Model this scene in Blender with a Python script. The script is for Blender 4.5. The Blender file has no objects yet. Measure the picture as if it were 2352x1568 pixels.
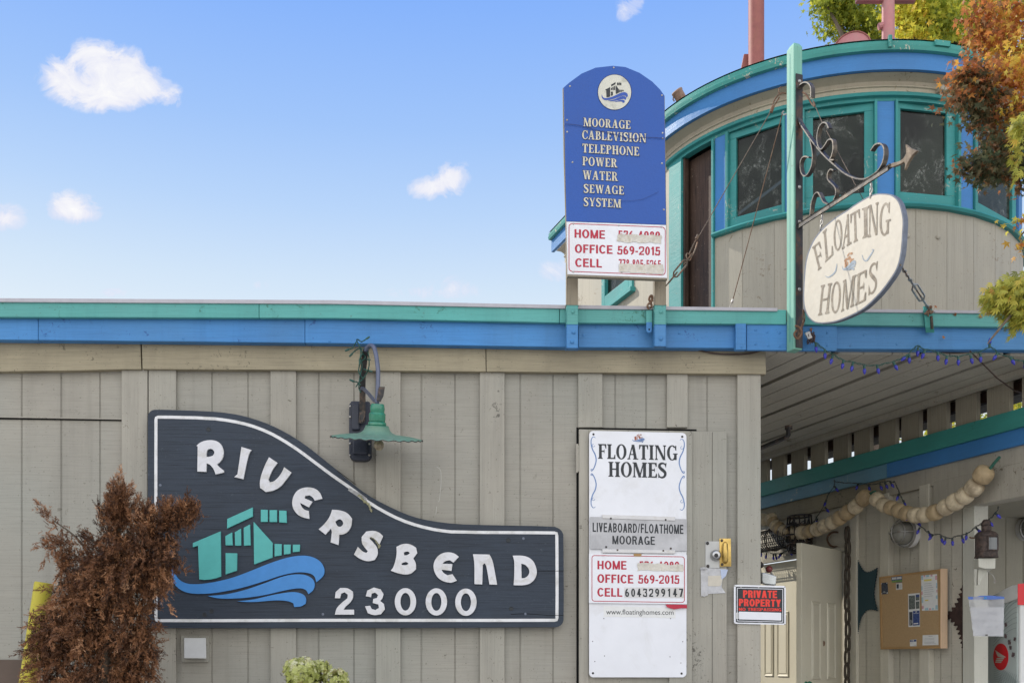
import bpy, bmesh, math, random
from mathutils import Vector, Matrix
from mathutils.geometry import tessellate_polygon
random.seed(7)
SC = bpy.context.scene
COL = SC.collection
R = math.radians

# ---------------------------------------------------------------- camera
HZ = 1.3                                     # eye height above the ground
F, CX, HV = 2334.0, 1176.0, 1512.0           # focal length, centre column and horizon row in photo pixels (2352 wide)
CAM = Vector((0, 0, HZ))
cd = bpy.data.cameras.new("camera")
cd.sensor_width = 36.0
cd.lens = F / 2352 * 36
cd.shift_y = (HV - 784) / 2352
cd.clip_end = 3000
cam = bpy.data.objects.new("camera", cd)
COL.objects.link(cam)
cam.location = CAM
cam.rotation_euler = (R(90), 0, 0)
SC.camera = cam

# ---------------------------------------------------------------- light
SUN = Vector((-0.64, 0.46, 0.61)).normalized()
sd = bpy.data.lights.new("sun", 'SUN')
sd.energy = 4.2
sd.angle = R(0.53)
sd.color = (1.0, 0.93, 0.82)
so = bpy.data.objects.new("sun", sd)
COL.objects.link(so)
so.rotation_euler = (-SUN).to_track_quat('-Z', 'Y').to_euler()

SC.view_settings.view_transform = 'Standard'
SC.view_settings.look = 'None'
SC.view_settings.exposure = 0.0
SC.view_settings.gamma = 1.0
SC.view_settings.use_curve_mapping = False
SC.cycles.max_bounces = 10
SC.cycles.diffuse_bounces = 8
SC.cycles.transparent_max_bounces = 12

W = bpy.data.worlds.new("World")
SC.world = W
W.use_nodes = True


class NT:
    """small helper to write node graphs"""
    def __init__(s, tree):
        s.t = tree
        s.n = tree.nodes
        s.l = tree.links

    def node(s, kind, **kw):
        nd = s.n.new(kind)
        for k, v in kw.items():
            setattr(nd, k, v)
        return nd

    def put(s, sock, v):
        if v is None:
            return
        if hasattr(v, 'is_linked') or hasattr(v, 'links'):
            s.l.new(v, sock)
        else:
            if sock.type == 'RGBA' and len(v) == 3:
                v = (*v, 1)
            sock.default_value = v

    def math(s, op, a, b=None, c=None, clamp=False):
        nd = s.node('ShaderNodeMath', operation=op, use_clamp=clamp)
        s.put(nd.inputs[0], a)
        if b is not None:
            s.put(nd.inputs[1], b)
        if c is not None:
            s.put(nd.inputs[2], c)
        return nd.outputs[0]

    def mix(s, f, a, b, mode='MIX'):
        nd = s.node('ShaderNodeMix', data_type='RGBA', blend_type=mode)
        s.put(nd.inputs[0], f)
        s.put(nd.inputs[6], a)
        s.put(nd.inputs[7], b)
        return nd.outputs[2]

    def ramp(s, f, stops, interp='LINEAR'):
        nd = s.node('ShaderNodeValToRGB')
        cr = nd.color_ramp
        cr.interpolation = interp
        while len(cr.elements) < len(stops):
            cr.elements.new(0.5)
        for e, (p, c) in zip(cr.elements, stops):
            e.position = p
            e.color = (c, c, c, 1) if isinstance(c, (int, float)) else (*c, 1)
        s.put(nd.inputs[0], f)
        return nd.outputs[0]

    def noise(s, vec, scale, detail=4, rough=.55, dist=0.0):
        nd = s.node('ShaderNodeTexNoise')
        nd.inputs['Scale'].default_value = scale
        nd.inputs['Detail'].default_value = detail
        nd.inputs['Roughness'].default_value = rough
        nd.inputs['Distortion'].default_value = dist
        if vec is not None:
            s.l.new(vec, nd.inputs['Vector'])
        return nd.outputs['Fac']

    def scaled(s, vec, sc, loc=(0, 0, 0), rot=(0, 0, 0)):
        nd = s.node('ShaderNodeMapping')
        nd.inputs['Scale'].default_value = sc
        nd.inputs['Location'].default_value = loc
        nd.inputs['Rotation'].default_value = rot
        s.l.new(vec, nd.inputs['Vector'])
        return nd.outputs[0]


def lin(c):
    """sRGB 0..255 -> linear"""
    return tuple(((v / 255) / 12.92 if v / 255 <= .04045 else ((v / 255 + .055) / 1.055) ** 2.4) for v in c)


# ---- sky: Nishita daylight, a hazier band low down, and scattered fair-weather clouds
t = NT(W.node_tree)
t.n.clear()
geo = t.node('ShaderNodeNewGeometry')
tc = t.node('ShaderNodeTexCoord')
dirv = tc.outputs['Generated']
sky = t.node('ShaderNodeTexSky', sky_type='NISHITA', sun_disc=False)
sky.sun_elevation = math.asin(SUN.z)
sky.sun_rotation = math.atan2(SUN.x, SUN.y)
sky.air_density = 1.0
sky.dust_density = 0.6
sky.ozone_density = 2.0
sep = t.node('ShaderNodeSeparateXYZ')
t.l.new(dirv, sep.inputs[0])
dx, dy, dz = sep.outputs
skc = t.mix(1.0, sky.outputs[0], (0.105, 0.105, 0.105), 'MULTIPLY')
# blue overhead running into pale haze low down
hz = t.ramp(dz, [(0.0, lin((240, 246, 252))), (0.30, lin((226, 239, 250))), (0.34, lin((212, 231, 250))), (0.40, lin((186, 215, 252))),
                 (0.46, lin((162, 199, 252))), (0.54, lin((136, 181, 253))), (0.70, lin((100, 150, 240))), (1.0, lin((70, 130, 225)))])
skc = t.mix(0.97, skc, hz)
# clouds: soft puffs placed by direction
yy = t.math('MAXIMUM', dy, 0.02)
px = t.math('DIVIDE', dx, yy)
pz = t.math('DIVIDE', dz, yy)
comb = t.node('ShaderNodeCombineXYZ')
t.l.new(px, comb.inputs[0])
t.l.new(pz, comb.inputs[1])
n1 = t.noise(comb.outputs[0], 30, 9, .66, .8)
n2 = t.noise(comb.outputs[0], 9, 3, .5)
CL = [(205, 125, 40, 30, 1), (258, 148, 52, 36, 1), (312, 172, 40, 34, 1), (348, 205, 30, 24, .85), (130, 172, 38, 36, 1), (165, 200, 40, 34, .9), (245, 205, 62, 34, .95), (292, 222, 40, 26, .75), (396, 225, 22, 26, .75), (235, 240, 40, 18, .6),
      (1038, 402, 36, 26, 1), (1000, 432, 44, 22, .95), (958, 432, 18, 20, .45), (165, 474, 46, 28, 1), (196, 494, 34, 20, .9), (128, 492, 30, 16, .7), (10, 500, 40, 28, 1), (1452, 10, 32, 20, .62), (1432, 38, 16, 18, .5),
      (1292, 622, 50, 24, .55), (1040, 650, 40, 20, .45), (1000, 672, 120, 16, .45), (602, 655, 20, 14, .42), (255, 672, 40, 12, .45)]
acc = None
for (u, v, ru, rv, k) in CL:
    ax = t.math('MULTIPLY', t.math('SUBTRACT', px, (u - CX) / F), F / ru)
    az = t.math('MULTIPLY', t.math('SUBTRACT', pz, (HV - v) / F), F / rv)
    d2 = t.math('ADD', t.math('MULTIPLY', ax, ax), t.math('MULTIPLY', az, az))
    g = t.math('MULTIPLY', t.math('POWER', 2.718, t.math('MULTIPLY', d2, -0.9)), k)
    acc = g if acc is None else t.math('ADD', acc, g)
nn = t.math('ADD', t.math('MULTIPLY', t.math('SUBTRACT', n1, .5), 2.7), t.math('MULTIPLY', t.math('SUBTRACT', n2, .5), .5))
cm = t.math('ADD', acc, t.math('MULTIPLY', nn, t.math('MINIMUM', t.math('MULTIPLY', acc, 2.0), 1.0)))
front = t.math('GREATER_THAN', dy, 0.05)
cmask = t.math('MULTIPLY', t.ramp(cm, [(.16, 0.0), (.46, .50), (.98, 1.0)], 'EASE'), front)
ccol = t.ramp(t.math('ADD', t.math('MULTIPLY', acc, .22), t.math('MULTIPLY', n1, .85)), [(.2, lin((212, 222, 248))), (.5, lin((226, 229, 248))), (.66, lin((240, 241, 250))), (.85, (1.0, .995, .99))])
skc = t.mix(cmask, skc, ccol)
# unseen bright broken cloud behind the camera, added to light the shaded front
back = t.ramp(t.math('MULTIPLY', dy, -1), [(0.0, 0.0), (0.35, 1.0)])
up = t.ramp(dz, [(0.0, 1.0), (0.75, .85), (1.0, .4)])
bk = t.math('MULTIPLY', t.math('MULTIPLY', back, up), t.ramp(t.noise(dirv, 3, 5, .6), [(.35, .55), (.6, 1.0)]))
skc = t.mix(bk, skc, (2.1, 2.08, 2.05))
bg = t.node('ShaderNodeBackground')
t.l.new(skc, bg.inputs[0])
bg.inputs[1].default_value = 1.0
wo = t.node('ShaderNodeOutputWorld')
t.l.new(bg.outputs[0], wo.inputs[0])

# ---------------------------------------------------------------- placing things
K = 2352 / 3072.0


def ray(u, v):
    return Vector(((u - CX) / F, 1.0, (HV - v) / F))


def at(u, v, y):
    return CAM + ray(u, v) * y


def Z(h):
    return HZ + h


def crop(x0, y0, s):
    return lambda a, b: ((x0 + a / s) * K, (y0 + b / s) * K)


class Plane:
    """a vertical plane; pt() gives the point seen at photo column u, row v, lying d in front of the plane"""
    def __init__(s, p, n):
        s.p = Vector(p)
        s.n = Vector(n).normalized()
        s.ex = Vector((-s.n.y, s.n.x, 0))          # to the right as seen from in front
        s.ez = Vector((0, 0, 1))

    def pt(s, u, v, d=0.0):
        r = ray(u, v)
        k = ((s.p + s.n * d - CAM).dot(s.n)) / r.dot(s.n)
        return CAM + r * k

    def pu(s, u, z, d=0.0):
        """point in column u at height z"""
        q = s.pt(u, HV, d)
        return Vector((q.x, q.y, z))


AF = R(2.1)
FAC = Plane((0, 6.0, 0), (math.sin(AF), -math.cos(AF), 0))      # the long front wall
DH = Vector((-0.335, 0.942, 0)).normalized()                     # the way the passage and deckhouse run back
NL = Vector((-DH.y, DH.x, 0))                                    # square to that, facing left
NR = -NL
SID = Plane((3.228, 6.406, 0), NL)                               # the passage's right-hand wall
BRK = Plane((1.652, 5.86, 0), NL)                                # the plane of the hanging sign
UPV = Vector((0, 0, 1))


def catmull(pts, n=6, closed=False):
    P = [Vector(p) for p in pts]
    out = []
    m = len(P)
    rng = range(m) if closed else range(m - 1)
    for i in rng:
        if closed:
            p0, p1, p2, p3 = P[(i - 1) % m], P[i], P[(i + 1) % m], P[(i + 2) % m]
        else:
            p0, p1, p2, p3 = P[max(i - 1, 0)], P[i], P[i + 1], P[min(i + 2, m - 1)]
        for k in range(n):
            s = k / n
            out.append(.5 * ((2 * p1) + (p2 - p0) * s + (2 * p0 - 5 * p1 + 4 * p2 - p3) * s * s + (3 * p1 - p0 - 3 * p2 + p3) * s ** 3))
    if not closed:
        out.append(P[-1])
    return out


def chaikin(poly, it=2, corner=48):
    """round a closed 2D outline but keep its sharp corners"""
    P = [Vector(p) for p in poly]
    for _ in range(it):
        out = []
        m = len(P)
        for i in range(m):
            a, b, c = P[i - 1], P[i], P[(i + 1) % m]
            e1, e2 = b - a, c - b
            if e1.length < 1e-6 or e2.length < 1e-6:
                continue
            ang = abs(math.degrees(e1.angle(e2)))
            if ang > corner:
                out.append(b)
            elif ang < 1:
                out.append(b)
            else:
                out.append(b - e1 * .25)
                out.append(b + e2 * .25)
        P = out
    return [tuple(p) for p in P]


# ---------------------------------------------------------------- meshes
class MB:
    def __init__(s):
        s.v = []
        s.f = []
        s.tint = []

    def add(s, verts, faces, tint=0.0):
        o = len(s.v)
        s.v.extend([tuple(p) for p in verts])
        for f in faces:
            s.f.append([i + o for i in f])
            s.tint.append(tint)
        return s

    def addbm(s, bm, tint=0.0):
        bm.verts.ensure_lookup_table()
        bm.verts.index_update()
        s.add([v.co for v in bm.verts], [[v.index for v in f.verts] for f in bm.faces], tint)
        bm.free()
        return s

    def prism(s, front, n, depth, holes=(), bev=0.0):
        """front outline (3D points) pushed back by depth along -n"""
        n = Vector(n)
        loops = [[Vector(p) for p in front]] + [[Vector(p) for p in h] for h in holes]
        flat = [p for l in loops for p in l]
        tri = tessellate_polygon(loops)
        m = len(flat)
        if bev > 0 and not holes:
            bm = bmesh.new()
            fv = [bm.verts.new(p) for p in loops[0]]
            bv = [bm.verts.new(p - n * depth) for p in loops[0]]
            k = len(fv)
            bm.faces.new(fv)
            bm.faces.new(bv[::-1])
            for i in range(k):
                j = (i + 1) % k
                bm.faces.new((fv[j], fv[i], bv[i], bv[j]))
            bmesh.ops.recalc_face_normals(bm, faces=bm.faces)
            ed = [e for e in bm.edges if len(e.link_faces) == 2 and e.calc_face_angle(0) > .6]
            bmesh.ops.bevel(bm, geom=ed, offset=bev, segments=2, affect='EDGES', profile=.5, clamp_overlap=True)
            return s.addbm(bm)
        if abs(depth) < 1e-9:
            return s.add(flat, [list(x) for x in tri])
        vs = flat + [p - n * depth for p in flat]
        fs = [list(x) for x in tri] + [[i + m for i in reversed(x)] for x in tri]
        o = 0
        for l in loops:
            k = len(l)
            for i in range(k):
                j = (i + 1) % k
                fs.append([o + i, o + j, m + o + j, m + o + i])
            o += k
        return s.add(vs, fs)

    def quad(s, pl, u0, v0, u1, v1, d1, th, bev=.003, dv=0.0):
        """a board on plane pl: photo rectangle, front face d1 in front of the plane, th thick; dv lowers the right end"""
        pts = [pl.pt(u0, v0, d1), pl.pt(u1, v0 + dv, d1), pl.pt(u1, v1 + dv, d1), pl.pt(u0, v1, d1)]
        return s.prism(pts, pl.n, th, bev=bev)

    def poly(s, pl, uv, d1, th, holes=(), bev=0.0):
        return s.prism([pl.pt(*p, d1) for p in uv], pl.n, th, [[pl.pt(*p, d1) for p in h] for h in holes], bev)

    def box(s, c, ex, ey, ez, sx, sy, sz, bev=.003):
        bm = bmesh.new()
        bmesh.ops.create_cube(bm, size=1)
        M = Matrix((Vector(ex) * sx, Vector(ey) * sy, Vector(ez) * sz)).transposed()
        for v in bm.verts:
            v.co = M @ v.co + Vector(c)
        if bev > 0:
            bmesh.ops.bevel(bm, geom=list(bm.edges), offset=min(bev, min(sx, sy, sz) * .3), segments=2, affect='EDGES', profile=.5)
        return s.addbm(bm)

    def tube(s, pts, r, seg=8, caps=True, closed=False, tint=0.0):
        P = [Vector(p) for p in pts]
        m = len(P)
        rr = r if isinstance(r, (list, tuple)) else [r] * m
        vs = []
        N = None
        for i in range(m):
            if closed:
                T = P[(i + 1) % m] - P[i - 1]
            else:
                T = P[min(i + 1, m - 1)] - P[max(i - 1, 0)]
            T = T.normalized() if T.length > 1e-9 else Vector((0, 0, 1))
            if N is None:
                N = T.orthogonal().normalized()
            else:
                N = (N - T * N.dot(T))
                N = N.normalized() if N.length > 1e-6 else T.orthogonal().normalized()
            B = T.cross(N)
            for k in range(seg):
                a = 2 * math.pi * k / seg
                vs.append(P[i] + (N * math.cos(a) + B * math.sin(a)) * rr[i])
        fs = []
        for i in range(m if closed else m - 1):
            j = (i + 1) % m
            for k in range(seg):
                l = (k + 1) % seg
                fs.append([i * seg + k, i * seg + l, j * seg + l, j * seg + k])
        if caps and not closed:
            fs.append(list(range(seg))[::-1])
            fs.append([(m - 1) * seg + k for k in range(seg)])
        return s.add(vs, fs, tint)

    def strap(s, pts, wd, w, t):
        """flat bar swept along pts; wd = direction of its width"""
        P = [Vector(p) for p in pts]
        wd = Vector(wd).normalized()
        m = len(P)
        vs = []
        for i in range(m):
            T = (P[min(i + 1, m - 1)] - P[max(i - 1, 0)])
            N = T.cross(wd).normalized()
            for a, b in ((-1, -1), (1, -1), (1, 1), (-1, 1)):
                vs.append(P[i] + wd * (a * w / 2) + N * (b * t / 2))
        fs = [[0, 1, 2, 3], [(m - 1) * 4 + k for k in (3, 2, 1, 0)]]
        for i in range(m - 1):
            for k in range(4):
                l = (k + 1) % 4
                fs.append([i * 4 + k, i * 4 + l, i * 4 + 4 + l, i * 4 + 4 + k])
        return s.add(vs, fs)

    def lathe(s, prof, o, axis=(0, 0, 1), seg=32, wave=None):
        """prof = [(radius, height)]; wave(angle, index) scales/offsets"""
        o = Vector(o)
        A = Vector(axis).normalized()
        X = A.orthogonal().normalized()
        Y = A.cross(X)
        vs = []
        for i, (r, h) in enumerate(prof):
            for k in range(seg):
                a = 2 * math.pi * k / seg
                hh = h + (wave(a, i) if wave else 0)
                vs.append(o + A * hh + (X * math.cos(a) + Y * math.sin(a)) * r)
        fs = []
        for i in range(len(prof) - 1):
            for k in range(seg):
                l = (k + 1) % seg
                fs.append([i * seg + k, i * seg + l, (i + 1) * seg + l, (i + 1) * seg + k])
        return s.add(vs, fs)

    def ball(s, c, rx, ry=None, rz=None, ax=None, nu=14, nv=9, tint=0.0):
        ry = rx if ry is None else ry
        rz = rx if rz is None else rz
        ax = ax or (Vector((1, 0, 0)), Vector((0, 1, 0)), Vector((0, 0, 1)))
        c = Vector(c)
        vs = []
        for i in range(nv + 1):
            th = math.pi * i / nv
            for k in range(nu):
                a = 2 * math.pi * k / nu
                vs.append(c + ax[0] * (rx * math.sin(th) * math.cos(a)) + ax[1] * (ry * math.sin(th) * math.sin(a)) + ax[2] * (rz * math.cos(th)))
        fs = []
        for i in range(nv):
            for k in range(nu):
                l = (k + 1) % nu
                fs.append([i * nu + k, i * nu + l, (i + 1) * nu + l, (i + 1) * nu + k])
        return s.add(vs, fs, tint)

    def stroke(s, pl, uv, w, d, closed=False):
        """painted line w wide (photo pixels) along uv on plane pl"""
        P = [Vector((p[0], p[1])) for p in uv]
        m = len(P)
        L, Rr = [], []
        for i in range(m):
            if closed:
                a, b = P[i - 1], P[(i + 1) % m]
            else:
                a, b = P[max(i - 1, 0)], P[min(i + 1, m - 1)]
            T = (b - a).normalized()
            N = Vector((-T.y, T.x))
            ww = w[i] if isinstance(w, (list, tuple)) else w
            L.append(pl.pt(*(P[i] + N * ww / 2), d))
            Rr.append(pl.pt(*(P[i] - N * ww / 2), d))
        fs = []
        for i in range(m if closed else m - 1):
            j = (i + 1) % m
            fs.append([i, j, m + j, m + i])
        return s.add(L + Rr, fs)

    def build(s, name, mat, parent=None, smooth=False, recalc=True):
        me = bpy.data.meshes.new(name)
        off = LOC.get(parent.name, Vector()) if parent else Vector()
        me.from_pydata([Vector(p) - off for p in s.v], [], s.f)
        if any(s.tint):
            a = me.attributes.new('tint', 'FLOAT', 'FACE')
            a.data.foreach_set('value', s.tint)
        if recalc:
            bm = bmesh.new()
            bm.from_mesh(me)
            bmesh.ops.recalc_face_normals(bm, faces=bm.faces)
            bm.to_mesh(me)
            bm.free()
        if smooth:
            me.shade_smooth() if smooth is True else me.set_sharp_from_angle(angle=R(smooth))
            if smooth is not True:
                me.polygons.foreach_set('use_smooth', [True] * len(me.polygons))
                me.set_sharp_from_angle(angle=R(smooth))
        me.materials.append(mat)
        o = bpy.data.objects.new(name, me)
        COL.objects.link(o)
        if parent:
            o.parent = parent
            LOC[o.name] = off
        return o

    def solo(s, name, mat, label, cat, group=None, smooth=False, loc=None, kind=None):
        """a thing that is one mesh, with its origin at its base"""
        xs = [p[0] for p in s.v]
        ys = [p[1] for p in s.v]
        zs = [p[2] for p in s.v]
        c = Vector(((min(xs) + max(xs)) / 2, (min(ys) + max(ys)) / 2, min(zs))) if loc is None else Vector(loc)
        s.v = [tuple(Vector(p) - c) for p in s.v]
        o = s.build(name, mat, None, smooth)
        o.location = c
        LOC[o.name] = c
        tag(o, label, cat, group, kind)
        return o


LOC = {}


def tag(o, label=None, cat=None, group=None, kind=None):
    if label:
        o['label'] = label
    if cat:
        o['category'] = cat
    if group:
        o['group'] = group
    if kind:
        o['kind'] = kind
    return o


def thing(name, label, cat, loc, group=None):
    o = bpy.data.objects.new(name, None)
    o.empty_display_size = .1
    COL.objects.link(o)
    o.location = Vector(loc)
    LOC[o.name] = Vector(loc)
    return tag(o, label, cat, group)


# ---------------------------------------------------------------- materials
def mat(name):
    m = bpy.data.materials.new(name)
    m.use_nodes = True
    t = NT(m.node_tree)
    b = t.n['Principled BSDF']
    return m, t, b


def paint(name, col, rough=.55, mottle=.12, specks=.5, grain=None, gs=.25, chips=None, chip_amt=.35, spec=.35, tone=None, dirt=(.09, .075, .05), coarse=1.0, streak=0.0):
    """weathered paint on wood or metal: slow tonal drift, dirt specks, a grain of the board, chips down to another colour"""
    m, t, b = mat(name)
    tc = t.node('ShaderNodeTexCoord')
    o = tc.outputs['Object']
    c2 = tuple(min(1, x * (1 + mottle)) for x in col)
    c1 = tuple(x * (1 - mottle) for x in col)
    n = t.noise(o, 2.3 * coarse, 6, .6, .4)
    c = t.ramp(n, [(.3, c1), (.7, c2)])
    oi = t.node('ShaderNodeObjectInfo')      # boards painted at different times differ a little
    c = t.mix(1.0, c, t.ramp(oi.outputs['Random'], [(0, .93), (1, 1.06)]), 'MULTIPLY')
    if tone:
        n0 = t.noise(t.scaled(o, (1, 1, .5), (3, 1, 7)), .9, 3)
        c = t.mix(t.ramp(n0, [(.42, 0.0), (.66, .75)]), c, tone)
    hgt = t.noise(o, 60, 4, .6)
    if grain == 'v':
        g = t.noise(t.scaled(o, (150, 150, 3)), 1, 4, .65, .3)
    elif grain == 'h':
        g = t.noise(t.scaled(o, (4, 4, 190)), 1, 4, .65, .3)
    elif grain == 'd':
        g = t.noise(t.scaled(o, (60, 60, 4), rot=(0, R(38), 0)), 1, 4, .65, .3)
    else:
        g = None
    if g is not None:
        c = t.mix(1.0, c, t.ramp(g, [(.22, 1 - gs), (.5, 1.0), (.8, 1 + gs * .35)]), 'MULTIPLY')
    if streak:
        sn = t.noise(t.scaled(o, (14, 14, .7)), 1, 5, .6)
        c = t.mix(t.ramp(sn, [(.52, 0.0), (.75, streak)]), c, tuple(x * .5 for x in col))
    if specks:
        s1 = t.noise(o, 34, 3, .7, .8)
        s2 = t.noise(o, 3.1, 3, .6)
        f = t.math('MULTIPLY', t.ramp(s1, [(.655, 0.0), (.70, 1.0)]), t.ramp(s2, [(.44, 0.0), (.62, 1.0)]))
        c = t.mix(t.math('MULTIPLY', f, specks), c, dirt)
        s3 = t.noise(o, 95, 2, .5, .3)
        c = t.mix(t.math('MULTIPLY', t.ramp(s3, [(.70, 0.0), (.73, 1.0)]), specks * .8), c, dirt)
    if chips is not None:
        k1 = t.noise(o, 22, 6, .7, 1.2)
        k2 = t.noise(o, 2.6, 3, .6)
        kk = t.ramp(t.math('ADD', k1, t.math('MULTIPLY', t.math('SUBTRACT', k2, .5), .7)), [(.66 - .1 * chip_amt, 0.0), (.70 - .1 * chip_amt, 1.0)])
        c = t.mix(kk, c, chips)
    t.l.new(c, b.inputs['Base Color'])
    b.inputs['Specular IOR Level'].default_value = spec
    t.l.new(t.ramp(n, [(.2, rough - .1), (.8, min(1, rough + .15))]), b.inputs['Roughness'])
    bp = t.node('ShaderNodeBump')
    bp.inputs['Strength'].default_value = .35
    bp.inputs['Distance'].default_value = .004
    h = hgt if g is None else t.math('ADD', t.math('MULTIPLY', g, 1.3), t.math('MULTIPLY', hgt, .5))
    t.l.new(h, bp.inputs['Height'])
    t.l.new(bp.outputs[0], b.inputs['Normal'])
    return m


def plain(name, col, rough=.5, metal=0.0, spec=.5, mottle=.1, scale=20, bump=.0, dirty=None, dirt_amt=.5):
    m, t, b = mat(name)
    tc = t.node('ShaderNodeTexCoord')
    o = tc.outputs['Object']
    n = t.noise(o, scale, 5, .6)
    c = t.ramp(n, [(.3, tuple(x * (1 - mottle) for x in col)), (.7, tuple(min(1, x * (1 + mottle)) for x in col))])
    if dirty:
        n2 = t.noise(o, scale * .5, 6, .7, .6)
        c = t.mix(t.ramp(n2, [(.5, 0.0), (.62, dirt_amt)]), c, dirty)
    t.l.new(c, b.inputs['Base Color'])
    b.inputs['Roughness'].default_value = rough
    b.inputs['Metallic'].default_value = metal
    b.inputs['Specular IOR Level'].default_value = spec
    if bump:
        bp = t.node('ShaderNodeBump')
        bp.inputs['Strength'].default_value = bump
        bp.inputs['Distance'].default_value = .004
        t.l.new(n, bp.inputs['Height'])
        t.l.new(bp.outputs[0], b.inputs['Normal'])
    return m


def leafmat(name, stops, trans=.35):
    m, t, b = mat(name)
    a = t.node('ShaderNodeAttribute', attribute_name='tint')
    c = t.ramp(a.outputs['Fac'], stops)
    t.l.new(c, b.inputs['Base Color'])
    b.inputs['Roughness'].default_value = .5
    b.inputs['Specular IOR Level'].default_value = .3
    tr = t.node('ShaderNodeBsdfTranslucent')
    t.l.new(c, tr.inputs[0])
    mx = t.node('ShaderNodeMixShader')
    mx.inputs[0].default_value = trans
    t.l.new(b.outputs[0], mx.inputs[1])
    t.l.new(tr.outputs[0], mx.inputs[2])
    t.l.new(mx.outputs[0], t.n['Material Output'].inputs[0])
    return m


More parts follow.
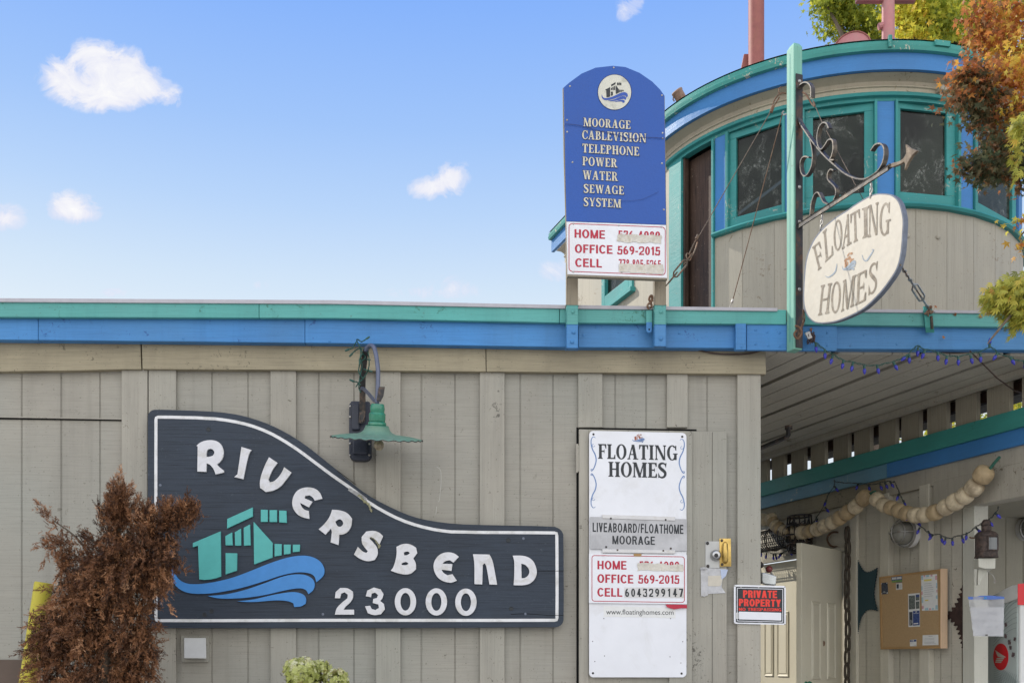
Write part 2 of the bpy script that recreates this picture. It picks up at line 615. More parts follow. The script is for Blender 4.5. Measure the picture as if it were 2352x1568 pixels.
TAUPE = (.335, .305, .235)
M = dict(
    siding=paint('siding paint', (.33, .31, .262), .65, .11, .8, 'h', .2, tone=(.295, .30, .265), streak=.28),
    batten=paint('batten paint', (.345, .322, .27), .65, .12, .8, 'v', .14, chips=(.13, .12, .10), chip_amt=-.1, tone=(.30, .305, .265), streak=.28),
    header=paint('header board paint', (.31, .27, .185), .7, .18, 1.0, 'h', .34, chips=(.15, .13, .09), chip_amt=0, streak=.2),
    teal=paint('teal fascia paint', (.088, .345, .315), .5, .12, .5, 'h', .2, chips=(.05, .19, .15), chip_amt=-.2, streak=.25, tone=(.12, .35, .325)),
    teal_trim=paint('teal trim paint', (.036, .245, .235), .5, .16, .5, 'h', .16, chips=(.28, .36, .30), chip_amt=-.15),
    teal_worn=paint('worn teal gutter paint', (.052, .275, .238), .55, .16, .5, 'h', .25, chips=(.55, .50, .38), chip_amt=.05),
    blue=paint('blue fascia paint', (.055, .215, .49), .5, .12, .5, 'h', .2, dirt=(.03, .08, .2), chips=(.03, .10, .28), chip_amt=-.2, streak=.22, tone=(.075, .23, .45)),
    blue_dh=paint('deckhouse blue paint', (.045, .185, .43), .5, .12, .3, 'h', .08, dirt=(.03, .08, .2)),
    cream=paint('deckhouse cream paint', (.40, .365, .285), .6, .10, .6, 'v', .16, chips=(.24, .20, .14), chip_amt=-.15, streak=.3, tone=(.34, .325, .27)),
    drip=plain('metal drip edge', (.40, .39, .42), .4, .0, .5, .08),
    roofing=paint('grey roofing', (.16, .155, .15), .9, .15, .6),
    darkroof=paint('dark felt roofing', (.06, .06, .05), .9, .2, .6),
    soffit=paint('soffit boards', (.40, .37, .305), .7, .12, .7, 'd', .16, chips=(.17, .145, .10), chip_amt=-.2),
    slate=paint('slate blue sign paint', (.031, .041, .057), .55, .18, .45, 'h', .6, dirt=(.10, .12, .14), spec=.3),
    letter=plain('white letter paint', (.63, .63, .65), .5, 0, .4, .06, 22, dirty=(.40, .38, .31), dirt_amt=.4),
    line=plain('white line paint', (.68, .68, .68), .55, 0, .4, .05, 14, dirty=(.3, .29, .24), dirt_amt=.35),
    logo_teal=plain('logo teal paint', (.085, .40, .375), .5, 0, .4, .06, 18),
    logo_blue=plain('logo blue paint', (.052, .225, .54), .5, 0, .4, .06, 18),
    white=plain('white sign enamel', (.72, .73, .76), .35, 0, .5, .035, 6, dirty=(.52, .51, .49), dirt_amt=.28),
    white_old=plain('aged white sign enamel', (.62, .61, .60), .5, 0, .4, .05, 14, dirty=(.42, .39, .32), dirt_amt=.4),
    black=plain('black lettering', (.022, .026, .03), .5, 0, .4, .2, 60),
    red=plain('red lettering', (.42, .02, .045), .5, 0, .4, .08, 30),
    red_sign=plain('bright red lettering', (.75, .035, .02), .45, 0, .5, .03, 30),
    signblue=paint('sign blue enamel', (.023, .092, .37), .42, .05, .25, None, dirt=(.02, .03, .1)),
    cream_letter=plain('cream lettering', (.62, .58, .44), .6, 0, .4, .12, 50, dirty=(.25, .26, .25), dirt_amt=.5),
    letter_edge=plain('dark letter outline', (.02, .035, .13), .6, 0, .3, .1, 50),
    disc=plain('stained white disc', (.60, .59, .50), .6, 0, .4, .08, 16, dirty=(.28, .28, .23), dirt_amt=.6),
    greywood=paint('grey weathered wood', (.27, .235, .175), .85, .2, .5, 'v', .4),
    aluminium=plain('brushed aluminium', (.40, .40, .41), .42, .35, .5, .16, 8, dirty=(.25, .25, .26), dirt_amt=.5),
    steel=plain('galvanised steel', (.38, .37, .35), .45, .8, .5, .2, 40, .3, dirty=(.20, .12, .07), dirt_amt=.5),
    chrome=plain('chrome', (.42, .42, .42), .28, 1.0, .5, .05, 30),
    brass=plain('brass', (.55, .38, .12), .35, .9, .5, .2, 30),
    rust=plain('rusty iron', (.16, .09, .055), .8, .3, .4, .4, 40, .5, dirty=(.25, .20, .15), dirt_amt=.5),
    iron=plain('black iron', (.035, .034, .034), .55, .4, .5, .3, 40, .3, dirty=(.16, .10, .065), dirt_amt=.6),
    tan_iron=plain('weathered scroll iron', (.10, .082, .062), .6, .3, .5, .4, 50, .4, dirty=(.27, .22, .165), dirt_amt=.8),
    navy=paint('navy box paint', (.030, .035, .052), .45, .15, .5, None, dirt=(.2, .2, .2)),
    lampgreen=plain('green enamel', (.03, .20, .12), .25, 0, .6, .2, 25, .1, dirty=(.09, .24, .165), dirt_amt=.35),
    lampgreen2=plain('faded green enamel', (.13, .245, .175), .5, 0, .4, .12, 25, .1, dirty=(.16, .25, .185), dirt_amt=.7),
    conduit=plain('grey blue conduit', (.105, .12, .175), .4, .2, .5, .15, 30),
    wire=plain('green wire', (.025, .085, .065), .5, 0, .4, .2, 30),
    darkwire=plain('dark wire', (.06, .035, .028), .6, 0, .4, .3, 30),
    cable=plain('steel cable', (.14, .105, .08), .55, .5, .5, .3, 60),
    white_plastic=plain('white plastic', (.47, .47, .45), .5, 0, .4, .05, 20),
    yellow=paint('worn yellow paint', (.50, .43, .05), .6, .16, .5, None, chips=(.10, .11, .055), chip_amt=.75),
    oval=plain('cream sign paint', (.53, .49, .41), .55, 0, .4, .06, 30, dirty=(.48, .43, .33), dirt_amt=.25),
    oval_edge=plain('blue grey sign edge', (.13, .15, .19), .6, 0, .4, .2, 30),
    oval_text=plain('faded brown lettering', (.205, .17, .125), .6, 0, .4, .3, 40, dirty=(.40, .36, .29), dirt_amt=.5),
    faint_blue=plain('faded blue paint', (.27, .32, .37), .6, 0, .3, .2, 40),
    faint_orange=plain('faded orange paint', (.42, .22, .11), .6, 0, .3, .2, 40),
    scroll_blue=plain('blue scroll paint', (.13, .22, .42), .5, 0, .3, .2, 40),
    tomato=plain('logo red brown', (.33, .11, .06), .5, 0, .3, .2, 40),
    stack_pink=plain('faded red stack paint', (.30, .10, .085), .6, 0, .4, .15, 12, .2, dirty=(.30, .12, .08), dirt_amt=.5),
    pink=plain('pink pole paint', (.46, .19, .19), .55, 0, .4, .1, 12, .15, dirty=(.42, .25, .22), dirt_amt=.5),
    brown_wood=paint('dark brown wood', (.055, .032, .022), .6, .4, .8, 'd', .8, dirt=(.25, .2, .15)),
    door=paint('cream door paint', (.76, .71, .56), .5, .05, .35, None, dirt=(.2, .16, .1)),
    door_darker=paint('darker cream door paint', (.62, .585, .47), .5, .05, .35, None, dirt=(.2, .16, .1)),  # the cream door colour, made darker for the open leaf
    cork=plain('cork', (.42, .285, .15), .9, 0, .2, .12, 160, .2, dirty=(.34, .22, .11), dirt_amt=.4),
    pine=paint('pine frame', (.40, .24, .10), .6, .15, .3, 'h', .25),
    pale_pine=paint('pale pine edge', (.66, .47, .31), .6, .08, .3, 'v', .2),
    paper=plain('white paper', (.70, .70, .68), .7, 0, .3, .04, 30),
    ink=plain('grey print', (.30, .30, .31), .7, 0, .3, .2, 80),
    ink_dark=plain('dark print', (.05, .06, .08), .6, 0, .3, .4, 60),
    ink_blue=plain('blue print', (.05, .08, .22), .6, 0, .3, .3, 60),
    ink_green=plain('green print', (.16, .26, .08), .6, 0, .3, .3, 60),
    ink_yellow=plain('yellow print', (.72, .62, .15), .6, 0, .3, .1, 60),
    ink_pink=plain('pink print', (.62, .36, .40), .6, 0, .3, .2, 60),
    ink_aqua=plain('aqua print', (.36, .52, .58), .6, 0, .3, .2, 60),
    photo_grey=plain('photo print', (.12, .14, .13), .5, 0, .4, .8, 120),
    floaty=plain('aged float', (.60, .50, .34), .65, 0, .3, .2, 18, .3, dirty=(.22, .16, .10), dirt_amt=.6),
    rope=plain('green rope', (.05, .15, .11), .8, 0, .2, .3, 60, .4),
    saw_teal=paint('dark teal saw steel', (.022, .055, .068), .6, .2, .4, None, dirt=(.2, .2, .2)),
    saw_brown=plain('brown saw steel', (.035, .02, .018), .65, .1, .4, .35, 25, .2, dirty=(.09, .05, .04), dirt_amt=.5),
    lantern=plain('rusted lantern tin', (.06, .045, .04), .65, .3, .4, .5, 60, .5, dirty=(.13, .085, .065), dirt_amt=.6),
    post_pale=paint('pale post paint', (.54, .53, .455), .6, .06, .35, 'v', .1),
    mail=plain('pale mailbox enamel', (.50, .56, .54), .4, 0, .5, .03, 12),
    mail_line=plain('mailbox line print', (.21, .27, .27), .5, 0, .4, .1, 12),
    mailred=plain('post red', (.68, .012, .02), .35, 0, .5, .04, 12),
    tape=plain('silver tape', (.46, .46, .47), .45, .1, .5, .12, 30, .3, dirty=(.3, .29, .27), dirt_amt=.4),
    torn=plain('torn sticker', (.62, .59, .52), .75, 0, .3, .14, 40, .5, dirty=(.42, .36, .26), dirt_amt=.6),
    teal_trim2=paint('passage teal paint', (.045, .26, .225), .5, .10, .45, 'h', .14, chips=(.03, .14, .10), chip_amt=-.4),
    blue_pale=paint('faded blue paint', (.14, .31, .42), .55, .16, .5, 'h', .15, tone=(.23, .36, .40), chips=(.4, .45, .42), chip_amt=-.3),
    siding_lifted=paint('lightened passage siding paint', (.53, .50, .42), .65, .08, .9, 'h', .14, streak=.15),  # same paint as the front wall, lightened to make up for passage shade
    batten_grey=paint('passage trim paint', (.57, .535, .44), .6, .08, .6, 'v', .12),
    greyslat=paint('bare grey slats', (.30, .27, .205), .85, .14, .7, 'v', .3),
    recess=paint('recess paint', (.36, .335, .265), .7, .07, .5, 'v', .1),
    rust_dark=plain('dark rusty chain', (.075, .062, .048), .75, .3, .4, .4, 60, .5, dirty=(.12, .085, .06), dirt_amt=.5),
    lichen=plain('grey green lichen', (.28, .27, .17), .9, 0, .2, .3, 60, .3),
    ink_blue2=plain('emblem blue', (.04, .09, .36), .5, 0, .3, .1, 40),
    tape_blue=plain('blue silver tape', (.40, .46, .60), .4, .1, .5, .1, 30),
    chrome_worn=plain('worn chrome', (.48, .50, .50), .25, .9, .5, .12, 20),
    knob_red=plain('dark red knob', (.16, .03, .03), .35, 0, .5, .1, 20),
    mint_post=paint('mint post paint', (.19, .43, .335), .55, .12, .5, 'v', .2, chips=(.12, .30, .22), chip_amt=-.1),
    iron_rusty=plain('black strap with rust', (.03, .03, .034), .55, .3, .5, .3, 14, .3, dirty=(.15, .065, .03), dirt_amt=.7),
    scroll_iron=plain('scroll iron', (.05, .045, .04), .5, .3, .5, .4, 40, .35, dirty=(.22, .175, .12), dirt_amt=.55),
    scroll_iron2=plain('rusted arrow iron', (.17, .13, .09), .7, .2, .4, .3, 40, .4, dirty=(.30, .24, .18), dirt_amt=.7),
    rust_steel=plain('rusted steel', (.13, .10, .075), .6, .4, .4, .3, 60, .4, dirty=(.28, .14, .08), dirt_amt=.6),
    amber_bulb=plain('dirty bulb glass', (.42, .36, .24), .25, 0, .6, .15, 40, .1, dirty=(.16, .11, .06), dirt_amt=.6),
    darkgreenwire=plain('dark green wire', (.022, .032, .03), .5, 0, .4, .2, 30),
    floaty_dark=plain('browned float', (.44, .33, .19), .6, 0, .4, .2, 14, .15, dirty=(.2, .14, .08), dirt_amt=.5),
    zip_blue=plain('blue zip seal', (.06, .14, .45), .35, 0, .5, .1, 30),
    faint_print=plain('print through paper', (.5, .49, .5), .7, 0, .3, .1, 30),
    ink_leaf=plain('maroon leaf print', (.13, .085, .09), .5, 0, .4, .3, 30),
    frieze=paint('cream frieze paint', (.47, .425, .325), .6, .10, .7, 'v', .1, chips=(.26, .21, .14), chip_amt=-.2, streak=.25),
    groove=plain('shadowed groove paint', (.12, .11, .09), .8),
    scrape=plain('pale scrape', (.50, .48, .43), .8),
    base=paint('brown footing', (.10, .075, .06), .9, .3, .6),
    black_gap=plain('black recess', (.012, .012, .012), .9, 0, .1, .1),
    concrete=paint('pale concrete', (.58, .56, .51), .9, .1, .4),
)

# glass: dusty dark pane over an unlit room, a greenish reflection painted into its colour
def glassmat(name, dust=.5, tintc=(.02, .022, .02)):
    m, t, b = mat(name)
    tc = t.node('ShaderNodeTexCoord')
    o = tc.outputs['Object']
    n = t.noise(t.scaled(o, (1, 1, .75)), 7, 8, .68, .6)
    n2 = t.noise(t.scaled(o, (1, 1, .6)), 40, 8, .85, 1.0)
    n3 = t.noise(o, 2.2, 3, .5)
    d = t.math('MULTIPLY', t.ramp(n, [(.50, 0.0), (.66, 1.0)]), t.ramp(n2, [(.46, .05), (.60, 1.0)]))
    d = t.math('MULTIPLY', d, t.ramp(n3, [(.35, .25), (.65, 1.0)]))
    c = t.mix(t.math('MULTIPLY', d, dust), t.mix(t.ramp(n3, [(.4, 0.0), (.6, 1.0)]), tintc, (.032, .040, .030)), (.42, .43, .39))
    t.l.new(c, b.inputs['Base Color'])
    t.l.new(t.ramp(d, [(0, .06), (1, .6)]), b.inputs['Roughness'])
    b.inputs['Specular IOR Level'].default_value = .3
    tr = t.node('ShaderNodeBsdfTransparent')
    tr.inputs[0].default_value = (.75, .78, .75, 1)
    mx = t.node('ShaderNodeMixShader')
    t.l.new(t.math('ADD', t.math('MULTIPLY', d, .3), .68, clamp=True), mx.inputs[0])
    t.l.new(tr.outputs[0], mx.inputs[1])
    t.l.new(b.outputs[0], mx.inputs[2])
    t.l.new(mx.outputs[0], t.n['Material Output'].inputs[0])
    return m


def clearmat(name, col=(.9, .9, .9), f=.35, rough=.15, tr=(.85, .85, .85)):
    m, t, b = mat(name)
    b.inputs['Base Color'].default_value = (*col, 1)
    b.inputs['Roughness'].default_value = rough
    tn = t.node('ShaderNodeBsdfTransparent')
    tn.inputs[0].default_value = (*tr, 1)
    mx = t.node('ShaderNodeMixShader')
    mx.inputs[0].default_value = f
    t.l.new(tn.outputs[0], mx.inputs[1])
    t.l.new(b.outputs[0], mx.inputs[2])
    t.l.new(mx.outputs[0], t.n['Material Output'].inputs[0])
    return m


M['glass'] = glassmat('dusty glass with painted reflection', 1.0, (.012, .014, .012))
M['lampglass'] = clearmat('dirty lamp glass', (.30, .29, .25), .65, .12, (.6, .6, .56))
M['bulb_blue'] = clearmat('blue bulb glass', (.05, .05, .42), .85, .12, (.4, .4, .9))
M['zip'] = clearmat('clear plastic', (.55, .56, .58), .45, .12, (.9, .9, .92))
M['lantern_glass'] = clearmat('lantern glass', (.20, .21, .21), .8, .12)

# ---------------------------------------------------------------- lettering
_cap = {}


def font_mesh(text, bold, shear=0.0, spacing=1.0):
    cu = bpy.data.curves.new('lettering', 'FONT')
    cu.body = text
    cu.offset = bold
    cu.shear = shear
    cu.space_character = spacing
    cu.resolution_u = 4
    o = bpy.data.objects.new('lettering', cu)
    COL.objects.link(o)
    bpy.context.view_layer.update()
    me = o.to_mesh()
    vs = [(v.co.x, v.co.y) for v in me.vertices]
    fs = [list(p.vertices) for p in me.polygons]
    o.to_mesh_clear()
    bpy.data.objects.remove(o)
    bpy.data.curves.remove(cu)
    return vs, fs


def sans(mb, pl, text, bl, br, h, d, bold=.012, tl=None, shear=0.0, spacing=1.0):
    """a line of plain lettering: baseline bl->br in photo pixels, capitals h high"""
    key = bold
    if key not in _cap:
        v, _ = font_mesh('H', bold)
        _cap[key] = (min(p[1] for p in v), max(p[1] for p in v))
    y0, y1 = _cap[key]
    vs, fs = font_mesh(text, bold, shear, spacing)
    x0 = min(p[0] for p in vs)
    x1 = max(p[0] for p in vs)
    bl, br = Vector(bl), Vector(br)
    up = (Vector(tl) - bl) if tl else Vector((0, -h))
    out = []
    for (x, y) in vs:
        q = bl + (br - bl) * ((x - x0) / (x1 - x0)) + up * ((y - y0) / (y1 - y0))
        out.append(pl.pt(q.x, q.y, d))
    mb.add(out, fs)


def arc(cx, cy, rx, ry, tx, ty, a0=0, a1=360, n=22):
    """ring segment with wall tx at the sides and ty at top and bottom"""
    o, i = [], []
    for k in range(n + 1):
        a = R(a0 + (a1 - a0) * k / n)
        o.append((cx + rx * math.cos(a), cy + ry * math.sin(a)))
        i.append((cx + (rx - tx) * math.cos(a), cy + (ry - ty) * math.sin(a)))
    return ('ring', o, i)


S_, O_ = .065, .075     # stem, serif height, serif overhang


def stem(x, w=.20, y0=0, y1=1, b=True, tp=True):
    out = [[(x, y0), (x + w, y0), (x + w, y1), (x, y1)]]
    if b:
        out.append([(x - O_, y0), (x + w + O_, y0), (x + w + O_, y0 + S_ * .6), (x + w, y0 + S_ * 1.5), (x, y0 + S_ * 1.5), (x - O_, y0 + S_ * .6)])
    if tp:
        out.append([(x - O_, y1 - S_ * .6), (x, y1 - S_ * 1.5), (x + w, y1 - S_ * 1.5), (x + w + O_, y1 - S_ * .6), (x + w + O_, y1), (x - O_, y1)])
    return out


def diag(x0, y0, x1, y1, w):
    return [[(x0, y0), (x0 + w, y0), (x1 + w, y1), (x1, y1)]]


def rect(x0, y0, x1, y1):
    return [[(x0, y0), (x1, y0), (x1, y1), (x0, y1)]]


def slab(x0, x1, y):
    return rect(x0, y, x1, y + S_)


def glyphs(T=.20, th=.085):
    g = {}
    g['I'] = (T + 2 * O_, stem(O_, T))
    g['L'] = (.60, stem(O_, T) + rect(O_ + T, 0, .60, th) + [[(.60, 0), (.60, .30), (.55, .30), (.48, th)]])
    g['E'] = (.62, stem(O_, T) + rect(O_ + T, 0, .62, th) + rect(O_ + T, 1 - th, .60, 1) + rect(O_ + T, .47, .46, .47 + th) +
              [[(.62, 0), (.62, .28), (.57, .28), (.50, th)], [(.60, 1), (.60, .74), (.55, .74), (.48, 1 - th)], [(.47, .36), (.47, .66), (.42, .56), (.42, .46)]])
    g['F'] = (.60, stem(O_, T) + rect(O_ + T, 1 - th, .60, 1) + rect(O_ + T, .47, .46, .47 + th) +
              [[(.60, 1), (.60, .70), (.55, .70), (.48, 1 - th)], [(.47, .36), (.47, .66), (.42, .56), (.42, .46)]])
    g['T'] = (.66, stem(.33 - T / 2, T, tp=False) + rect(0, 1 - th, .66, 1) + [[(0, 1), (0, .70), (.05, .70), (.12, 1 - th)], [(.66, 1), (.66, .70), (.61, .70), (.54, 1 - th)]])
    g['H'] = (.80, stem(O_, T) + stem(.80 - O_ - T, T) + rect(O_ + T, .47, .80 - O_ - T, .47 + th))
    g['O'] = (.76, [arc(.38, .5, .38, .52, T, .075, 0, 360, 30)])
    g['C'] = (.68, [arc(.38, .5, .38, .52, T, .075, 48, 312, 24)] + [[(.68, .64), (.68, 1), (.62, 1), (.58, .84), (.60, .70)]] + [[(.68, .15), (.62, .10), (.56, .12), (.62, .30), (.68, .30)]])
    g['G'] = (.76, [arc(.38, .5, .38, .52, T, .075, 48, 318, 24)] + [[(.68, .64), (.68, 1), (.62, 1), (.58, .84), (.60, .70)]] + rect(.52, .02, .52 + T * .95, .42) + slab(.44, .78, .40))
    g['A'] = (.80, diag(.06, 0, .34, 1, .09) + diag(.50, 0, .30, 1, T * 1.05) + rect(.17, .30, .56, .30 + .075) + slab(0, .22, 0) + slab(.42, .80, 0))
    g['V'] = (.78, diag(.33, 0, .06, 1, T) + diag(.36, 0, .62, 1, .09) + slab(0, .34, 1 - S_) + slab(.54, .78, 1 - S_))
    g['W'] = (1.08, diag(.27, 0, .06, 1, T * .95) + diag(.33, 0, .50, 1, .08) + diag(.68, 0, .48, 1, T * .95) + diag(.74, 0, .93, 1, .08) + slab(0, .33, 1 - S_) + slab(.42, .74, 1 - S_) + slab(.85, 1.08, 1 - S_))
    g['M'] = (1.0, stem(O_, .085) + stem(1 - O_ - T, T) + diag(.42, 0, O_, 1, T * .95) + diag(.44, 0, .72, 1, .085) + slab(0, .2, 1 - S_))
    g['N'] = (.84, stem(O_, .085) + stem(.84 - O_ - .085, .085, b=False) + diag(.60, 0, O_, 1, T * .95))
    g['P'] = (.64, stem(O_, T) + [arc(.34, .735, .30, .265, T * .9, .07, -90, 90, 14)] + rect(O_ + T, 1 - .07, .35, 1) + rect(O_ + T, .47, .35, .54))
    g['R'] = (.76, stem(O_, T) + [arc(.34, .745, .29, .255, T * .9, .07, -90, 90, 14)] + rect(O_ + T, 1 - .07, .35, 1) + rect(O_ + T, .49, .35, .56) + diag(.52, 0, .30, .52, T * .95) + slab(.46, .78, 0))
    g['B'] = (.68, stem(O_, T) + [arc(.34, .755, .27, .245, T * .85, .07, -90, 90, 14), arc(.34, .27, .33, .27, T * .9, .07, -90, 90, 14)] + rect(O_ + T, 1 - .07, .35, 1) + rect(O_ + T, .475, .35, .545) + rect(O_ + T, 0, .35, .07))
    g['Y'] = (.76, stem(.38 - T / 2, T, y1=.5, tp=False) + diag(.30, .42, .05, 1, T * .9) + diag(.40, .42, .61, 1, .085) + slab(0, .30, 1 - S_) + slab(.54, .76, 1 - S_))
    # S: a swelling stroke
    cp = catmull([(.54, .80), (.47, .93), (.31, .975), (.15, .90), (.12, .74), (.24, .60), (.40, .47), (.51, .33), (.48, .13), (.31, .025), (.13, .07), (.055, .22)], 4)
    m = len(cp)
    o, i = [], []
    for k in range(m):
        tt = (cp[min(k + 1, m - 1)] - cp[max(k - 1, 0)]).normalized()
        nn = Vector((-tt.y, tt.x))
        s = k / (m - 1)
        w = th * .88 + (T - .05) * max(0, 1 - abs(s - .5) / .42) ** .7
        o.append(tuple(cp[k] + nn * w / 2))
        i.append(tuple(cp[k] - nn * w / 2))
    g['S'] = (.62, [('ring', o, i), [(.56, .66), (.60, 1.0), (.54, 1.0), (.48, .86)], [(.04, 0), (.09, 0), (.14, .13), (.04, .36)]])
    return g


GL = glyphs()
GL_THIN = glyphs(.145, .06)


def put_glyph(mb, pl, ch, bl, br, tl, d, G=None):
    w, pcs = (G or GL)[ch]
    bl, br, tl = Vector(bl), Vector(br), Vector(tl)
    for k, pc in enumerate(pcs):
        dd = d + k * .00022

        def P(x, y):
            q = bl + (br - bl) * (x / w) + (tl - bl) * y
            return pl.pt(q.x, q.y, dd)
        if pc[0] == 'ring':
            o = [P(*p) for p in pc[1]]
            i = [P(*p) for p in pc[2]]
            m = len(o)
            mb.add(o + i, [[a, a + 1, m + a + 1, m + a] for a in range(m - 1)])
        else:
            mb.prism([P(*p) for p in pc], pl.n, 0)


def serif(mb, pl, text, bl, br, h, d, gap=.10, grow=0.0):
    """a line of serif capitals along bl->br"""
    tot = sum(GL[c][0] for c in text) + gap * (len(text) - 1)
    bl, br = Vector(bl), Vector(br)
    e = (br - bl) / tot
    x = 0
    for c in text:
        w = GL[c][0]
        a = bl + e * x
        b = bl + e * (x + w)
        if grow:
            g = e.normalized() * grow
            put_glyph(mb, pl, c, a - g + Vector((0, grow)), b + g + Vector((0, grow)), a - g + Vector((0, -h - grow)), d)
        else:
            put_glyph(mb, pl, c, a, b, a + Vector((0, -h)), d)
        x += w + gap


def sglyphs(T):
    """plain grotesque capitals and figures with stems T wide"""
    h = T * .80
    g = {}
    W_ = .62
    g[' '] = (.30, [])
    g['I'] = (T, rect(0, 0, T, 1))
    g['L'] = (.54, rect(0, 0, T, 1) + rect(T, 0, .54, h))
    g['E'] = (.58, rect(0, 0, T, 1) + rect(T, 0, .58, h) + rect(T, 1 - h, .57, 1) + rect(T, .5 - h / 2 + .02, .53, .5 + h / 2 + .02))
    g['F'] = (.54, rect(0, 0, T, 1) + rect(T, 1 - h, .54, 1) + rect(T, .5 - h / 2, .48, .5 + h / 2))
    g['T'] = (.60, rect(.30 - T / 2, 0, .30 + T / 2, 1 - h) + rect(0, 1 - h, .60, 1))
    g['H'] = (.66, rect(0, 0, T, 1) + rect(.66 - T, 0, .66, 1) + rect(T, .5 - h / 2, .66 - T, .5 + h / 2))
    g['O'] = (.74, [arc(.37, .5, .37, .515, T * 1.05, h, 0, 360, 30)])
    g['C'] = (.68, [arc(.37, .5, .37, .515, T * 1.05, h, 38, 322, 26)])
    g['G'] = (.72, [arc(.37, .5, .37, .515, T * 1.05, h, 42, 345, 26)] + rect(.40, .32, .72, .32 + h) + rect(.72 - T * .8, 0, .72, .32))
    g['A'] = (.70, diag(0, 0, .35 - T * .55, 1, T * 1.1) + diag(.70 - T * 1.1, 0, .35 - T * .55, 1, T * 1.1) + rect(.17, .22, .53, .22 + h * .9))
    g['V'] = (.66, diag(.33 - T * .55, 0, 0, 1, T * 1.1) + diag(.33 - T * .55, 0, .66 - T * 1.1, 1, T * 1.1))
    g['Y'] = (.66, rect(.33 - T / 2, 0, .33 + T / 2, .45) + diag(.33 - T / 2, .40, 0, 1, T * 1.15) + diag(.33 - T / 2 - T * .1, .40, .66 - T * 1.15, 1, T * 1.15))
    g['M'] = (.80, rect(0, 0, T * .95, 1) + rect(.80 - T * .95, 0, .80, 1) + diag(.40 - T * .45, 0, .0, 1, T * .95) + diag(.40 - T * .45, 0, .80 - T * .95, 1, T * .95))
    g['N'] = (.66, rect(0, 0, T, 1) + rect(.66 - T, 0, .66, 1) + diag(.66 - T * 1.1, 0, 0, 1, T * 1.1))
    g['P'] = (.60, rect(0, 0, T, 1) + [arc(.32, .70, .28, .30, T, h, -90, 90, 14)] + rect(T, 1 - h, .33, 1) + rect(T, .40, .33, .40 + h))
    g['R'] = (.65, rect(0, 0, T, 1) + [arc(.33, .71, .29, .29, T, h, -90, 90, 14)] + rect(T, 1 - h, .34, 1) + rect(T, .42, .34, .42 + h) + diag(.65 - T * 1.15, 0, .30, .45, T * 1.05))
    g['B'] = (.62, rect(0, 0, T, 1) + [arc(.33, .74, .26, .26, T, h, -90, 90, 14), arc(.33, .285, .29, .285, T, h, -90, 90, 14)] + rect(T, 1 - h, .34, 1) + rect(T, .5 - h * .55, .34, .5 + h * .55) + rect(T, 0, .34, h))
    g['D'] = (.66, rect(0, 0, T, 1) + [arc(.28, .5, .38, .5, T, h, -90, 90, 20)] + rect(T, 1 - h, .29, 1) + rect(T, 0, .29, h))
    g['/'] = (.36, diag(0, 0, .36 - T * .7, 1, T * .7))
    g['-'] = (.30, rect(0, .30, .30, .30 + h))
    g['0'] = (.55, [arc(.275, .5, .275, .51, T, h, 0, 360, 28)])
    g['1'] = (.34, rect(.34 - T, 0, .34, 1) + [[(.34 - T, .98), (.34 - T, .74), (.02, .66), (.02, .80)]])
    g['4'] = (.58, rect(.44 - T, 0, .44, 1) + rect(0, .22, .58, .22 + h) + diag(0, .30, .44 - T * 1.0, 1, T * .9))
    g['7'] = (.54, rect(0, 1 - h, .54, 1) + diag(.10, 0, .54 - T * 1.1, 1 - h, T * 1.1))
    g['8'] = (.56, [arc(.28, .75, .25, .26, T, h, 0, 360, 22), arc(.28, .28, .28, .29, T, h, 0, 360, 22)])
    g['6'] = (.56, [arc(.28, .31, .28, .32, T, h, 0, 360, 22), arc(.40, .45, .40, .56, T, h, 96, 205, 14)])
    g['9'] = (.56, [arc(.28, .69, .28, .32, T, h, 0, 360, 22), arc(.16, .55, .40, .56, T, h, -84, 25, 14)])

    def sw(pts, w):
        cp_ = catmull(pts, 5)
        o, i = [], []
        for k in range(len(cp_)):
            tt = (cp_[min(k + 1, len(cp_) - 1)] - cp_[max(k - 1, 0)]).normalized()
            nn = Vector((-tt.y, tt.x))
            o.append(tuple(cp_[k] + nn * w / 2))
            i.append(tuple(cp_[k] - nn * w / 2))
        return ('ring', o, i)
    q = h / 2
    g['S'] = (.62, [sw([(.62 - q, .70), (.54, .90), (.32, 1 - q), (.12, .90), (q, .73), (.16, .57), (.36, .48), (.54, .38), (.62 - q, .25), (.50, .08), (.30, q), (.10, .10), (q, .30)], h)])
    g['2'] = (.56, [sw([(q, .68), (.07, .87), (.27, 1 - q), (.48, .88), (.56 - q, .70), (.44, .47), (.20, .28), (.08, .10)], h)] + rect(0, 0, .56, h))
    g['3'] = (.56, [sw([(q, .76), (.10, .92), (.28, 1 - q), (.46, .90), (.51 - q, .74), (.42, .58), (.24, .53)], h), sw([(.24, .54), (.44, .48), (.56 - q, .29), (.46, .08), (.26, q), (.08, .10), (q, .28)], h)])
    g['5'] = (.56, rect(.08, 1 - h, .53, 1) + [[(.07, .44), (.07 + T * .8, .50), (.09 + T, 1), (.09, 1)]] + [sw([(.09, .48), (.30, .64 - q), (.49, .54), (.56 - q, .32), (.46, .09), (.26, q), (.08, .10), (q, .27)], h)])
    return g


_sg = {}


